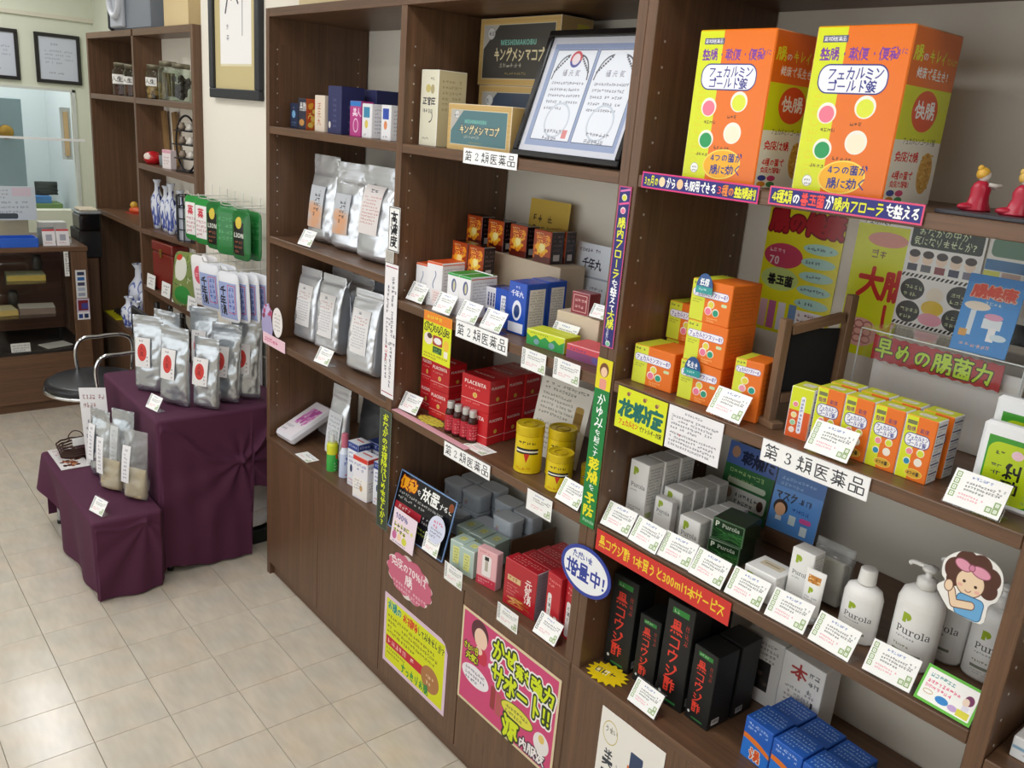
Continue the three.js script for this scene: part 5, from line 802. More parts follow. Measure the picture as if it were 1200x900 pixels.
// dark fiery cartons on cream risers at the back
room(260);
const fireF = art(110, 130, (c, W, H) => { fill(c, '#a8421a', 0, 0, W, H); fill(c, '#5a1c12', 0, 104, W, 26); for (let k = 0; k < 70; k++) { const q = k / 70; oval(c, ['#d8701e', '#e8901e', '#f2b02a', '#f7cf52', '#fbe89a'][Math.min(4, q * 5 | 0)], 55 + rr(-50, 50) * (1.05 - q), 72 + rr(-60, 40) * (1.05 - q), rr(5, 15), rr(5, 13)); } text(c, '元気', 22, 20, 32, { color: '#c23a18', weight: 0.16, edge: 2, edgeColor: '#f4c860' }); fine(c, 10, 8, 84, 1, 9, '#f4e0a0'); }, '#7a2612');
const fireR = art(80, 130, (c, W, H) => { fill(c, '#2a1a1c', 0, 0, W, H); fine(c, 12, 12, 54, 4, 11, '#8a6a6a', 1.7); fill(c, '#c8c2c0', 18, 92, 40, 26); });
const fire = { f: fireF, r: fireR, t: plain('#33221c') }, FG = 'dark fiery tonic cartons';
{ const mk = (label, x, z, w, h, d, yaw) => carton('cardboard_riser', label, 'box', { x, z, y: B2, w, h, d, yaw, faces: { f: plain('#d2c0a8'), r: plain('#d2c0a8'), t: plain('#d2c0a8') }, finish: 'paper' }); mk('tall cream cardboard riser under the row of fiery cartons', 0.204, -1.905, 0.4, 0.146, 0.085, 0); mk('lower cream cardboard riser under the front pair of fiery cartons', 0.128, -1.885, 0.19, 0.082, 0.04, 0); }
['first', 'second', 'third', 'fourth'].forEach((n, i) => carton('tonic_carton', `${n} fiery tonic carton in the raised back row counted from the divider`, 'medicine box', { x: 0.206, z: -1.893 + i * 0.093, y: B2 + 0.1462, w: 0.066, h: 0.08, d: 0.043, yaw: 0, faces: fire, finish: 'gloss', group: FG }));
carton('tonic_carton', 'fiery tonic carton behind the last one of the raised row', 'medicine box', { x: 0.253, z: -1.612, y: B2 + 0.1462, w: 0.066, h: 0.08, d: 0.034, yaw: 0, faces: fire, finish: 'gloss', group: FG });
['beside the divider', 'beside the white ticket'].forEach((n, i) => carton('tonic_carton', 'fiery tonic carton of the lower front pair ' + n, 'medicine box', { x: 0.129, z: -1.848 + i * 0.07, y: B2 + 0.0822, w: 0.066, h: 0.082, d: 0.038, yaw: 0, faces: fire, finish: 'gloss', group: FG }));
const yg = { f: art(220, 76, (c, W, H) => { fill(c, '#2f9a4a', 0, 0, W, H); c.fillStyle = '#d4e02a'; c.beginPath(); c.moveTo(0, 0); c.lineTo(W, 0); c.lineTo(W, 22); for (let k = 8; k >= 0; k--) c.lineTo(k * 27.5, 20 + 18 * (k % 2)); c.fill(); oval(c, '#7aa0a8', 60, 54, 16, 15); oval(c, '#7aa0a8', 150, 54, 18, 16); fine(c, 20, 6, 120, 1, 10, '#6a7a1a'); }), r: plain('#d4e02a'), t: art(120, 80, (c, W, H) => { fill(c, '#d4e02a', 0, 0, W, H); fill(c, '#e8ee6a', 0, 30, W, 8); }, '#d4e02a') };
carton('flat_carton', 'flat lime and green carton at the front edge', 'medicine box', { x: 0.03, z: -1.41, y: B2, w: 0.112, h: 0.036, d: 0.055, yaw: 7, faces: yg });
const pk = { f: art(200, 64, (c, W, H) => { fill(c, '#d8505a', 0, 0, W, H); fill(c, '#8a4a78', 0, 26, W, 38); fine(c, 18, 10, 120, 1, 13, '#5a3a8a'); oval(c, '#6a5a9a', 150, 44, 18, 16); oval(c, '#6a5a9a', 186, 46, 14, 14); }), r: plain('#d8505a'), t: art(100, 80, (c, W, H) => { fill(c, '#d8505a', 0, 0, W, H); for (let k = 0; k < 6; k++) fill(c, '#e86a72', 0, 8 + k * 13, W, 3); }, '#d8505a') };
carton('flat_carton', 'flat red and violet carton at the front edge', 'medicine box', { x: 0.036, z: -1.284, y: B2, w: 0.108, h: 0.032, d: 0.07, yaw: 6, faces: pk });
carton('cream_carton_block', 'plain cream cardboard block carrying the small maroon box', 'box', { x: 0.115, z: -1.408, y: B2, w: 0.125, h: 0.072, d: 0.08, yaw: 6, faces: { f: plain('#d8c6ae'), r: plain('#d8c6ae'), t: plain('#d8c6ae') }, finish: 'paper' });
carton('cream_carton_block', 'plain cream cardboard block half hidden by the double upright', 'box', { x: 0.13, z: -1.276, y: B2, w: 0.1, h: 0.076, d: 0.08, yaw: 4, faces: { f: plain('#d8c6ae'), r: plain('#d8c6ae'), t: plain('#d8c6ae') }, finish: 'paper' });
room(330);
const maroon = art(90, 90, (c, W, H) => { fill(c, '#8a2a34', 0, 0, W, H); c.strokeStyle = '#e0b8b0'; c.lineWidth = 3; c.strokeRect(10, 10, W - 20, H - 20); fine(c, 18, 24, 54, 2, 15, '#eccac4', 1.8); });
carton('maroon_box', 'small maroon box on the plain cream cardboard block', 'medicine box', { x: 0.125, z: -1.375, y: B2 + 0.0722, w: 0.052, h: 0.05, d: 0.04, yaw: 5, faces: { f: maroon, r: plain('#8a2a34'), t: plain('#8a2a34') }, finish: 'gloss' });
ticket('price ticket standing on the cream block beside the maroon box', 0.115, -1.328, B2 + 0.076, { v: 1, yaw: 4 }).scale.setScalar(0.6);
const goldLeaf = art(190, 290, (c, W, H) => { fill(c, '#d0ae48', 0, 0, W, H); fine(c, 20, 40, 150, 1, 22, '#4a3a1a'); oval(c, '#3a2c22', 30, 84, 14, 15); oval(c, '#e0b894', 30, 92, 11, 13); text(c, '元気高度', 58, 70, 30, { color: '#33260f', weight: 0.14 }); fine(c, 20, 126, 150, 7, 14, '#7a6020', 1.5); });
leaflet('gold_leaflet', 'mustard leaflet standing behind the fiery cartons', goldLeaf, 0.305, B2 + 0.001, -1.765, -1.615, 0.285, 0.06, 2);
const whiteLeaf = art(190, 250, (c, W, H) => { fill(c, '#e4eaf4', 0, 0, W, H); fine(c, 16, 14, 150, 1, 13, '#445'); text(c, '千年丸', 40, 44, 34, { color: '#223', weight: 0.12 }); fill(c, '#aab4c8', 0, 100, W, 6); c.save(); c.translate(30, 220); c.rotate(-0.5); text(c, '正日', 0, -40, 40, { color: '#334', weight: 0.12 }); c.restore(); fine(c, 100, 130, 70, 6, 11, '#667', 1.5); });
leaflet('pale_leaflet', 'pale blue leaflet standing behind the blue cartons', whiteLeaf, 0.3, B2 + 0.001, -1.568, -1.448, 0.2, 0.1, 3);
const beigeCard = art(110, 140, (c, W, H) => { fill(c, '#e0d4b8', 0, 0, W, H); oval(c, '#b8a874', 46, 92, 14, 12); fine(c, 20, 30, 70, 3, 10, '#8a7c60'); });
leaflet('beige_card', 'beige card half hidden behind the double upright', beigeCard, 0.24, B2 + 0.001, -1.36, -1.26, 0.165, 0.08, 0);
{ const m = mesh('patterned_tin', cbox(0.05, 0.06, 0.04, 0.002, { f: art(80, 100, (c, W, H) => { fill(c, '#dfe4e8', 0, 0, W, H); c.strokeStyle = '#2a3a48'; c.lineWidth = 3; for (let k = 0; k < 60; k++) { const x = (k % 8) * 11, y = (k / 8 | 0) * 13; c.strokeRect(x + (k / 8 & 1) * 5, y, 7, 8); } }) }), pmat(pages[pages.length - 1], 'gloss')); m.position.set(0.232, B2, -1.42); m.rotation.y = FACE; tag(m, 'small tin with dark lattice pattern behind the maroon box', 'tin'); }
[[0.024, -1.9, 'beside the white carton with orange lid'], [0.014, -1.762, 'before the green lidded cartons'], [0.014, -1.658, 'before the striped carton'], [0.016, -1.566, 'before the royal blue carton']].forEach(([x, z, w]) => ticket('white price ticket on the second shelf ' + w, x, z, B2, { v: 1, yaw: 0 }));
ticket('price ticket on the cream riser below the fiery cartons', 0.098, -1.735, B2 + 0.056, { v: 1 });
{ const m = mesh('ticket_block', cbox(0.09, 0.056, 0.028, 0.001, { f: plain('#d2c0a8') }), std('#d2c0a8', 0.8)); m.position.set(0.112, B2, -1.7); m.rotation.y = FACE; tag(m, 'small cream block carrying a price ticket below the fiery cartons', 'block'); }
ticket('price ticket between the lime carton and the cream block', 0.084, -1.4, B2, { v: 1, yaw: 4 });
edgeTicket('white ticket hung on the edge below the flat lime carton', -1.381, 1.161);
edgeTicket('white ticket hung on the edge below the flat red carton', -1.276, 1.166);
// ------------------------------------------------------------------ third shelf: red cartons, vials, yellow tins
room(260);
const placF = art(170, 160, (c, W, H) => { fill(c, '#c8242c', 0, 0, W, H); c.fillStyle = '#f4e8e4'; c.font = 'bold 27px sans-serif'; c.fillText('PLACENTA', 14, 42); fine(c, 20, 56, 120, 1, 11, '#f0c8c0'); oval(c, '#d8b04a', 84, 92, 12, 12, '#f0d890', 3); fill(c, '#f0d8d4', 0, 118, W, 2.5); fine(c, 30, 128, 100, 1, 10, '#e8a8a0'); }, '#c8242c');
const placR = art(110, 160, (c, W, H) => { fill(c, '#c8242c', 0, 0, W, H); c.fillStyle = '#f4e8e4'; c.font = 'bold 18px sans-serif'; c.fillText('PLACENTA', 8, 44); oval(c, '#d8b04a', 54, 96, 11, 11); fill(c, '#f0d8d4', 0, 118, W, 2.5); }, '#c8242c');
const plac = { f: placF, r: placR, t: art(110, 80, (c, W, H) => { fill(c, '#c8242c', 0, 0, W, H); c.fillStyle = '#f0d0c8'; c.font = 'bold 16px sans-serif'; c.fillText('PLACENTA', 12, 44); }, '#c8242c') };
const PG = 'red drink cartons';
for (let k = 0; k < 3; k++) for (let l = 0; l < 2; l++) carton('drink_carton', `red drink carton, ${['lower', 'upper'][l]} one of the ${['front', 'middle', 'rear'][k]} pair beside the vials`, 'drink box', { x: 0.05 + k * 0.0625, z: -1.664 - k * 0.006, y: B3 + l * 0.0853, w: 0.1, h: 0.085, d: 0.061, yaw: 8, faces: plac, finish: 'gloss', group: PG });
for (let l = 0; l < 2; l++) carton('drink_carton', `red drink carton, ${['lower', 'upper'][l]} one of the narrower stack behind the star sheet`, 'drink box', { x: 0.07, z: -1.832, y: B3 + l * 0.0783, w: 0.078, h: 0.078, d: 0.061, yaw: 5, faces: plac, finish: 'gloss', group: PG });
for (let l = 0; l < 2; l++) carton('drink_carton', `red drink carton, ${['lower', 'upper'][l]} one of the stack next to the divider`, 'drink box', { x: 0.082, z: -1.895, y: B3 + l * 0.0783, w: 0.055, h: 0.078, d: 0.061, yaw: 3, faces: plac, finish: 'gloss', group: PG });
{
  const AMBER = std('#3a1410', 0.12), LID = std('#d8d8d6', 0.3, 0.5), wrap = art(100, 70, (c, W, H) => { fill(c, '#b8283a', 0, 0, W, H); fill(c, '#e8d8d4', 60, 0, 18, H); fine(c, 62, 8, 14, 5, 9, '#a33'); fine(c, 20, 10, 28, 5, 8, '#f0b0a8'); }, '#b8283a');
  [[0.042, -1.692], [0.043, -1.661], [0.048, -1.634], [0.05, -1.607]].forEach(([x, z], i) => {
    const t = thing('drink_vial', ['brown drink vial with silver cap, first of four from the star sheet', 'brown drink vial with silver cap, second of four from the star sheet', 'brown drink vial with silver cap, third of four from the star sheet', 'brown drink vial with silver cap, nearest of four to the loose ticket'][i].replace('nearest', 'closest'), 'bottle', [x, B3, z], FACE - 0.9, 'brown drink vials');
    mesh('glass_body', lathe([[0, 0], [0.0125, 0], [0.0135, 0.002], [0.0135, 0.055], [0.012, 0.062], [0.008, 0.068], [0.008, 0.074], [0, 0.074]], 24), AMBER, t);
    mesh('paper_label', mapUV(new THREE.CylinderGeometry(0.0138, 0.0138, 0.042, 24, 1, true).translate(0, 0.03, 0), wrap), pmat(wrap.p, 'gloss'), t);
    mesh('cap', lathe([[0.0088, 0.067], [0.0098, 0.068], [0.0098, 0.083], [0.009, 0.085], [0, 0.085]], 20), LID, t);
  });
}
{
  room(160);
  const canWrap = art(260, 150, (c, W, H) => { fill(c, '#e3c81a', 0, 0, W, H); for (const x of [65, 195]) { fine(c, x - 30, 22, 60, 1, 13, '#2a2416'); fill(c, '#222', x - 36, 50, 72, 8); fill(c, '#e8e4d8', x - 36, 58, 72, 7); fill(c, '#222', x - 36, 65, 72, 7); c.fillStyle = '#c8341e'; c.beginPath(); c.moveTo(x - 9, 70); c.lineTo(x + 9, 70); c.lineTo(x, 106); c.fill(); fine(c, x - 36, 124, 72, 1, 12, '#c86a1a'); } fill(c, '#c8a210', 0, 0, W, 4); fill(c, '#c8a210', 0, H - 4, W, 4); }, '#e3c81a');
  const YT = std('#dcc01c', 0.3, 0.25);
  [[0.062, -1.402, 0.033, 0.118, 'tall yellow tin standing foremost on the shelf'], [0.112, -1.345, 0.033, 0.118, 'tall yellow tin behind the short one'], [0.052, -1.283, 0.0295, 0.09, 'medium yellow tin at the front edge'], [0.135, -1.262, 0.024, 0.048, 'smallest yellow tin half hidden by the green strip']].forEach(([x, z, r, h, label]) => {
    const t = thing('yellow_tin', label, 'tin', [x, B3, z], FACE - 0.87, 'yellow medicine tins');
    mesh('tin_body', mapUV(new THREE.CylinderGeometry(r, r, h * 0.8, 36, 1, true).translate(0, h * 0.4, 0), canWrap), pmat(canWrap.p, 'gloss'), t);
    mesh('base_rim', lathe([[0, 0.0005], [r * 1.02, 0.0005], [r * 1.02, 0.003], [r, 0.004]], 36), YT, t);
    const lid = mesh('lid', lathe([[r, h * 0.79], [r * 1.03, h * 0.8], [r * 1.03, h * 0.97], [r * 1.0, h * 0.985], [r * 0.93, h * 0.985], [r * 0.91, h * 0.955], [r * 0.3, h * 0.955], [r * 0.26, h * 0.97], [0, h * 0.97]], 36), YT, t);
    mesh('lid_handle', new THREE.TorusGeometry(r * 0.5, 0.0016, 6, 24).rotateX(Math.PI / 2).translate(0, h * 0.96, 0), std('#b89a14', 0.3, 0.4), lid);
  });
}
room(330);
const tallLeaf = art(230, 290, (c, W, H) => { fill(c, '#ece8de', 0, 0, W, H); fine(c, 20, 14, 190, 2, 12, '#665'); fine(c, 16, 54, 150, 5, 11, '#776', 1.6); pill(c, '#b09048', 172, 70, 36, 90, 10); fill(c, '#8a6a28', 172, 92, 36, 40); fine(c, 16, 160, 150, 6, 11, '#887', 1.6); });
leaflet('tin_leaflet', 'off-white leaflet with a tin picture leaning behind the yellow tins', tallLeaf, 0.15, B3 + 0.001, -1.50, -1.335, 0.195, 0.2, 6);
carton('blue_wrap_pack', 'pale blue wrapped pack behind the green strip', 'packet', { x: 0.2, z: -1.25, y: B3, w: 0.08, h: 0.12, d: 0.05, yaw: 0, faces: { f: plain('#c4d0e4'), r: plain('#c4d0e4'), t: plain('#c4d0e4') }, finish: 'gloss', bevel: 0.006 });
ticket('price ticket beside the divider before the red cartons', 0.02, -1.906, B3, { v: 1, yaw: 6 });
ticket('price ticket before the smallest yellow tin', 0.008, -1.243, B3, { v: 0, yaw: -3 });
{
  const m = mesh('loose_ticket', card(0.085, 0.048, TICKETS[0], 0.0008, TICKW), pmat(TICKETS[0].p, 'paper')); m.rotation.order = 'YXZ'; m.rotation.set(-Math.PI / 2, FACE, 0); m.position.set(0.016, B3 + 0.0006, -1.562); tag(m, 'white ticket lying flat beside the vials', 'price tag');
  const rib = mesh('pink_ribbon', cbox(0.34, 0.0012, 0.02, 0.0004, { f: plain('#e0a8b4') }), pmat(pages[pages.length - 1], 'paper')); rib.position.set(0.011, B3, -1.74); rib.rotation.y = FACE; tag(rib, 'pale pink ribbon lying along the edge before the vials', 'ribbon');
  const sa = art(110, 80, (c, W, H) => { fill(c, '#d8cf4a', 0, 0, W, H); fine(c, 14, 20, 84, 3, 13, '#8a7a20'); }, '#d8cf4a'), o = []; for (let i = 0; i < 28; i++) { const q = i / 28 * Math.PI * 2, k = i % 2 ? 0.42 : 0.5; o.push([0.5 + k * Math.cos(q), 0.5 + k * Math.sin(q)]); }
  const st = mesh('star_sheet', cutout(0.11, 0.05, o, sa, 0.0008), pmat(sa.p, 'paper')); st.rotation.order = 'YXZ'; st.rotation.set(-Math.PI / 2, FACE, 0); st.position.set(0.019, B3 + 0.0014, -1.78); tag(st, 'mustard star edged sheet lying beside the vials', 'tag');
}
edgeTicket('pale list hung on the edge below the yellow tins', -1.321, 0.842, 0.084, 0.05, 2);
// ------------------------------------------------------------------ bottom of the middle bay
{
  // grey medicine tins with rounded lids
  room(120);
  const lidMat = std('#c6ced7', 0.4), bodyMat = std('#bcc5cf', 0.42);
  const face = art(120, 60, (c, W, H) => { fill(c, '#bcc5cf', 0, 0, W, H); fine(c, 40, 8, 60, 2, 9, '#8d97a4'); for (let k = 0; k < 10; k++) oval(c, ['#c86a8a', '#7a9a5a', '#d8b06a', '#8a6aa8'][k % 4], 22 + rr(-12, 12), 38 + rr(-14, 12), 5, 4); }, '#bcc5cf');
  const rbox = (w, d, h, r) => { const s = new THREE.Shape(), W = w / 2, D = d / 2; s.moveTo(-W + r, -D); s.lineTo(W - r, -D); s.quadraticCurveTo(W, -D, W, -D + r); s.lineTo(W, D - r); s.quadraticCurveTo(W, D, W - r, D); s.lineTo(-W + r, D); s.quadraticCurveTo(-W, D, -W, D - r); s.lineTo(-W, -D + r); s.quadraticCurveTo(-W, -D, -W + r, -D); return new THREE.ExtrudeGeometry(s, { depth: h, bevelEnabled: true, bevelThickness: 0.002, bevelSize: 0.0015, bevelSegments: 2, curveSegments: 5 }).rotateX(-Math.PI / 2); };
  const bodyG = rbox(0.072, 0.05, 0.037, 0.012).translate(0, 0.002, 0), lidG = rbox(0.075, 0.053, 0.008, 0.0135).translate(0, 0.0425, 0), printG = card(0.05, 0.026, face, 0.0006).translate(0, 0.009, 0.0268);
  let n = 0; const TH2 = 0.0545;
  const tin = (label, x, z, level) => {
    const t = thing('grey_tin', label, 'tin', [x, CAB + level * TH2, z], FACE + rad(6), 'grey medicine tins');
    mesh('tin_body', bodyG, bodyMat, t); mesh('lid', lidG, lidMat, t); mesh('print', printG, pmat(face.p, 'carton'), t);
  };
  const files = [['first', -1.865, 0.215, 2], ['second', -1.782, 0.222, 2], ['third', -1.682, 0.262, 2], ['fourth', -1.598, 0.262, 2]];
  for (const [nm, z, x, lv] of files) for (let l = 0; l < lv; l++) tin(`grey medicine tin, ${['bottom', 'top'][l]} one of the ${nm} stack counted from the black panel`, x, z, l);
  for (const [nm, z, x] of [['first', -1.865, 0.278], ['second', -1.782, 0.285]]) for (let l = 0; l < 2; l++) tin(`grey medicine tin, ${['bottom', 'top'][l]} one of the ${nm} stack in the rear row`, x, z, l);
  tin('grey medicine tin lying low before the third stack', 0.196, -1.69, 0); tin('grey medicine tin lying low before the fourth stack', 0.196, -1.606, 0);
  tin('grey medicine tin on the low one before the fourth stack', 0.197, -1.606, 1);
  tin('grey medicine tin lying low beside the second stack', 0.155, -1.79, 0);
}
room(260);
const mintF = art(100, 150, (c, W, H) => { fill(c, '#b4c9bf', 0, 0, W, H); pill(c, '#dfe08a', 24, 26, 50, 98, 4); fine(c, 32, 36, 34, 5, 11, '#6a7a5a', 1.5); }), mintT = art(100, 100, (c, W, H) => { fill(c, '#b4c9bf', 0, 0, W, H); pill(c, '#dfe08a', 28, 26, 44, 40, 4); fine(c, 34, 36, 30, 2, 10, '#7a8a5a'); }, '#b4c9bf');
const mint = { f: mintF, r: plain('#b4c9bf'), t: mintT };
[[0.02, -1.628, 'first mint green carton of the front pair, beside the black panel'], [0.018, -1.579, 'second mint green carton of the front pair, beside the pink leaflet'], [0.088, -1.695, 'first mint green carton of the middle row'], [0.092, -1.643, 'second mint green carton of the middle row'], [0.096, -1.591, 'third mint green carton of the middle row']].forEach(([x, z, l], i) => carton('mint_carton', l, 'medicine box', { x, z, y: CAB, w: 0.047, h: i < 2 ? 0.076 : 0.07, d: i < 2 ? 0.05 : 0.062, yaw: 10, faces: mint, group: 'mint green cartons' }));
const pinkCard = art(140, 210, (c, W, H) => { fill(c, '#e9b4b8', 0, 0, W, H); fill(c, '#c8344a', 0, 160, W, 50); pill(c, '#f4eceb', 36, 30, 66, 120, 12); fill(c, '#1f1a1a', 54, 36, 30, 22); fill(c, '#b8b0a0', 58, 60, 22, 60); fine(c, 16, 10, 100, 1, 11, '#b85a68'); fine(c, 14, 172, 110, 2, 11, '#f4d8d8'); }, '#e9b4b8');
carton('pink_leaflet_box', 'pink leaflet holder with a bottle picture in front of the red cartons', 'leaflet', { x: 0.026, z: -1.519, y: CAB, w: 0.066, h: 0.102, d: 0.024, yaw: 11, faces: { f: pinkCard, r: plain('#e9b4b8'), t: plain('#e9b4b8') } });
const soupF = art(200, 220, (c, W, H) => { fill(c, '#b51f2c', 0, 0, W, H); fill(c, '#d8b888', 20, 70, 84, 26); fine(c, 26, 74, 72, 1, 18, '#8a3a20'); text(c, '元気湯', 132, 46, 42, { color: '#f0e0dc', vertical: true, weight: 0.14, step: 0.9 }); fine(c, 20, 110, 70, 4, 9, '#e8a8a0', 1.6); for (let k = 0; k < 14; k++) { c.strokeStyle = ['#d8904a', '#a85a28', '#e8b870'][k % 3]; c.lineWidth = 5; c.beginPath(); c.moveTo(rr(20, 80), rr(168, 206)); c.lineTo(rr(90, 180), rr(160, 206)); c.stroke(); } }, '#b51f2c');
const soup = { f: soupF, r: art(90, 220, (c, W, H) => { fill(c, '#9a98a6', 0, 0, W, H); fine(c, 12, 20, 66, 10, 9, '#77758a', 1.9); }), t: art(120, 90, (c, W, H) => { fill(c, '#b51f2c', 0, 0, W, H); fine(c, 12, 20, 96, 3, 11, '#e8b0a8', 2); }, '#b51f2c') };
carton('soup_carton', 'crimson carton with a picture of roots, foremost of its file', 'medicine box', { x: 0.026, z: -1.409, y: CAB, w: 0.11, h: 0.124, d: 0.042, yaw: 4, faces: soup, finish: 'gloss', group: 'crimson root cartons' });
['second', 'third', 'fourth'].forEach((n, i) => carton('soup_carton', `${n} crimson carton in the file behind the foremost`, 'medicine box', { x: 0.071 + i * 0.045, z: -1.402 + i * 0.004, y: CAB, w: 0.11, h: 0.124, d: 0.042, yaw: 3, faces: soup, finish: 'gloss', group: 'crimson root cartons' }));
const redSlim = art(90, 260, (c, W, H) => { fill(c, '#c02430', 0, 0, W, H); fine(c, 10, 24, 66, 2, 12, '#f0b8b0', 1.8); pill(c, '#f2ecea', 10, 90, 26, 160, 10); text(c, 'と湯り', 14, 110, 19, { color: '#333', vertical: true, step: 1.3 }); pill(c, '#f2ecea', 60, 180, 22, 76, 8); }, '#c02430');
carton('slim_red_carton', 'slim red carton with white pill label beside the double upright', 'medicine box', { x: 0.04, z: -1.272, y: CAB, w: 0.05, h: 0.148, d: 0.06, yaw: -3, faces: { f: redSlim, r: plain('#c02430'), t: plain('#c02430') }, finish: 'gloss', group: 'slim red cartons' });
carton('slim_red_carton', 'slim red carton squeezed against the double upright', 'medicine box', { x: 0.05, z: -1.218, y: CAB, w: 0.05, h: 0.148, d: 0.06, yaw: -3, faces: { f: redSlim, r: plain('#c02430'), t: plain('#c02430') }, finish: 'gloss', group: 'slim red cartons' });
ticket('price ticket leaning before the slim red cartons', 0.004, -1.268, CAB, { v: 1, yaw: 0 });
edgeTicket('white ticket below the mint green cartons', -1.614, 0.519, 0.078, 0.052, 1);
edgeTicket('white ticket below the crimson carton', -1.39, 0.516, 0.078, 0.05, 1);
{ const m = mesh('dark_partition', cbox(0.16, 0.07, 0.003, 0.0005, { f: plain('#2a2220') }), WOOD); m.position.set(0.24, CAB, -1.545); m.rotation.y = FACE + Math.PI / 2; tag(m, 'thin dark wooden divider between grey tins and crimson cartons', 'divider'); }
leaflet('pale_sheet', 'pale sheet leaning behind the slim red cartons', plain('#ece8e0'), 0.26, CAB + 0.001, -1.38, -1.2, 0.25, 0.15, 3);
// black panel about constipation
room(330);
const popArt = art(400, 280, (c, W, H) => {
  fill(c, '#15171c', 0, 0, W, H); c.strokeStyle = '#7a9ac8'; c.lineWidth = 6; c.strokeRect(3, 3, W - 6, H - 6);
  text(c, '便秘', 18, 18, 60, { color: '#f2a81e', weight: 0.17, squeeze: 0.95, edge: 4, edgeColor: '#8a2410' }); text(c, 'を', 138, 44, 28, { color: '#f4f4f0' }); text(c, '放置', 172, 20, 60, { color: '#f8f8f4', weight: 0.13 }); text(c, 'すると', 300, 46, 28, { color: '#f8f8f4', weight: 0.13 }); oval(c, '#8a4a2a', 374, 40, 16, 20);
  fine(c, 20, 92, 350, 2, 14, '#d8d8d4', 1.6); fill(c, '#b02a38', 14, 146, 190, 36); fine(c, 22, 154, 170, 1, 20, '#f4d0d0'); fine(c, 214, 146, 160, 2, 13, '#d8d8d4', 1.5); fine(c, 196, 200, 96, 2, 13, '#a8b83a', 1.5);
}, '#15171c');
{
  const m = mesh('warning_panel', card(0.262, 0.172, popArt, 0.003, plain('#4a6a98')), pmat(popArt.p, 'gloss')); m.position.set(0.004, CAB + 0.0005, -1.772); m.rotation.order = 'YXZ'; m.rotation.set(-0.24, FACE + 0.03, 0); tag(m, 'black warning panel with yellow and white characters leaning on the tins', 'sign');
  const s1 = art(170, 150, (c, W, H) => { fill(c, '#f0dce8', 0, 0, W, H); text(c, '100%', 14, 10, 34, { color: '#4a4a8a' }); fine(c, 14, 54, 140, 2, 22, '#d8e01e', 1.2); c.globalCompositeOperation = 'source-over'; fine(c, 14, 56, 140, 2, 21, '#2a2a2a', 1.25); oval(c, '#c86a9a', 26, 116, 16, 18); oval(c, '#f0d0a8', 62, 114, 14, 16); oval(c, '#d8d84a', 100, 120, 18, 16); fine(c, 14, 138, 140, 1, 8, '#556'); });
  const k = mesh('pink_flyer', card(0.116, 0.1, s1, 0.001), pmat(s1.p, 'paper')); k.position.set(-0.0145, 0.522, -1.808); k.rotation.order = 'YXZ'; k.rotation.set(-0.12, FACE, 0); tag(k, 'pink flyer with lime headline stuck before the black panel', 'flyer');
  const d = art(120, 120, (c, W, H) => { oval(c, '#d8dcf0', 60, 60, 60, 60); fine(c, 30, 20, 60, 2, 16, '#d8486a', 1.2); fine(c, 20, 58, 80, 3, 11, '#667', 1.4); }, '#d8dcf0');
  const q = mesh('round_flyer', cutout(0.075, 0.075, Array.from({ length: 28 }, (_, i) => [0.5 + 0.5 * Math.cos(i / 28 * Math.PI * 2), 0.5 + 0.5 * Math.sin(i / 28 * Math.PI * 2)]), d, 0.001), pmat(d.p, 'paper')); q.position.set(0.0035, 0.588, -1.682); q.rotation.order = 'YXZ'; q.rotation.set(-0.24, FACE, 0); tag(q, 'round pale flyer on the black panel', 'flyer');
  const w = mesh('stuck_ticket', card(0.07, 0.05, TICKETS[1], 0.0008, TICKW), pmat(TICKETS[0].p, 'paper')); w.position.set(-0.004, 0.556, -1.688); w.rotation.order = 'YXZ'; w.rotation.set(-0.24, FACE, 0); tag(w, 'white ticket stuck on the lower corner of the black panel', 'price tag');
}
// round sign on the upright and posters on the doors
room(330);
const more = art(300, 224, (c, W, H) => { fill(c, '#2c3f9c', 0, 0, W, H); oval(c, '#f4f6fa', 150, 112, 132, 96); fitText(c, 'ただいま', 66, 38, 120, 34, { color: '#2c3f9c', weight: 0.13 }); fitText(c, '増量中!', 34, 84, 236, 78, { color: '#2c3f9c', weight: 0.13 }); }, '#2c3f9c');
const ring = Array.from({ length: 48 }, (_, i) => [0.5 + 0.5 * Math.cos(i / 48 * Math.PI * 2), 0.5 + 0.5 * Math.sin(i / 48 * Math.PI * 2)]);
{ const m = mesh('oval_sign', cutout(0.15, 0.112, ring, more, 0.002), pmat(more.p, 'gloss')); m.position.set(-0.0025, 0.724, -1.116); m.rotation.y = FACE; tag(m, 'white oval sign with blue rim and blue characters on the double upright', 'sign'); }
const cloudArt = art(360, 220, (c, W, H) => { fill(c, '#e8dcd8', 0, 0, W, H); const o = [[180, 110, 160, 84], [60, 110, 54, 60], [300, 110, 54, 60], [120, 50, 70, 42], [230, 46, 70, 42], [120, 170, 70, 42], [240, 172, 70, 40]]; for (const [x, y, a, b] of o) oval(c, '#cf6a84', x, y, a, b); fitText(c, '免疫の70%は', 40, 40, 270, 52, { color: '#f6e6e8', weight: 0.12 }); text(c, '腸', 150, 94, 56, { color: '#f6e6e8', weight: 0.13 }); fine(c, 60, 158, 240, 2, 18, '#f0d4da', 1.3); });
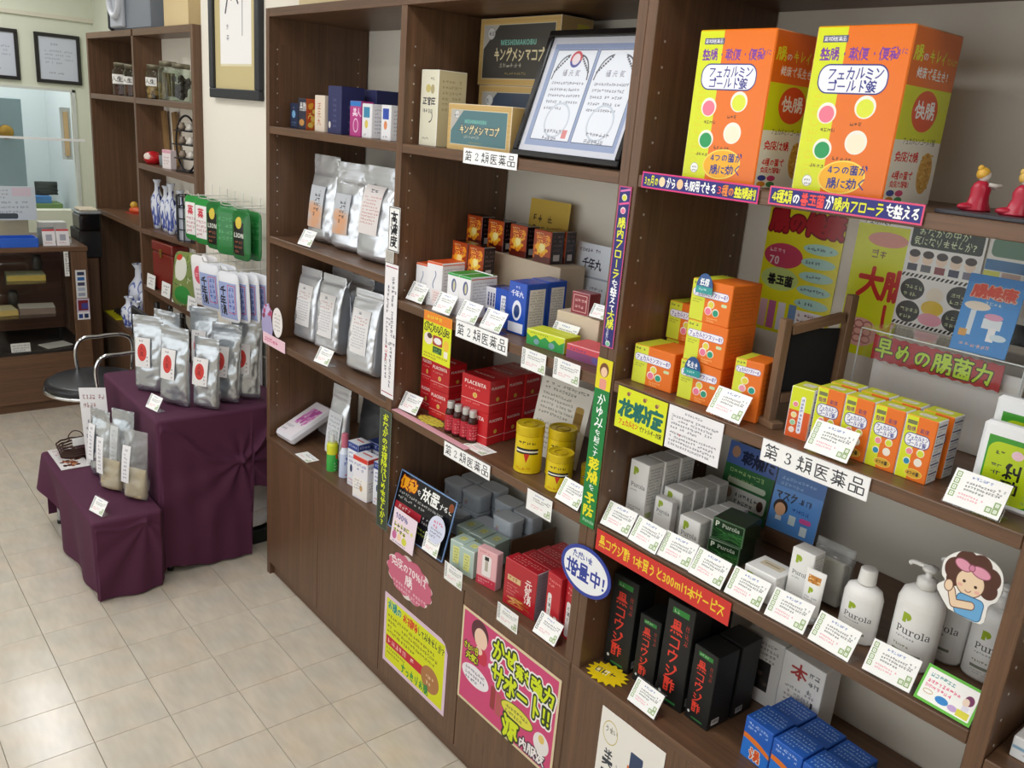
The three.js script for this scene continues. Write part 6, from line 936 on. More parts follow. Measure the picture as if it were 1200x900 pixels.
{
  const o = []; const N = 13; for (let k = 0; k < N; k++) { const a0 = k / N * Math.PI * 2; for (let j = 0; j < 6; j++) { const a = a0 + j / 6 * Math.PI * 2 / N, b = 1 + 0.1 * Math.sin(j / 6 * Math.PI); o.push([0.5 + 0.45 * b * Math.cos(a), 0.5 + 0.45 * b * Math.sin(a)]); } }
  const m = mesh('cloud_sign', cutout(0.236, 0.135, o, cloudArt, 0.001), pmat(cloudArt.p, 'paper')); m.position.set(-0.0012, 0.364, -1.779); m.rotation.y = FACE; tag(m, 'pink cloud shaped sign with white writing on the cabinet door', 'sign');
}
const cleanse = art(480, 340, (c, W, H) => {
  fill(c, '#e3c8da', 0, 0, W, H); fill(c, '#dbe01c', 18, 18, W - 36, H - 36); text(c, 'お腸の', 26, 24, 46, { color: '#1f8a8a', weight: 0.15, squeeze: 0.8, edge: 2, edgeColor: '#e8f08a' }); text(c, 'お掃除', 146, 32, 42, { color: '#d8402a', weight: 0.15, squeeze: 0.9 }); text(c, 'してみませんか?', 262, 34, 40, { color: '#3a4a2a', weight: 0.13, squeeze: 0.62 });
  fine(c, 30, 92, 400, 4, 17, '#5a4a18', 1.5); fill(c, '#c82a3a', 24, 200, 290, 46); fine(c, 36, 210, 260, 1, 28, '#f4d8d0'); oval(c, '#b07a4a', 370, 232, 66, 60); fine(c, 340, 214, 60, 2, 20, '#f2d8b0'); fine(c, 30, 254, 150, 2, 14, '#6a5a20'); fitText(c, 'すっきりお腸', 150, 272, 210, 46, { color: '#2a8a4a', weight: 0.15 });
}, '#e3c8da');
{ const m = mesh('lime_poster', cutout(0.319, 0.228, [[0, 0], [1, 0], [1, 0.86], [0.95, 0.97], [0.9, 1], [0, 1]], cleanse, 0.001), pmat(cleanse.p, 'paper')); m.position.set(-0.0012, 0.108, -1.738); m.rotation.y = FACE; tag(m, 'lime poster with lilac border low on the cabinet doors', 'poster'); }
room(460);
const cold = art(600, 430, (c, W, H) => {
  fill(c, '#ddd0a8', 0, 0, W, H); fill(c, '#d2487a', 12, 12, W - 24, H - 24);
  oval(c, '#5a2a34', 120, 70, 56, 56); oval(c, '#f4d0b8', 128, 92, 42, 46); pill(c, '#c8304a', 92, 132, 84, 70, 24); oval(c, '#f4d0b8', 122, 148, 22, 18); for (const [x, y] of [[204, 138], [196, 176], [214, 196]]) oval(c, '#f8f4f4', x, y, 10, 12);
  const o = { color: '#d8e81e', weight: 0.17, edge: 9, edgeColor: '#2a3a12' };
  for (const [s, x, y, w, z] of [['かぜ', 204, 40, 150, 82], ['薬を', 352, 74, 92, 58], ['強力', 444, 66, 136, 76], ['サポート!!', 214, 146, 350, 92]]) { fitText(c, s, x, y, w, z, { ...o, edge: 17, edgeColor: '#f6f2f2' }); fitText(c, s, x, y, w, z, o); }
  text(c, 'さむい日', 22, 148, 30, { color: '#d8e81e', weight: 0.17, edge: 5, edgeColor: '#4a1a20', squeeze: 0.8 }); text(c, '元気!', 40, 186, 34, { color: '#d8e81e', weight: 0.17, edge: 5, edgeColor: '#4a1a20' });
  oval(c, '#f2eef2', 110, 278, 90, 46); fine(c, 44, 252, 130, 3, 15, '#557', 1.5); pill(c, '#9a3a3a', 216, 250, 30, 104, 8); pill(c, '#b85a5a', 252, 262, 32, 100, 8); oval(c, '#e4de4a', 380, 288, 96, 36, '#5a6a1a', 4); fine(c, 310, 272, 140, 2, 16, '#4a5a2a', 1.4);
  fitText(c, '源', 300, 322, 96, 96, o); fitText(c, '内服液', 404, 356, 150, 52, { color: '#f6f2f2', weight: 0.15, edge: 6, edgeColor: '#3a2a3a' }); oval(c, '#eeeae8', 528, 320, 44, 46); oval(c, '#e8c86a', 528, 300, 16, 18);
}, '#d2487a');
sign('cold_poster', 'large pink poster with lime characters on the cabinet doors', 'poster', cold, -1.524, -1.149, 0.215, 0.487, { x: -0.0019, t: 0.001 });
// ================================================================== bay with the silver pouches
room(300);
const solid = (bg, more) => art(100, 160, (c, W, H) => { fill(c, bg, 0, 0, W, H); more(c, W, H); }, bg);
const bxNavyS = solid('#1c2a4a', (c) => { oval(c, '#7ab0d8', 50, 70, 26, 26); fine(c, 20, 20, 60, 1, 14, '#9ab'); fine(c, 20, 120, 60, 2, 12, '#8ac'); });
const bxNavyO = solid('#2a2a3c', (c) => { text(c, '黒酢', 20, 20, 44, { color: '#d8d4d0', weight: 0.12 }); oval(c, '#c8904a', 50, 126, 34, 18); });
const bxFire = solid('#c85a2a', (c) => { for (let k = 0; k < 30; k++) oval(c, ['#f2b03a', '#f7d86a', '#d8481a'][k % 3], rr(10, 90), rr(20, 140), rr(6, 16), rr(6, 18)); });
const bxCream = solid('#e6d6c4', (c) => { text(c, '正元丸', 28, 30, 34, { color: '#b86a4a', vertical: true }); });
const bxNavy = solid('#2b2e5e', (c) => { fine(c, 40, 40, 20, 6, 12, '#6a6e9a'); oval(c, '#e0d8d0', 14, 132, 9, 12); }), bxNavyR = solid('#2b2e5e', (c) => { fine(c, 30, 60, 40, 4, 16, '#7a7e9a', 1.6); });
const bxMag = solid('#b83a86', (c) => { fill(c, '#2a7ac8', 0, 0, 100, 22); text(c, '美人', 26, 30, 38, { color: '#f4d8ea', weight: 0.14 }); oval(c, null, 56, 110, 22, 30, '#f0c8e0', 6); });
const bxWy = solid('#ecebee', (c) => { fill(c, '#3a8ab0', 14, 14, 66, 50); oval(c, '#e0c860', 46, 96, 18, 20); fine(c, 20, 140, 54, 1, 12, '#667'); }), bxWo = solid('#ecebee', (c) => { fill(c, '#2f4fb0', 14, 14, 66, 50); oval(c, '#e08a5a', 46, 92, 18, 20); fine(c, 20, 140, 54, 1, 12, '#667'); }), bxGr = solid('#ecebee', (c) => fine(c, 14, 20, 70, 7, 10, '#9a97ac', 1.8));
const TOPB = 'little boxes on the top shelf of the pouch bay';
const topBox = (label, x, z, w, h, d, faces, yaw = 0) => carton('supplement_carton', label, 'medicine box', { x, z, y: A1, w, h, d, yaw, faces, group: TOPB });
topBox('little navy box with a pale blue disc at the end of the row', 0.06, -2.674, 0.05, 0.076, 0.05, { f: bxNavyS, r: plain('#1c2a4a'), t: plain('#1c2a4a') });
topBox('little black box with fiery orange side', 0.05, -2.598, 0.052, 0.092, 0.06, { f: bxNavyO, r: bxFire, t: plain('#2a2a3c') });
topBox('cream box with orange vertical writing', 0.04, -2.466, 0.062, 0.104, 0.05, { f: bxCream, r: plain('#e6d6c4'), t: plain('#e6d6c4') });
topBox('tall navy box, largest of the row', 0.04, -2.384, 0.08, 0.132, 0.075, { f: bxNavy, r: bxNavyR, t: plain('#2b2e5e') });
topBox('tall navy box standing behind the largest one', 0.135, -2.372, 0.1, 0.13, 0.08, { f: bxNavy, r: bxNavyR, t: plain('#2b2e5e') });
topBox('magenta box with a blue band', 0.03, -2.235, 0.06, 0.095, 0.04, { f: bxMag, r: plain('#b83a86'), t: plain('#2a7ac8') });
topBox('white box with a teal square and yellow disc', 0.03, -2.167, 0.052, 0.09, 0.06, { f: bxWy, r: bxGr, t: plain('#ecebee') });
topBox('white box with a blue square and orange disc', 0.03, -2.066, 0.048, 0.09, 0.06, { f: bxWo, r: bxGr, t: plain('#ecebee') });
topBox('thin pale green box beside the upright', 0.05, -1.985, 0.035, 0.086, 0.05, { f: solid('#dfe4d8', (c) => { fill(c, '#3a9a5a', 14, 10, 60, 40); oval(c, '#d8d04a', 46, 120, 24, 24); }), r: plain('#dfe4d8'), t: plain('#dfe4d8') });
// pouches
room(420);
const labPeach = art(120, 240, (c, W, H) => { fill(c, '#c3c7cd', 0, 0, W, H); for (let k = 0; k < 40; k++) { c.fillStyle = 'rgba(226,150,100,0.10)'; c.beginPath(); c.ellipse(60 + rr(-40, 40), 190 + rr(-70, 50), 40, 34, 0, 0, 7); c.fill(); } fill(c, '#888e98', 0, 0, W, 3); fine(c, 44, 40, 26, 5, 22, '#2a2c34', 1.25); fine(c, 82, 26, 10, 8, 9, '#667'); });
const labList = art(110, 280, (c, W, H) => { fill(c, '#e3dcda', 0, 0, W, H); fine(c, 36, 20, 40, 1, 20, '#334'); fine(c, 12, 60, 86, 9, 11, '#b86a6a', 1.7); });
const labLong = art(100, 300, (c, W, H) => { fill(c, '#e6e4e4', 0, 0, W, H); fine(c, 36, 18, 36, 1, 18, '#334'); fine(c, 12, 52, 76, 3, 12, '#b87a7a', 1.6); fine(c, 12, 118, 76, 8, 10, '#889', 1.9); });
const PA = 'silver pouches on the upper pouch shelf', PB = 'silver pouches on the lower pouch shelf';
pouch('silver_pouch', 'silver pouch with peach label beside the panel, behind its small ticket', { x: 0.075, z: -2.6, y: A2, w: 0.15, h: 0.275, d: 0.075, yaw: 4, shape: { crinkle: 0.005 }, lift: 0.005, labels: [[labPeach, 0.085, 0.18, 0.66, -0.012]], group: PA });
pouch('silver_pouch', 'silver pouch with peach label in the middle of three', { x: 0.065, z: -2.425, y: A2, w: 0.15, h: 0.266, d: 0.075, yaw: 9, shape: { crinkle: 0.005 }, lift: 0.005, labels: [[labPeach, 0.075, 0.2, 0.66, -0.012]], group: PA });
pouch('silver_pouch', 'silver pouch with a pale list label next to the upright', { x: 0.05, z: -2.242, y: A2, w: 0.162, h: 0.272, d: 0.08, yaw: 5, shape: { crinkle: 0.005 }, lift: 0.005, labels: [[labList, 0.095, 0.3, 0.8, -0.01]], group: PA });
pouch('silver_pouch', 'silver pouch peeping out behind the upright signs', { x: 0.07, z: -2.065, y: A2, w: 0.12, h: 0.255, d: 0.06, yaw: 3, labels: [[labList, 0.07, 0.3, 0.8]], group: PA });
[['first', 0.15, -2.62], ['second', 0.15, -2.44]].forEach(([n, x, z]) => pouch('silver_pouch', `${n} plain silver pouch in the rear of the upper pouch shelf`, { x: x + 0.03, z, y: A2, w: 0.14, h: 0.248, d: 0.06, yaw: 3, group: PA }));
const boxy = { sq: 0.24, top: 0.9, waist: 0.99, crinkle: 0.0035 };
pouch('silver_pouch', 'square silver pouch with long label beside the round white card', { x: 0.065, z: -2.66, y: A3, w: 0.115, h: 0.252, d: 0.075, yaw: 8, shape: boxy, labels: [[labLong, 0.082, 0.24, 0.78, -0.006]], group: PB });
pouch('square_silver_pouch', 'square silver pouch with long label behind the small ticket', { x: 0.07, z: -2.52, y: A3, w: 0.125, h: 0.254, d: 0.08, yaw: 8, shape: boxy, labels: [[labLong, 0.085, 0.22, 0.76, -0.006]], group: PB });
pouch('square_silver_pouch', 'square silver pouch with long label closest to the upright', { x: 0.046, z: -2.262, y: A3, w: 0.13, h: 0.256, d: 0.08, yaw: 8, shape: boxy, labels: [[labLong, 0.085, 0.26, 0.78, -0.008]], group: PB });
pouch('square_silver_pouch', 'square silver pouch peeping out beside the long white strip', { x: 0.085, z: -2.1, y: A3, w: 0.12, h: 0.25, d: 0.08, yaw: 6, shape: boxy, group: PB });
[['first', -2.64], ['second', -2.5], ['third', -2.36]].forEach(([n, z]) => pouch('square_silver_pouch', `${n} square silver pouch in the rear row of the lower shelf`, { x: 0.165, z, y: A3, w: 0.125, h: 0.25, d: 0.08, yaw: 4, shape: boxy, mat: n === 'third' ? FOILDARK : FOIL, group: PB }));
ticket('small price ticket before the peach labelled pouch by the panel', 0.008, -2.508, A2, { v: 1, yaw: 4 });
ticket('small price ticket before the square silver pouches', 0.004, -2.38, A3, { v: 1, yaw: 6 });
// bottom of this bay
room(260);
const refill = art(170, 130, (c, W, H) => { fill(c, '#ece4ea', 0, 0, W, H); c.save(); c.beginPath(); c.rect(40, 20, 110, 66); c.clip(); for (let k = 0; k < 40; k++) oval(c, ['#c86ab0', '#d88ac8', '#b85aa0', '#e0a8d4'][k % 4], rr(40, 150), rr(20, 86), rr(8, 20), rr(6, 14)); c.restore(); fine(c, 12, 96, 80, 2, 10, '#889'); });
{
  const t = thing('refill_pack', 'soft white pack with violet flower print leaning in the corner', 'packet', [0.112, CAB, -2.632], FACE + rad(4));
  const g = cbox(0.112, 0.034, 0.19, 0.009, { f: plain('#dfdde4'), t: refill }); mesh('pack_body', g.rotateX(0.44).translate(0, 0.042, 0.0), pmat(refill.p, 'gloss'), t);
}
carton('white_block', 'small white carton propping up the violet flower pack', 'box', { x: 0.178, z: -2.68, y: CAB, w: 0.09, h: 0.045, d: 0.04, yaw: 0, faces: { f: plain('#eceaee'), r: plain('#eceaee'), t: plain('#eceaee') } });
const clearBagArt = art(110, 220, (c, W, H) => { fill(c, '#d6d9de', 0, 0, W, H); fine(c, 16, 20, 80, 8, 13, '#8a90a0', 1.7); });
pouch('silver_pouch', 'slim silver zip bag leaning behind the green spray bottle', { x: 0.08, z: -2.455, y: CAB, w: 0.105, h: 0.255, d: 0.05, yaw: 4, labels: [[clearBagArt, 0.078, 0.1, 0.66]], shape: { lean: 0.6 } });
pouch('dark_pouch', 'dark grey zip bag behind the slim silver bag', { x: 0.15, z: -2.375, y: CAB, w: 0.13, h: 0.25, d: 0.05, yaw: 4, mat: std('#3a3b3e', 0.4, 0.4), shape: { lean: 0.5 } });
{
  const t = thing('spray_bottle', 'green and yellow spray bottle with a clear cap', 'bottle', [0.052, CAB, -2.335], FACE);
  const wrapA = art(110, 130, (c, W, H) => { fill(c, '#3fae4a', 0, 0, W, H); fill(c, '#d8dc2a', 0, 0, W, 44); fill(c, '#e06a2a', 30, 40, 50, 26); fine(c, 34, 44, 40, 1, 16, '#f4e8c8'); fine(c, 24, 84, 60, 3, 10, '#d8f0c8', 1.5); }, '#3fae4a');
  mesh('bottle_body', mapUV(new THREE.CylinderGeometry(0.0185, 0.0185, 0.088, 28, 1, false).translate(0, 0.044, 0), wrapA), pmat(wrapA.p, 'gloss'), t);
  mesh('shoulder', lathe([[0.0185, 0.088], [0.0165, 0.094], [0.012, 0.098], [0, 0.098]], 24), std('#d8dc2a', 0.3), t);
  mesh('clear_cap', lathe([[0.0145, 0.095], [0.0145, 0.128], [0.012, 0.134], [0, 0.135]], 24), FILM, t); mesh('nozzle', lathe([[0, 0.098], [0.006, 0.098], [0.006, 0.12], [0, 0.12]], 14), WHITE, t);
  const b = thing('spray_bottle', 'pale blue spray bottle with a pink cap', 'bottle', [0.062, CAB, -2.272], FACE);
  const wrapB = art(110, 110, (c, W, H) => { fill(c, '#c8d4ee', 0, 0, W, H); fine(c, 16, 14, 78, 2, 16, '#4a5ab0', 1.3); oval(c, '#f0f4fc', 54, 70, 26, 20); fine(c, 20, 92, 70, 1, 10, '#c84a6a'); }, '#c8d4ee');
  mesh('bottle_body', mapUV(new THREE.CylinderGeometry(0.0165, 0.018, 0.08, 26).translate(0, 0.04, 0), wrapB), pmat(wrapB.p, 'gloss'), b); mesh('shoulder', lathe([[0.0165, 0.08], [0.01, 0.098], [0.007, 0.108], [0, 0.108]], 22), std('#dfe6f4', 0.3), b); mesh('cap', lathe([[0.0105, 0.1], [0.0115, 0.102], [0.011, 0.142], [0.008, 0.146], [0, 0.146]], 20), std('#c86a80', 0.4), b);
}
const wbF = art(110, 220, (c, W, H) => { fill(c, '#e9ecf4', 0, 0, W, H); fill(c, '#2a3f8a', 0, 0, W, 34); fine(c, 12, 8, 86, 1, 16, '#e8ecf8'); fine(c, 12, 46, 86, 3, 14, '#3a4a9a', 1.5); oval(c, '#1f2a5a', 40, 130, 13, 20); pill(c, '#b8c0e0', 60, 112, 40, 60, 8); fine(c, 14, 184, 84, 2, 11, '#c85a6a', 1.4); });
const wbR = art(110, 220, (c, W, H) => { fill(c, '#eceaf0', 0, 0, W, H); fill(c, '#d83a2a', 0, 0, W, 22); fine(c, 10, 34, 90, 2, 17, '#3a4a9a', 1.4); fill(c, '#f0ece8', 0, 110, W, 100); oval(c, '#c8a06a', 66, 160, 12, 16); fine(c, 12, 120, 60, 4, 9, '#778', 1.6); });
const wbT = art(90, 90, (c, W, H) => { fill(c, '#e4e6ee', 0, 0, W, H); fill(c, '#c85a5a', 12, 30, 60, 14); }, '#e4e6ee'), wbTN = plain('#2f3f7a');
const WB = 'white and blue ointment cartons';
carton('ointment_carton', 'white and navy ointment carton behind, beside the pink capped bottle', 'medicine box', { x: 0.04, z: -2.215, y: CAB, w: 0.055, h: 0.146, d: 0.05, yaw: 6, faces: { f: wbF, r: wbF, t: wbT }, group: WB });
carton('ointment_carton', 'white ointment carton with a red top band, foremost', 'medicine box', { x: 0.01, z: -2.128, y: CAB, w: 0.07, h: 0.138, d: 0.05, yaw: 8, faces: { f: wbR, r: wbR, t: wbT }, group: WB });
carton('ointment_carton', 'white and blue ointment carton half hidden by the lime lettered strip', 'medicine box', { x: 0.035, z: -2.05, y: CAB, w: 0.06, h: 0.138, d: 0.05, yaw: 8, faces: { f: wbF, r: wbF, t: wbT }, group: WB });
carton('ointment_carton', 'navy topped ointment carton in the second row', 'medicine box', { x: 0.102, z: -2.2, y: CAB, w: 0.12, h: 0.142, d: 0.05, yaw: 6, faces: { f: wbF, r: wbF, t: wbTN }, group: WB });
carton('ointment_carton', 'navy topped ointment carton farthest back in the corner', 'medicine box', { x: 0.165, z: -2.18, y: CAB, w: 0.12, h: 0.145, d: 0.05, yaw: 6, faces: { f: wbF, r: wbF, t: wbTN }, group: WB });
{ const m = mesh('loose_ticket', card(0.088, 0.046, TICKETS[2], 0.0008, TICKW), pmat(TICKETS[0].p, 'paper')); m.rotation.order = 'YXZ'; m.rotation.set(-Math.PI / 2, FACE, 0); m.position.set(0.006, CAB + 0.0006, -2.468); tag(m, 'white ticket lying flat before the violet flower pack', 'price tag'); }
{ const m = mesh('green_bottle', lathe([[0, 0], [0.024, 0], [0.026, 0.004], [0.026, 0.09], [0.02, 0.11], [0.01, 0.12], [0.01, 0.14], [0, 0.14]], 24), std('#4a8a3a', 0.2)); m.position.set(0.19, CAB, -2.02); tag(m, 'green bottle half hidden behind the lime lettered strip', 'bottle'); }
// paper cutouts on the outer edge of the bay
room(200);
{
  const disc = art(110, 150, (c, W, H) => { fill(c, '#eee8e6', 0, 0, W, H); fine(c, 22, 30, 66, 5, 12, '#888', 1.6); }), strip = art(200, 52, (c, W, H) => { fill(c, '#f0c8d4', 0, 0, W, H); fine(c, 12, 14, 176, 1, 24, '#c83a6a'); }), fl = art(120, 160, (c, W, H) => { fill(c, '#a8a0c8', 0, 0, W, H); for (let k = 0; k < 24; k++) oval(c, ['#b8486a', '#8a3a58', '#c8b8dc'][k % 3], rr(10, 110), rr(0, 70), rr(6, 16), rr(6, 14)); });
  const a = mesh('flower_cutout', cutout(0.09, 0.115, [[0.1, 0], [0.9, 0], [1, 0.3], [0.85, 0.55], [0.95, 0.8], [0.6, 1], [0.3, 0.92], [0.05, 0.7], [0, 0.3]], fl, 0.0012), pmat(fl.p, 'paper')); a.position.set(-0.0022, 0.912, -2.71); a.rotation.y = FACE; tag(a, 'lilac and crimson flower cutout on the outer edge of the pouch shelf', 'cutout');
  const b = mesh('round_card', cutout(0.075, 0.1, ring, disc, 0.0012), pmat(disc.p, 'paper')); b.position.set(-0.0045, 0.927, -2.625); b.rotation.y = FACE; tag(b, 'round white card above the pink strip', 'card');
  sign('pink_strip', 'pink lettered strip on the end of the pouch shelf', 'shelf label', strip, -2.742, -2.57, 0.883, 0.922, { x: -0.003, finish: 'paper' });
}
// cardboard box lying on top of the unit
carton('storage_box', 'cream cardboard box lying on top of the pouch unit', 'box', { x: 0.08, z: -2.66, y: TOPY, w: 0.5, h: 0.2, d: 0.22, yaw: 0, faces: { f: plain('#d8c69a'), r: plain('#d8c69a'), t: plain('#d8c69a') }, finish: 'paper' });
// ================================================================== pillar: calligraphy, notice, hanging packs
room(420);
{
  const a = art(240, 400, (c, W, H) => { fill(c, '#c4b483', 0, 0, W, H); fill(c, '#ece9e6', 34, 0, W - 68, 335); fill(c, '#d8cfae', 34, 331, W - 68, 6); c.save(); c.translate(0, 40); c.strokeStyle = '#4a4a4e'; c.lineCap = 'round'; for (const [p, w] of [[[[90, 60], [70, 120], [84, 110], [66, 160]], 7], [[[112, 50], [100, 128]], 8], [[[150, 60], [120, 116], [136, 140]], 6], [[[160, 70], [158, 220]], 2.5]]) { c.lineWidth = w; c.beginPath(); p.forEach(([x, y], i) => (i ? c.lineTo(x, y) : c.moveTo(x, y))); c.stroke(); } fine(c, 70, 190, 12, 3, 14, '#5a5a60', 1.9); c.restore(); });
  const W = 0.47, H = 0.62, t = thing('calligraphy_frame', 'black framed calligraphy with golden mount on the pillar', 'picture', [XP - 0.012, 1.676, -3.343], FACE);
  mesh('calligraphy', card(W - 0.06, H - 0.06, a, 0.004).translate(0, 0.03, -0.004), pmat(a.p, 'paper'), t);
  for (const [w, h, x, y] of [[W, 0.036, 0, 0], [W, 0.036, 0, H - 0.036], [0.036, H - 0.072, -W / 2 + 0.018, 0.036], [0.036, H - 0.072, W / 2 - 0.018, 0.036]]) mesh('frame_bar', cbox(w, h, 0.024, 0.003, { f: plain('#222') }).translate(x, y, 0), std('#23252b', 0.45), t);
}
{
  const t = thing('wire_rack_panel', 'white wire rack panel with hooks on the pillar', 'rack', [XP, 0, 0]);
  const WIRE = std('#e6e6e2', 0.4, 0.3), bars = [];
  for (let z = -3.68; z < -2.86; z += 0.08) bars.push(new THREE.CylinderGeometry(0.0016, 0.0016, 0.62, 6).translate(-0.012, 1.02, z));
  for (let y = 0.72; y < 1.34; y += 0.08) bars.push(new THREE.CylinderGeometry(0.0016, 0.0016, 0.82, 6).rotateX(Math.PI / 2).translate(-0.012, y, -3.27));
  mesh('wire_grid', merge(bars), WIRE, t);
  for (const [z, y, len] of [[-3.455, 1.302, 0.16], [-3.345, 1.302, 0.16], [-3.225, 1.306, 0.17], [-3.095, 1.306, 0.17], [-2.975, 1.31, 0.17], [-3.1, 1.1, 0.24], [-2.93, 1.1, 0.24], [-3.25, 1.105, 0.22]]) mesh('hook', tube([[-0.01, y, z], [-len * 0.6, y, z], [-len, y + 0.004, z], [-len - 0.004, y + 0.018, z]], 0.0022, 14, false, 6), WIRE, t);
}
room(260);
const gWhite = art(110, 180, (c, W, H) => { fill(c, '#2a8a3e', 0, 0, W, H); pill(c, '#ece6e6', 16, 26, 78, 130, 6); text(c, '薬', 36, 36, 38, { color: '#c83a4a', weight: 0.13 }); fine(c, 26, 84, 60, 4, 12, '#a85a6a', 1.4); }, '#2a8a3e');
const gDark = art(110, 180, (c, W, H) => { fill(c, '#1c6a30', 0, 0, W, H); pill(c, '#121614', 22, 40, 60, 120, 4); oval(c, '#d8c04a', 52, 42, 18, 22); c.fillStyle = '#e0e4d8'; c.font = 'bold 24px sans-serif'; c.fillText('LION', 24, 96); fine(c, 28, 108, 48, 3, 11, '#c86a4a'); }, '#1c6a30');
const gPlain = art(60, 100, (c, W, H) => { fill(c, '#257a3a', 0, 0, W, H); fine(c, 8, 20, 44, 4, 9, '#5aa868'); }, '#257a3a');
const pillow = (w, h, d, a) => { const g = new THREE.SphereGeometry(1, 18, 14), p = g.attributes.position, uv = g.attributes.uv; for (let i = 0; i < p.count; i++) { const x = p.getX(i), y = p.getY(i), z = p.getZ(i), f = (q) => Math.sign(q) * Math.pow(Math.abs(q), 0.32); const X = f(x), Y = f(y); uv.setXY(i, a.u0 + (a.u1 - a.u0) * (X + 1) / 2, a.v0 + (a.v1 - a.v0) * (Y + 1) / 2); p.setXYZ(i, X * w / 2, Y * h / 2 - h / 2, z * d / 2 * (1 - 0.75 * Math.pow(Math.max(Math.abs(X), Math.abs(Y)), 3))); } g.computeVertexNormals(); return g; };
{
  const place = (name, label, a, w, h, d, x, y, z, yaw, group, tilt = 0) => { const m = mesh(name, pillow(w, h, d, a), pmat(a.p, 'gloss')); m.position.set(x, y, z); m.rotation.order = 'YXZ'; m.rotation.set(tilt, FACE + yaw, 0); return tag(m, label, 'packet', group); };
  const GG = 'green packets on the upper hooks', ord = ['front', 'rear'];
  [[-3.5, gWhite, 'first'], [-3.39, gWhite, 'second'], [-3.27, gDark, 'third'], [-3.14, gPlain, 'fourth'], [-3.02, gDark, 'fifth']].forEach(([z, a, n]) => { for (let k = 0; k < 2; k++) place('green_packet', `${ord[k]} green packet on the ${n} upper hook counted from the jar shelf`, k ? gPlain : a, 0.105, 0.175, 0.028, 0.02 + k * 0.04, 1.3, z + 0.045, 0.25 + (n === 'fourth' ? 0.3 : 0), GG); });
  const wBlue = art(140, 200, (c, W, H) => { fill(c, '#e2e4ea', 0, 0, W, H); fill(c, '#9aa8d4', 14, 40, 112, 146); text(c, '千年茶'.replace('茶', '湯'), 24, 56, 38, { color: '#1a1c2c', vertical: true, weight: 0.15 }); fine(c, 78, 56, 34, 5, 18, '#3a4a9a', 1.3); c.strokeStyle = '#c85a6a'; c.lineWidth = 3; c.strokeRect(74, 50, 44, 110); }), wRed = art(110, 170, (c, W, H) => { fill(c, '#ebe7e8', 0, 0, W, H); oval(c, '#d8566a', 54, 64, 28, 30); fine(c, 34, 56, 40, 1, 16, '#f4e0e4'); fine(c, 24, 110, 60, 3, 10, '#889'); });
  const WG = 'white and blue packets on the lower hooks';
  [['foremost', -0.055, -3.1], ['second', -0.025, -3.09], ['third', 0.005, -3.08]].forEach(([n, x, z]) => place('white_packet', `${n} white packet with blue print on the lower hook by the red and white one`, wBlue, 0.12, 0.175, 0.024, x, 1.094, z, 0.3, WG, 0.08));
  [['foremost', -0.05, -2.93], ['second', -0.02, -2.915], ['third', 0.01, -2.9], ['last', 0.04, -2.885]].forEach(([n, x, z]) => place('white_packet', `${n} white packet with blue print on the lower hook next to the shelving unit`, wBlue, 0.115, 0.18, 0.022, x, 1.094, z, 0.3, WG, 0.05));
  [['front', -0.035, -3.25], ['rear', 0.0, -3.24]].forEach(([n, x, z]) => place('white_packet', `${n} white packet with a red disc on the lowest hook`, wRed, 0.1, 0.2, 0.02, x, 1.1, z, 0.35, WG, 0.1));
}
room(330);
const infoSheet = art(200, 300, (c, W, H) => { fill(c, '#dcdde4', 0, 0, W, H); fine(c, 20, 14, 100, 1, 22, '#556'); fill(c, '#4a5060', 120, 26, 26, 30); fill(c, '#4a5060', 152, 26, 26, 30); for (let k = 0; k < 3; k++) fill(c, ['#3a4a7a', '#4a5a8a', '#3a4468'][k], 18 + k * 58, 90, 48, 52); fine(c, 18, 156, 160, 7, 11, '#778', 1.7); });
sign('info_sheet', 'pale printed information sheet on the pillar above the purple table', 'notice', infoSheet, -3.34, -3.1, 0.6, 0.84, { x: XP - 0.016, finish: 'gloss' });

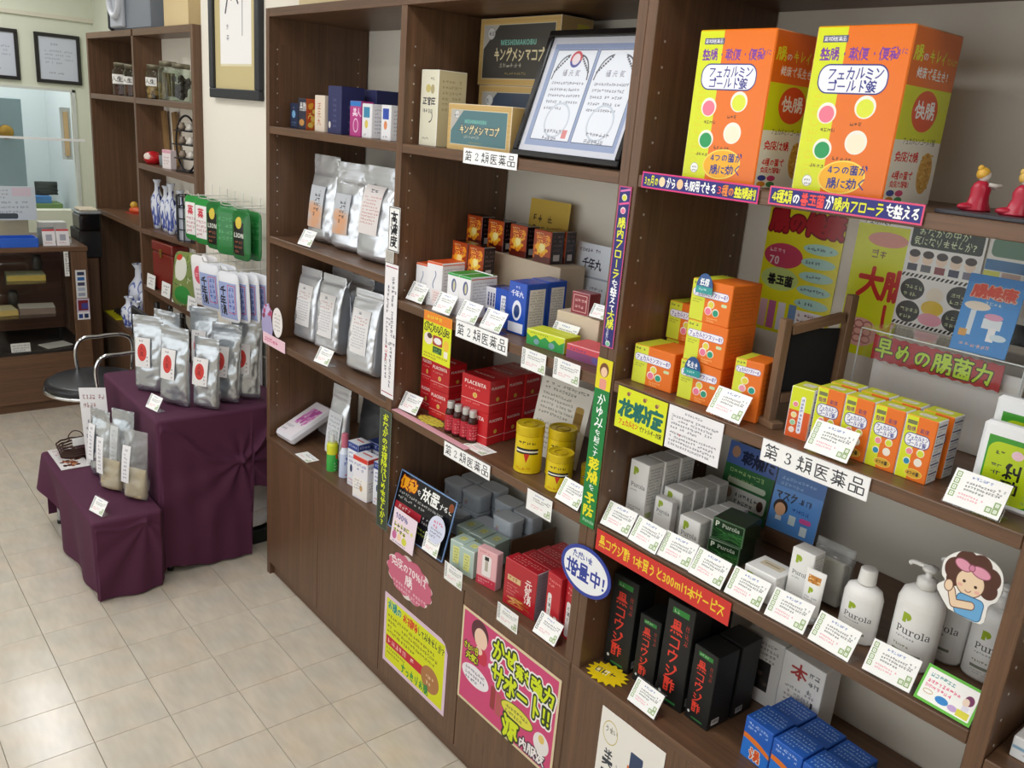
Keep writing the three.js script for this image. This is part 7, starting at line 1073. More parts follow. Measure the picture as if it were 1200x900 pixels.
// ================================================================== purple display tables
const PURPLE = std('#501f3c', 0.85, 0, { side: THREE.DoubleSide, bumpMap: wallBump, bumpScale: 0.0004 });
function drape(x0, x1, z0, z1, yT, hem, waves) {
  const R = 0.012, path = [], N = 110, M = 70;
  const push = (x, z, nx, nz, s, side) => path.push({ x, z, nx, nz, s, side });
  // around: back, left side, front, right side (closed)
  for (let i = 0; i <= N; i++) push(x0, z0 + (z1 - z0) * i / N, -1, 0, i / N, 'left');
  for (let i = 1; i < 8; i++) { const a = i / 8 * Math.PI / 2; push(x0, z1, -Math.cos(a), Math.sin(a), i / 8, 'corner'); }
  for (let i = 0; i <= N; i++) push(x0 + (x1 - x0) * i / N, z1, 0, 1, i / N, 'front');
  for (let i = 0; i <= 8; i++) push(x1, z1 + (z0 - z1) * i / 8, 1, 0, i / 8, 'right');
  for (let i = 0; i <= 8; i++) push(x1 + (x0 - x1) * i / 8, z0, 0, -1, i / 8, 'back');
  const pos = [], idx = [], L = path.length, rows = [];
  for (let k = 0; k <= 4; k++) { const a = k / 4 * Math.PI / 2; rows.push([R * Math.sin(a), R * (1 - Math.cos(a)), 0]); }
  for (let k = 1; k <= M; k++) rows.push([R, R, k / M]);
  for (const [o, dy, v] of rows) for (const p of path) {
    const len = Math.max(0.02, hem(p) - R), [ox, oz, oy] = waves(p, v, len);
    pos.push(p.x + p.nx * (o + ox * 0) + p.nx * ox, yT - dy - v * len + (oy ?? 0) * v, p.z + p.nz * o + p.nz * ox + (oz ?? 0));
  }
  for (let j = 0; j < rows.length - 1; j++) for (let i = 0; i < L - 1; i++) { const a = j * L + i, b = a + 1, c = a + L, d = c + 1; idx.push(a, b, c, b, d, c); }
  const c0 = pos.length / 3; pos.push((x0 + x1) / 2, yT, (z0 + z1) / 2); for (let i = 0; i < L; i++) idx.push(c0, (i + 1) % L, i);
  const g = new THREE.BufferGeometry(); g.setAttribute('position', new THREE.Float32BufferAttribute(pos, 3)); g.setIndex(idx);
  const uv = []; for (let i = 0; i < pos.length; i += 3) uv.push((pos[i] + pos[i + 2] * 0.3) * 6, (pos[i + 1] + pos[i + 2]) * 6); g.setAttribute('uv', new THREE.Float32BufferAttribute(uv, 2));
  g.computeVertexNormals(); return g;
}
function foldTable(label, x0, x1, z0, z1, y) {
  const t = thing('display_table', label, 'table', [(x0 + x1) / 2, 0, (z0 + z1) / 2]);
  const w = x1 - x0, d = z1 - z0;
  mesh('table_top', board(-w / 2, w / 2, y - 0.026, y - 0.003, -d / 2, d / 2, 'z'), PALEWOOD, t);
  for (const sx of [-1, 1]) for (const sz of [-1, 1]) { const leg = mesh('leg', new THREE.CylinderGeometry(0.0085, 0.0085, y - 0.03, 14).translate(sx * (w / 2 - 0.02), (y - 0.03) / 2 + 0.001, sz * (d / 2 - 0.02)), STEEL, t); mesh('rubber_foot', new THREE.CylinderGeometry(0.011, 0.011, 0.014, 14).translate(sx * (w / 2 - 0.02), 0.0075, sz * (d / 2 - 0.02)), BLACK, leg); }
  return t;
}
foldTable('steel legged table hidden below the taller purple cloth', -0.312, 0.14, -3.49, -2.89, 0.6);
foldTable('low steel legged table hidden below the lower purple cloth', -0.55, -0.366, -3.51, -2.825, 0.3);
{
  const sm = THREE.MathUtils.smoothstep;
  // taller cloth: gathered by a pin on its front, short hem beyond the gather
  const pin = [-0.036, 0.418];
  const g = drape(-0.322, 0.15, -3.5, -2.88, 0.6,
    (p) => p.side === 'front' ? 0.6 - (p.x > 0.0 ? 0.3 - 0.03 * (p.x / 0.1) : 0.01 + 0.03 * (1 - sm(p.x, -0.33, -0.12))) : p.side === 'left' ? 0.585 - 0.02 * Math.sin(p.s * 9) : p.side === 'corner' ? 0.58 : 0.5,
    (p, v, len) => {
      if (p.side === 'left') return [0.002 * v * (1 + Math.sin(p.s * 22)), 0];
      if (p.side === 'corner') return [0.004 * v, 0];
      if (p.side !== 'front') return [0.004 * v, 0];
      const y = 0.6 - v * len, dx = p.x - pin[0], dy = y - pin[1], r = Math.hypot(dx, dy), a = Math.atan2(dy, dx);
      let f = 0.014 * v * Math.exp(-Math.pow(r / 0.3, 2)) * (1 + Math.cos(a * 9)) * sm(r, 0, 0.05) + 0.012 * Math.exp(-Math.pow(r / 0.02, 2));
      const sag = y - (0.58 - 0.16 * Math.sin(Math.PI * 0.5 * sm(p.x, -0.32, -0.036))); f += p.x < -0.03 ? 0.013 * Math.exp(-Math.pow(sag / 0.012, 2)) : 0;
      const sag2 = y - (0.42 + 0.16 * sm(p.x, -0.036, 0.14)); f += p.x > -0.04 ? 0.013 * Math.exp(-Math.pow(sag2 / 0.012, 2)) : 0;
      f += p.x > 0.0 ? 0.012 * v : 0.004 * v + 0.004 * v * Math.sin(p.x * 70);
      return [f, 0];
    });
  const t = mesh('tablecloth', g, PURPLE); tag(t, 'deep purple cloth gathered in front over the taller table', 'tablecloth', 'purple tablecloths');
  const pin2 = [-0.4, 0.282];
  const h = drape(-0.562, -0.353, -3.52, -2.815, 0.3,
    (p) => p.side === 'front' ? 0.292 : p.side === 'left' ? 0.29 - 0.15 * (1 - sm(p.s, 0.02, 0.42)) : p.side === 'corner' ? 0.292 : 0.27,
    (p, v, len) => {
      if (p.side === 'left') return [-0.012 * v * sm(p.s, 0, 1) + 0.02 * v * Math.exp(-Math.pow((p.s - 0.02) / 0.08, 2)) + 0.009 * v * Math.sin(p.s * 17 + 0.6) - 0.018 * v * Math.exp(-Math.pow((p.s - 0.22) / 0.1, 2)), 0];
      if (p.side === 'corner') return [-0.008 * v, 0];
      if (p.side !== 'front') return [-0.002 * v, 0];
      const y = 0.3 - v * len, dx = p.x - pin2[0], dy = y - pin2[1], r = Math.hypot(dx, dy), a = Math.atan2(dy, dx);
      let f = 0.016 * v * (1 + Math.cos(a * 11)) * sm(r, 0, 0.06) * 0.6 + 0.008 * Math.exp(-Math.pow(r / 0.014, 2));
      const sag = y - (0.284 - 0.012 * Math.sin(Math.PI * sm(p.x, -0.56, -0.4))); f += p.x < -0.4 ? 0.006 * Math.exp(-Math.pow(sag / 0.006, 2)) : 0;
      return [f - 0.006 * v, 0];
    });
  tag(mesh('tablecloth', h, PURPLE), 'deep purple cloth with a pinned pleat over the low table', 'tablecloth', 'purple tablecloths');
  // packages stored below the taller table
  const pk = mesh('wrapped_bundle', pouchGeo(0.16, 0.26, 0.12, { s0: 3, sq: 0.35, top: 1.3, crinkle: 0.012 }), std('#f0ebea', 0.6)); pk.position.set(0.06, 0.06, -3.0); pk.rotation.y = 0.2; tag(pk, 'white lace wrapped bundle under the taller purple table', 'bundle');
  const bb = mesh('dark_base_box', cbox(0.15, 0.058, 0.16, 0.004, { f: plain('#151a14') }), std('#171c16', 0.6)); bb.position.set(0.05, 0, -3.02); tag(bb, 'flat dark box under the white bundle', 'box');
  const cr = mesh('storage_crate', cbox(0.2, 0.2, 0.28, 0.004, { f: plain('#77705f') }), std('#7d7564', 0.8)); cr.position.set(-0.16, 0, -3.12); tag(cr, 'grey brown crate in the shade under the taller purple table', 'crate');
}
// silver bags with red ovals on the taller table
room(260);
const redOval = art(110, 210, (c, W, H) => { fill(c, '#ebe8e8', 0, 0, W, H); oval(c, '#d2403a', 52, 104, 34, 62); text(c, '人生', 34, 60, 34, { color: '#7a1a1c', vertical: true, weight: 0.11 }); fine(c, 30, 16, 50, 1, 14, '#445'); fine(c, 84, 130, 12, 5, 12, '#223', 1.1); });
const RB = 'silver bags with red oval labels';
const BAG = std('#c3c9ce', 0.24, 0.72);
[['silver bag with a red oval at the outer corner of the purple table', -0.3, -3.235, 0.125, 0.29, 38, 0.02], ['silver bag with a red oval behind the outer one', -0.215, -3.31, 0.12, 0.29, 30, -0.04], ['silver bag with a red oval behind the small ticket', -0.268, -3.06, 0.122, 0.29, 30, -0.03], ['silver bag with a red oval, third along the front', -0.183, -2.962, 0.1, 0.262, 36, -0.03], ['silver bag with a red oval, fourth along the front', -0.11, -2.995, 0.112, 0.3, 46, -0.05], ['silver bag with a red oval, next to the information sheet', -0.03, -2.99, 0.11, 0.3, 58, -0.03], ['silver bag with a red oval in the middle of the rear', -0.1, -3.2, 0.12, 0.315, 36, 0.03]].forEach(([l, x, z, w, h, yaw, lean], i) => pouch('silver_bag', l, { x, z, y: 0.6015, w, h, d: 0.05, yaw, mat: BAG, category: 'bag', labels: [[redOval, 0.062, 0.34, 0.72, -0.014]], shape: { crinkle: 0.006, top: 0.84, sq: 0.62 }, lift: 0.006, group: RB }).rotation.z = lean);
ticket('price ticket at the edge of the taller purple table', -0.318, -3.03, 0.601, { v: 1, yaw: 12 });
// clear bags on the low table
const CB = 'snack bags on the low table', SNACK = std('#c8b48c', 0.9);
const clearLab = art(70, 200, (c, W, H) => { fill(c, '#eeedf0', 0, 0, W, H); fine(c, 20, 20, 30, 8, 14, '#778', 1.5); });
[['clear bag with a pale label behind the ticket of the low table', -0.485, -3.08, 0.1, 0.255, 28, FILM, 0.02], ['crumpled silver bag with a pale label behind the clear one, by the menu card', -0.482, -3.22, 0.098, 0.262, 26, BAG, -0.04], ['clear bag with a pale label beside the taller cloth', -0.44, -2.955, 0.092, 0.258, 36, FILM, -0.05], ['crumpled silver bag with a pale label in the middle of the low table', -0.432, -3.12, 0.095, 0.28, 34, BAG, -0.03]].forEach(([l, x, z, w, h, yaw, mat, lean]) => pouch('snack_bag', l, { x, z, y: 0.302, w, h, d: 0.05, yaw, mat, category: 'bag', fill: mat === FILM ? 0.44 : 0, fillMat: SNACK, labels: [[clearLab, 0.034, 0.26, 0.78, -0.026]], lift: 0.006, shape: { crinkle: 0.011, top: 0.86, U: 40, V: 36, sq: 0.7 }, group: CB }).rotation.z = lean);
ticket('price ticket at the corner of the low purple table', -0.552, -2.912, 0.301, { v: 1, yaw: 16 });
room(260);
const menuArt = art(130, 200, (c, W, H) => { fill(c, '#e6e4e6', 0, 0, W, H); fine(c, 16, 16, 96, 2, 14, '#8a5a5a', 1.5); oval(c, '#aaa', 92, 74, 16, 18); fine(c, 14, 80, 60, 6, 12, '#445', 1.6); });
{ const m = mesh('menu_card', card(0.1, 0.2, menuArt, 0.0012), pmat(menuArt.p, 'paper')); m.position.set(-0.415, 0.3015, -3.3); m.scale.y = 1.5; m.rotation.order = 'YXZ'; m.rotation.set(-0.08, FACE + 0.9, 0.08); tag(m, 'tall white menu card standing behind the snack bags', 'card'); }
const mag = art(130, 200, (c, W, H) => { fill(c, '#e2dedd', 0, 0, W, H); fine(c, 14, 14, 90, 3, 14, '#b05a5a', 1.4); for (let k = 0; k < 40; k++) oval(c, ['#5a2a20', '#8a4a30', '#b8805a', '#3a1c18'][k % 4], rr(20, 110), rr(80, 180), rr(5, 14), rr(4, 10)); });
{ const m = mesh('magazine', card(0.1, 0.22, mag, 0.004), pmat(mag.p, 'gloss')); m.rotation.order = 'YXZ'; m.rotation.set(-Math.PI / 2, FACE + 1.57, 0); m.position.set(-0.5, 0.303, -3.3); tag(m, 'printed magazine lying at the far end of the low table', 'magazine'); }
{
  const t = thing('wicker_basket', 'small dark wicker basket with curled handle on the magazine', 'basket', [-0.468, 0.3055, -3.43], 0.1), WK = std('#3f241a', 0.7), rings = [];
  for (let k = 0; k < 5; k++) { const y = 0.006 + k * 0.011, q = 0.052 + 0.003 * k; rings.push(tube(Array.from({ length: 20 }, (_, i) => { const a = i / 20 * Math.PI * 2; return [Math.cos(a) * q * 1.05, y + 0.0025 * (i % 2), Math.sin(a) * q * 0.8]; }), 0.0032, 60, true, 6)); }
  mesh('basket_weave', merge(rings), WK, t); mesh('basket_base', lathe([[0, 0], [0.055, 0], [0.056, 0.004], [0, 0.004]], 24).scale(1.03, 1, 0.8), WK, t);
  mesh('handle', merge([tube([[-0.05, 0.05, 0], [-0.02, 0.068, 0], [-0.024, 0.078, 0], [-0.006, 0.098, 0], [0.02, 0.09, 0], [0.03, 0.07, 0], [0.024, 0.062, 0], [0.05, 0.05, 0]], 0.002, 40, false, 6)]), WK, t);
  mesh('paper_note', box(0.05, 0.03, 0.001, 0.01, 0.05, 0.03).rotateX(-0.3), WHITE, t);
}
// ================================================================== counter chair
{
  const t = thing('counter_chair', 'black round seated counter chair with chrome arms', 'chair', [-0.29, 0, -3.83]);
  mesh('seat', lathe([[0, 0.44], [0.18, 0.44], [0.192, 0.455], [0.19, 0.472], [0.17, 0.484], [0.08, 0.489], [0, 0.488]], 44), std('#1b1b20', 0.35), t);
  mesh('seat_rim', new THREE.TorusGeometry(0.192, 0.008, 10, 48).rotateX(Math.PI / 2).translate(0, 0.444, 0), CHROME, t);
  for (const z of [-0.15, 0.17]) mesh('armrest', tube([[-0.02, 0.44, z], [-0.03, 0.5, z], [-0.03, 0.58, z], [-0.005, 0.618, z], [0.07, 0.625, z], [0.16, 0.625, z], [0.2, 0.6, z], [0.2, 0.46, z]], 0.0085, 60, false, 10), CHROME, t);
  mesh('backrest', cbox(0.02, 0.16, 0.26, 0.006, { f: plain('#1b1b20') }).translate(0.21, 0.6, 0), std('#1b1b20', 0.4), t);
  mesh('pole', lathe([[0, 0.03], [0.03, 0.03], [0.026, 0.2], [0.018, 0.21], [0.018, 0.44], [0, 0.44]], 20), CHROME, t);
  mesh('base', lathe([[0, 0.001], [0.17, 0.001], [0.17, 0.008], [0.06, 0.026], [0, 0.032]], 36), CHROME, t);
}
// ================================================================== jar shelf in the recess
room(260);
{
  const GL = new THREE.MeshPhysicalMaterial({ color: '#eef4ee', roughness: 0.04, transmission: 1, thickness: 0, ior: 1.45 }), LID = std('#8a8470', 0.35, 0.6);
  const lab = art(70, 50, (c, W, H) => { fill(c, '#e8e6e0', 0, 0, W, H); text(c, '人生', 8, 10, 27, { color: '#222', weight: 0.11 }); });
  [['wide glass jar of brown roots at the end of the top row', 0.24, -5.04, 0.056, 0.165, '#5a3228', 0.55, lab], ['glass jar half hidden by the upright', 0.22, -4.82, 0.045, 0.155, '#6a4030', 0.5, lab], ['glass jar of yellow slices next to the upright', 0.205, -4.42, 0.045, 0.155, '#b08a4a', 0.5, lab], ['glass jar of tall dry twigs', 0.205, -4.24, 0.045, 0.17, '#7a6a48', 0.9, null], ['glass jar of dark bark', 0.205, -4.07, 0.045, 0.16, '#3a322c', 0.8, null]].forEach(([label, x, z, r, h, col, k, l], n) => {
    const t = thing('glass_jar', label, 'jar', [x, D1, z], FACE + 0.6, 'glass jars of dried herbs');
    mesh('glass_body', lathe([[0, 0.001], [r * 0.95, 0.001], [r, 0.006], [r, h * 0.76], [r * 0.78, h * 0.85], [r * 0.78, h * 0.868], [0, h * 0.868]], 30), GL, t);
    mesh('lid', lathe([[0, h], [r * 0.82, h], [r * 0.84, h * 0.985], [r * 0.84, h * 0.87], [0, h * 0.87]], 28), LID, t);
    const bits = []; for (let i = 0; i < 46; i++) { const a = rr(0, 6.28), q = Math.sqrt(rnd()) * r * 0.74, y = 0.012 + rnd() * h * 0.72 * k; bits.push((n === 3 ? new THREE.CylinderGeometry(0.004, 0.004, h * 0.6, 5).rotateZ(rr(-0.15, 0.15)).translate(Math.cos(a) * q * 0.7, 0.012 + h * 0.34, Math.sin(a) * q * 0.7) : new THREE.BoxGeometry(rr(0.012, 0.024), rr(0.008, 0.016), rr(0.012, 0.02)).rotateX(rr(0, 3)).rotateZ(rr(0, 3)).translate(Math.cos(a) * q, y, Math.sin(a) * q))); }
    const m = mesh('dried_herbs', merge(bits), std(col, 0.9), t); m.userData.kind = 'stuff';
    if (l) mesh('paper_label', mapUV(new THREE.CylinderGeometry(r * 1.01, r * 1.01, r * 0.85, 16, 1, true, -0.75, 1.5).translate(0, h * 0.5, 0), l), pmat(l.p, 'paper'), t);
  });
  // second compartment
  for (const [z, a, label] of [[-4.62 + 0.16, 0.16, 'first long wooden tablet leaning in the compartment below the jars'], [-4.32, 0.14, 'second long wooden tablet leaning in the compartment below the jars']]) { const m = mesh('wooden_tablet', board(-0.007, 0.007, 0, 0.25, -0.022, 0.022), std('#8a6a40', 0.6)); m.position.set(0.24, D2 + 0.004, z + 0.07); m.rotation.x = -a; tag(m, label, 'tablet'); }
  const BALL = std('#c02028', 0.25);
  { const t = thing('red_ornament', 'small red round ornament with a pale face patch', 'ornament', [0.18, D2, -4.43], FACE + 0.5); mesh('round_body', lathe([[0, 0], [0.028, 0.001], [0.04, 0.018], [0.04, 0.036], [0.028, 0.056], [0, 0.062]], 28), BALL, t); mesh('face_patch', new THREE.SphereGeometry(0.02, 16, 12).scale(1, 0.8, 0.3).translate(0, 0.036, 0.036), std('#e8d8cc', 0.5), t); }
  { const t = thing('grey_cup', 'little grey cup beside the red ornament', 'cup', [0.2, D2, -4.32]); mesh('cup_wall', lathe([[0, 0.002], [0.022, 0.002], [0.026, 0.05], [0.0235, 0.05], [0.02, 0.006], [0, 0.006]], 24), std('#8f989c', 0.4), t); }
  const pnk = art(60, 90, (c, W, H) => { fill(c, '#e8dcdc', 0, 0, W, H); fill(c, '#d89aa8', 0, 0, W, 14); fine(c, 10, 30, 40, 3, 10, '#a88'); });
  carton('pale_box', 'white box with a pink top leaning below the jars', 'box', { x: 0.15, z: -4.2, y: D2, w: 0.07, h: 0.085, d: 0.03, yaw: 12, faces: { f: pnk, r: plain('#d8ccd0'), t: plain('#e0a8b4') } });
  { const t = thing('ring_ornament', 'black round wire ornament holding tiny pots', 'ornament', [0.195, D2, -4.0], FACE + 0.3); mesh('wire_ring', new THREE.TorusGeometry(0.12, 0.005, 8, 48).scale(0.62, 1, 1).translate(0, 0.125, 0), BLACK, t); for (const [y, w] of [[0.06, 0.12], [0.12, 0.14], [0.18, 0.11]]) { mesh('wire_shelf', box(w, 0.005, 0.05, 0, y, 0), BLACK, t); for (const s of [-1, 1]) mesh('tiny_pot', lathe([[0, 0], [0.012, 0], [0.017, 0.014], [0.01, 0.026], [0.012, 0.032], [0, 0.032]], 16).translate(s * 0.03, y + 0.003, 0), std(s > 0 ? '#d8d2c8' : '#8a7a6a', 0.4), t); } mesh('foot', box(0.1, 0.008, 0.05, 0, 0.004, 0), BLACK, t); }
  // third compartment: blue and white porcelain
  const porc = art(120, 100, (c, W, H) => { fill(c, '#dfe3ee', 0, 0, W, H); for (let k = 0; k < 46; k++) { c.strokeStyle = ['#2a3a8a', '#4a5aa8', '#1f2a6a'][k % 3]; c.lineWidth = rr(1.5, 4); c.beginPath(); const x = rr(0, W), y = rr(8, H - 8); c.arc(x, y, rr(3, 10), rr(0, 3), rr(3, 6)); c.stroke(); } fill(c, '#2a3a8a', 0, 4, W, 4); fill(c, '#2a3a8a', 0, H - 10, W, 4); }, '#dfe3ee');
  const vase = (label, x, y, z, r, h, group) => { const t = thing('porcelain_vase', label, 'vase', [x, y, z], 0, group), prof = [[0, 0.001], [0.6, 0.001], [0.7, 0.1], [1, 0.45], [0.95, 0.62], [0.4, 0.78], [0.36, 0.92], [0.62, 1], [0.5, 1], [0.3, 0.92], [0, 0.9]]; mesh('vase_body', mapUV(lathe(prof.map(([a, b]) => [a * r, b * h]), 28), porc), pmat(porc.p, 'gloss'), t); };
  [['first', -4.46], ['second', -4.36], ['third', -4.26], ['fourth', -4.16]].forEach(([n, z], i) => vase(`${n} slender blue and white flask above the red lacquer box`, 0.205 + 0.01 * (i % 2), D3, z, 0.033, 0.24 - 0.02 * (i % 2), 'slender blue and white flasks'));
  { const t = thing('wire_basket', 'black round wire basket beside the slender flasks', 'basket', [0.2, D3, -4.02], FACE + 0.5), list = []; for (let k = 0; k < 5; k++) list.push(new THREE.TorusGeometry(0.05, 0.003, 6, 32).rotateX(Math.PI / 2).translate(0, 0.01 + k * 0.05, 0)); for (let k = 0; k < 10; k++) { const a = k / 10 * 6.283; list.push(new THREE.CylinderGeometry(0.003, 0.003, 0.21, 6).translate(Math.cos(a) * 0.05, 0.11, Math.sin(a) * 0.05)); } mesh('wire_cage', merge(list), BLACK, t); mesh('inner_cloth', lathe([[0, 0.004], [0.04, 0.004], [0.043, 0.15], [0, 0.15]], 20), std('#b8bcc8', 0.8), t); }
  { const t = thing('toy_ornament', 'little yellow and orange toy in the far compartment', 'toy', [0.27, D3, -5.03], FACE + 0.4); mesh('toy_body', new THREE.SphereGeometry(0.03, 20, 14).scale(1.6, 0.6, 1).translate(0, 0.018, 0), std('#d8582a', 0.4), t); mesh('toy_head', new THREE.SphereGeometry(0.02, 18, 12).translate(-0.018, 0.044, 0), std('#d8a83a', 0.4), t); mesh('toy_base', box(0.1, 0.006, 0.06, 0, 0.003, 0), std('#b03a2a', 0.5), t); }
  // lacquer box, herb bag, tags
  const LAC = std('#7a241c', 0.22);
  { const t = thing('lacquer_box', 'red brown lacquered wooden box on the shelf below the flasks', 'box', [0.205, D4, -4.3], FACE + 0.1); mesh('box_body', cbox(0.22, 0.19, 0.085, 0.006, { f: plain('#7a241c') }), LAC, t); mesh('box_lid', cbox(0.226, 0.05, 0.09, 0.006, { f: plain('#7a241c') }).translate(0, 0.192, 0), LAC, t); mesh('clasp', cbox(0.02, 0.04, 0.006, 0.001, { f: plain('#a8843a') }).translate(0, 0.17, 0.049), std('#a8843a', 0.3, 0.8), t); }
  room(200);
  const herb = art(140, 180, (c, W, H) => { fill(c, '#7a8a4a', 0, 0, W, H); for (let k = 0; k < 70; k++) { c.strokeStyle = ['#4a6a2a', '#9aa85a', '#c8c8a0', '#2f5a28'][k % 4]; c.lineWidth = 3; c.beginPath(); const x = rr(0, W), y = rr(0, H); c.moveTo(x, y); c.lineTo(x + rr(-18, 18), y + rr(-18, 18)); c.stroke(); } oval(c, '#e0e0d4', 46, 56, 28, 40); oval(c, '#2f8a3a', 60, 142, 36, 30); oval(c, '#c8402a', 34, 20, 12, 10); });
  { const m = mesh('herb_bag', pillow(0.2, 0.25, 0.05, herb), pmat(herb.p, 'gloss')); m.position.set(0.18, D4 + 0.249, -3.95); m.rotation.order = 'YXZ'; m.rotation.set(-0.12, FACE + 0.4, 0); tag(m, 'green printed bag of herbs beside the lacquered box', 'bag'); }
  const small = art(60, 70, (c, W, H) => { fill(c, '#eceae6', 0, 0, W, H); fine(c, 10, 14, 40, 3, 10, '#667', 1.5); });
  [[-4.44, 'before the lacquered box corner'], [-4.22, 'before the lacquered box'], [-4.07, 'before the herb bag'], [-3.87, 'beside the pillar']].forEach(([z, w]) => leaflet('small_card', 'little white price card on the recess shelf ' + w, small, 0.1325, D4 + 0.0005, z, z + 0.1, 0.07, 0.1, 4, 'price tag'));
  // lowest compartments
  vase('tall blue and white vase in the lower far compartment', 0.25, D5, -4.96, 0.062, 0.33, 'large blue and white vases'); vase('tall blue and white vase beside the upright in the lower far compartment', 0.25, D5, -4.78, 0.062, 0.32, 'large blue and white vases'); vase('small blue and white vase before the tall pair', 0.16, D5, -4.86, 0.045, 0.17, 'large blue and white vases'); vase('small blue and white vase close to the upright', 0.16, D5, -4.73, 0.045, 0.17, 'large blue and white vases');
  { const t = thing('yellow_tray', 'bright yellow tray of dark dried pieces in the lower compartment', 'tray', [0.2, D5, -5.15], 0); mesh('tray_sheet', box(0.13, 0.008, 0.22, 0, 0.004, 0), std('#dcd41a', 0.5), t); const bits = []; for (let k = 0; k < 60; k++) bits.push(new THREE.BoxGeometry(rr(0.01, 0.03), 0.01, rr(0.01, 0.03)).rotateY(rr(0, 3)).translate(rr(-0.02, 0.055), 0.014 + rr(0, 0.016), rr(-0.07, 0.1))); mesh('dried_pieces', merge(bits), std('#2a2018', 0.9), t).userData.kind = 'stuff'; }
  [[-4.42, 0.17], [-4.33, 0.205], [-4.24, 0.17], [-4.15, 0.205], [-4.06, 0.17]].forEach(([z, x], i) => { const t = thing('dark_bottle', `${['first', 'second', 'third', 'fourth', 'fifth'][i]} dark bottle in the shaded lowest compartment`, 'bottle', [x, D5, z], FACE, 'dark bottles in the lowest compartment'); mesh('bottle_body', lathe([[0, 0.001], [0.034, 0.001], [0.035, 0.13], [0.014, 0.18], [0.013, 0.23], [0, 0.23]], 22), std('#1c1412', 0.15), t); mesh('paper_label', new THREE.CylinderGeometry(0.0356, 0.0356, 0.06, 18, 1, true).translate(0, 0.07, 0), std('#8a4a3a', 0.7, 0, { side: THREE.DoubleSide }), t); });
  // on top of the unit
  { const t = thing('loudspeaker', 'grey bookshelf loudspeaker on top of the jar shelf', 'speaker', [0.19, TOPY, -4.53], FACE); mesh('cabinet', cbox(0.55, 0.32, 0.11, 0.006, { f: plain('#7d828a') }), std('#7b828c', 0.5), t); mesh('grille', cbox(0.2, 0.3, 0.02, 0.006, { f: plain('#b8bac0') }).translate(-0.17, 0.01, 0.062), std('#a9adb4', 0.7), t); mesh('woofer', new THREE.TorusGeometry(0.08, 0.016, 10, 32).translate(-0.17, 0.14, 0.075), std('#c9ccd2', 0.5), t); mesh('side_cheek', cbox(0.03, 0.32, 0.13, 0.01, { f: plain('#22242a') }).translate(-0.29, 0, 0.01), std('#2a2c32', 0.4), t); }
  carton('cardboard_box', 'plain buff cardboard box beside the loudspeaker', 'box', { x: 0.17, z: -4.17, y: TOPY, w: 0.3, h: 0.3, d: 0.085, yaw: 0, faces: { f: plain('#dcc493'), r: plain('#dcc493'), t: plain('#dcc493') }, finish: 'paper' });
}
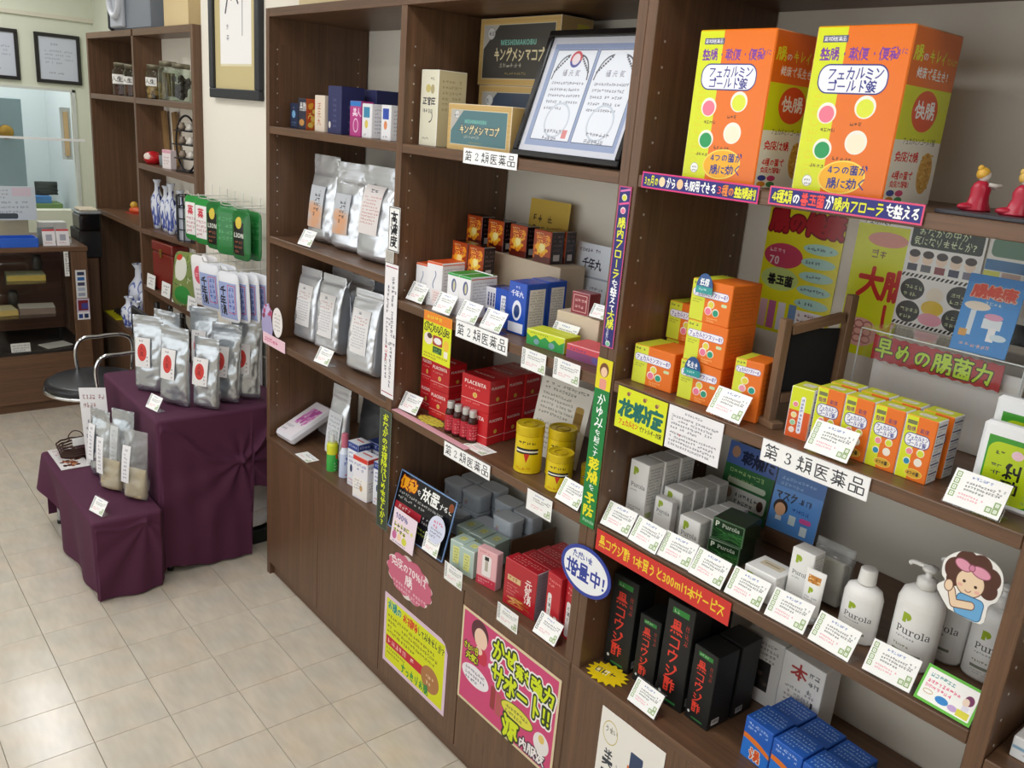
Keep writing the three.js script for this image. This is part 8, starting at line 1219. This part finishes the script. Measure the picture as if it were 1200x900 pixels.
// ================================================================== glass counter
{
  const t = thing('glass_counter', 'wooden display counter with glass front at the end of the aisle', 'counter', [0, 0, 0]);
  const x0 = -1.7, x1 = -0.03, z1 = -4.9, z0 = -5.42, B = (n, ...a) => mesh(n, board(...a), WOOD, t);
  B('plinth', x0, x1 - 0.01, 0.0, 0.05, z0, z1 - 0.02, 'x'); B('base_panel', x0, x1, 0.05, 0.31, z1 - 0.02, z1, 'x'); B('end_panel', x1 - 0.02, x1, 0.05, 0.85, z0, z1 - 0.0205); B('front_post', x1 - 0.078, x1, 0.3105, 0.85, z1 - 0.02, z1); B('counter_top', x0, x1 + 0.004, 0.851, 0.874, z0, z1 + 0.006, 'x'); B('back_panel', x0, x1 - 0.02, 0.05, 0.85, z0, z0 + 0.018, 'x');
  mesh('case_floor', range(x0, x1 - 0.021, 0.31, 0.325, z0 + 0.019, z1 - 0.0205), std('#26221f', 0.6), t);
  mesh('front_pane', range(x0, x1 - 0.079, 0.326, 0.85, z1 - 0.012, z1 - 0.007), GLASS, t);
  for (const y of [0.5, 0.68]) mesh('glass_shelf', range(x0, x1 - 0.022, y, y + 0.006, z0 + 0.02, z1 - 0.03), GLASS, t);
  // wares inside
  const put = (name, label, cat, w, h, d, x, y, z, faces, yaw = 0) => { const m = mesh(name, cbox(w, h, d, 0.002, faces), pmat(faces.f.p, 'carton')); m.position.set(x, y, z); m.rotation.y = yaw; return tag(m, label, cat); };
  room(120);
  put('gift_box', 'flat yellow green gift box on the upper glass shelf', 'box', 0.18, 0.03, 0.14, -0.3, 0.687, -5.05, { f: plain('#b8a24a'), t: plain('#cfd8a8'), r: plain('#8a9a70') }, -0.1);
  put('gift_box', 'flat green gift box at the far end of the upper glass shelf', 'box', 0.16, 0.04, 0.14, -0.52, 0.687, -5.05, { f: plain('#7a9a5a'), t: plain('#a8b88a') }, 0.1);
  put('gift_box', 'flat yellow gift box on the lower glass shelf', 'box', 0.16, 0.03, 0.14, -0.44, 0.507, -5.05, { f: plain('#c0a860'), t: plain('#e0d8a8') }, 0.05);
  put('gift_box', 'brown and white stacked gift box on the lower glass shelf', 'box', 0.17, 0.035, 0.13, -0.26, 0.507, -5.04, { f: plain('#7a6a5c'), t: plain('#d8d4c4') }, -0.12);
  put('price_sheet', 'white sheet lying in the bottom of the glass counter', 'sheet', 0.14, 0.006, 0.1, -0.19, 0.326, -5.0, { f: plain('#c8c8bc'), t: plain('#d8d8cc') }, 0.3);
  { const tt = art(90, 46, (c, W, H) => { fill(c, '#dfe0d8', 0, 0, W, H); fine(c, 8, 8, 74, 3, 9, '#667', 1.4); }); const m = mesh('counter_card', card(0.09, 0.046, tt, 0.001), pmat(tt.p, 'paper')); m.position.set(-0.37, 0.326, -4.925); m.rotation.x = -0.2; tag(m, 'little pale card behind the counter glass', 'card'); }
  for (const [x, y, h, label] of [[-0.33, 0.507, 0.08, 'dark little jar behind the flat boxes in the counter'], [-0.2, 0.687, 0.09, 'dark little jar on the upper glass shelf']]) { const m = mesh('dark_jar', lathe([[0, 0], [0.025, 0], [0.028, h * 0.7], [0.02, h * 0.85], [0.02, h], [0, h]], 20), std('#4a4a40', 0.3)); m.position.set(x, y, -5.25); tag(m, label, 'jar'); }
  // stickers on the wooden post
  room(240);
  const pay = art(60, 150, (c, W, H) => { fill(c, '#d8d8d8', 0, 0, W, H); for (let k = 0; k < 5; k++) { fill(c, ['#3a3f5a', '#3a6aa8', '#4a4a60', '#a8b0c0', '#9aa0b0'][k], 10, 10 + k * 28, 40, 18); } }), pay2 = art(80, 110, (c, W, H) => { fill(c, '#c8b8c8', 0, 0, W, H); fill(c, '#7a2f3a', 8, 8, 64, 54); fill(c, '#4a4a90', 30, 24, 40, 30); fill(c, '#e0dee0', 0, 70, W, 40); fill(c, '#334a8a', 8, 80, 26, 22); fill(c, '#2a3a5a', 44, 80, 26, 22); });
  const st = (n, label, a, x0_, x1_, y0, y1) => { const m = mesh(n, card(x1_ - x0_, y1 - y0, a, 0.0012), pmat(a.p, 'gloss')); m.position.set((x0_ + x1_) / 2, y0, -4.899 + 0.0008); tag(m, label, 'sticker'); };
  st('payment_sticker', 'tall strip of blue payment stickers on the counter post', pay, -0.093, -0.041, 0.6, 0.75); st('payment_sticker', 'maroon and blue payment sticker below the tall strip', pay2, -0.095, -0.033, 0.482, 0.596);
  const vs = art(30, 140, (c, W, H) => { fill(c, '#e4e4de', 0, 0, W, H); fine(c, 8, 10, 14, 9, 12, '#444', 1.1); }); st('counter_strip', 'narrow white lettered strip at the top of the counter post', vs, -0.142, -0.12, 0.72, 0.85);
  // on the counter
  const Y = 0.8745;
  { const g = thing('blue_tray', 'bright blue shallow tray on the counter', 'tray', [-0.36, Y, -4.965]); const m = std('#2f62c8', 0.35); mesh('tray_floor', box(0.21, 0.006, 0.11, 0, 0.003, 0), m, g); for (const [w, d, x, z] of [[0.21, 0.006, 0, 0.055], [0.21, 0.006, 0, -0.055], [0.006, 0.11, 0.105, 0], [0.006, 0.11, -0.105, 0]]) mesh('tray_wall', box(w, 0.045, d, x, 0.0225, z), m, g); }
  room(120);
  const qr = art(70, 90, (c, W, H) => { fill(c, '#eeeaec', 0, 0, W, H); fill(c, '#c8404a', 0, 0, W, 10); fill(c, '#a8a8b4', 18, 28, 34, 34); fine(c, 12, 70, 46, 1, 9, '#b55'); });
  [[-0.197, 'first'], [-0.132, 'second']].forEach(([x, n]) => { const m = mesh('counter_sign', card(0.06, 0.085, qr, 0.002), pmat(qr.p, 'gloss')); m.position.set(x, Y + 0.001, -4.93); m.rotation.x = -0.15; tag(m, `${n} small white card with a red top edge on the counter`, 'sign'); });
  put('grey_notice_stand', 'grey photo stand behind the small white cards', 'stand', 0.08, 0.09, 0.01, -0.2, Y, -4.99, { f: plain('#7f8786') }, 0.1);
  put('paper_roll_box', 'white carton behind the small white cards', 'box', 0.13, 0.1, 0.06, -0.14, Y, -5.13, { f: plain('#cfcfca'), t: plain('#e0e0da') }, 0);
  put('beige_organizer', 'beige desk organizer behind the blue tray', 'organizer', 0.22, 0.12, 0.1, -0.36, Y, -5.18, { f: plain('#c9c0a4'), t: plain('#d8d0b8') }, 0);
  const notice = art(170, 160, (c, W, H) => { fill(c, '#cdd6de', 0, 0, W, H); fill(c, '#d8c8d4', 84, 6, 70, 40); fine(c, 12, 14, 60, 3, 11, '#99a', 1.6); fine(c, 14, 70, 140, 3, 12, '#8890a0', 1.9); pill(c, '#4a5258', 14, 128, 86, 26, 8); });
  { const m = mesh('clear_notice', card(0.21, 0.17, notice, 0.002), pmat(notice.p, 'gloss')); m.position.set(-0.33, 0.995, -5.0335); tag(m, 'pale notice taped to the acrylic screen', 'notice'); }
  { const g = thing('acrylic_screen', 'clear acrylic screen with a white top edge standing on the counter', 'screen', [-0.83, Y, -5.04]); mesh('clear_sheet', box(1.72, 0.53, 0.004, 0, 0.265, 0), ACRYLIC, g); mesh('top_edge', box(1.72, 0.011, 0.008, 0, 0.53, 0), WHITE, g); for (const x of [-0.8, 0.02, 0.76]) mesh('screen_foot', box(0.02, 0.012, 0.06, x, 0.006, 0), ACRYLIC, g); }
  // terminal stand between the counter and the shelving
  const g = thing('card_terminal', 'black payment terminal with paper on a dark cabinet beside the counter', 'terminal', [0.036, 0, -5.17]); mesh('cabinet', board(-0.055, 0.03, 0, 0.78, -0.11, 0.11), WOOD, g); mesh('black_drawer', cbox(0.11, 0.15, 0.2, 0.005, { f: plain('#121214') }).translate(0, 0.781, 0), BLACK, g); mesh('terminal_body', cbox(0.11, 0.09, 0.16, 0.012, { f: plain('#222') }).translate(0, 0.932, 0.04), BLACKGLOSS, g); mesh('terminal_lip', cbox(0.112, 0.012, 0.17, 0.004, { f: plain('#8a9094') }).translate(0, 1.022, 0.04), std('#a0a6aa', 0.3, 0.4), g); mesh('paper_pad', cbox(0.09, 0.012, 0.12, 0.004, { f: plain('#d8ccb4') }).translate(0, 1.035, 0.04), std('#d8ccb4', 0.8), g);
}
// ================================================================== far wall and dispensary
{
  room(160);
  const dip = art(120, 130, (c, W, H) => { fill(c, '#c8cdd8', 0, 0, W, H); fine(c, 40, 20, 40, 1, 7, '#778'); fine(c, 20, 40, 80, 4, 6, '#8890a0', 1.9); fine(c, 30, 104, 60, 1, 6, '#778'); });
  const frame = (label, x0, x1, y0, y1) => { const w = x1 - x0, h = y1 - y0, t = thing('diploma_frame', label, 'picture frame', [(x0 + x1) / 2, y0, ZFAR + 0.012]); mesh('diploma', card(w - 0.03, h - 0.03, dip, 0.004).translate(0, 0.015, -0.002), pmat(dip.p, 'paper'), t); for (const [a, b, x, y] of [[w, 0.022, 0, 0], [w, 0.022, 0, h - 0.022], [0.022, h - 0.044, -w / 2 + 0.011, 0.022], [0.022, h - 0.044, w / 2 - 0.011, 0.022]]) mesh('frame_bar', cbox(a, b, 0.02, 0.002, { f: plain('#222') }).translate(x, y, 0), std('#22201f', 0.4), t); };
  frame('black framed diploma on the far wall beside the jar shelf', 0.122, 0.39, 1.68, 1.985); frame('black framed diploma cut by the photo edge on the far wall', -0.24, 0.029, 1.682, 1.985);
  const strip = mesh('wooden_strip', board(-0.014, 0.014, 0, 0.29, -0.008, 0.008), PALEWOOD); strip.position.set(0.3, 1.215, -6.6); tag(strip, 'narrow pale wooden strip hanging inside the serving window', 'strip');
  const hook = mesh('strip_backing', range(0.27, 0.334, 1.19, 1.53, -6.625, -6.609), std('#cdd6d6', 0.6)); tag(hook, 'pale backing board behind the narrow wooden strip', 'board');
  const bed = thing('dispensary_cabinet', 'white dispensary cabinet with stacked things behind the serving window', 'cabinet', [-0.05, 0, -7.6]); mesh('cabinet_body', cbox(1.0, 0.74, 0.4, 0.006, { f: plain('#d8dede') }), std('#d4dcdc', 0.5), bed); mesh('cabinet_door', cbox(0.48, 0.62, 0.02, 0.004, { f: plain('#d8dede') }).translate(0.25, 0.06, 0.21), std('#dde4e4', 0.5), bed);
  const M = (n, label, cat, w, h, d, x, y, z, col) => { const m = mesh(n, cbox(w, h, d, 0.004, { f: plain(col) }), std(col, 0.6)); m.position.set(x, y, z); tag(m, label, cat); };
  M('file_box', 'green file box on the dispensary cabinet', 'box', 0.2, 0.055, 0.2, 0.33, 0.741, -7.52, '#7a9a5a'); M('file_box', 'blue file box stacked on the green one', 'box', 0.11, 0.055, 0.18, 0.3, 0.7965, -7.52, '#4a8ac8');
  const bag = mesh('dark_bag', pouchGeo(0.16, 0.1, 0.1, { s0: 5, top: 1.2, crinkle: 0.012, U: 28, V: 16 }), std('#26302c', 0.7)); bag.position.set(0.34, 0.852, -7.52); tag(bag, 'dark cloth bag on the blue file box', 'bag');
  M('partition_panel', 'grey blue folding panel standing in the dispensary', 'panel', 0.3, 1.555, 0.03, 0.02, 0, -7.3, '#8fa4ac');
  const gold = mesh('golden_ornament', lathe([[0, 0], [0.05, 0], [0.045, 0.012], [0.02, 0.02], [0, 0.02]], 18).rotateX(Math.PI / 2), std('#b08a3a', 0.4, 0.4)); gold.position.set(0.06, 1.32, -7.284); tag(gold, 'round golden ornament on the grey blue panel', 'ornament');
}
renderer.render(scene, camera);
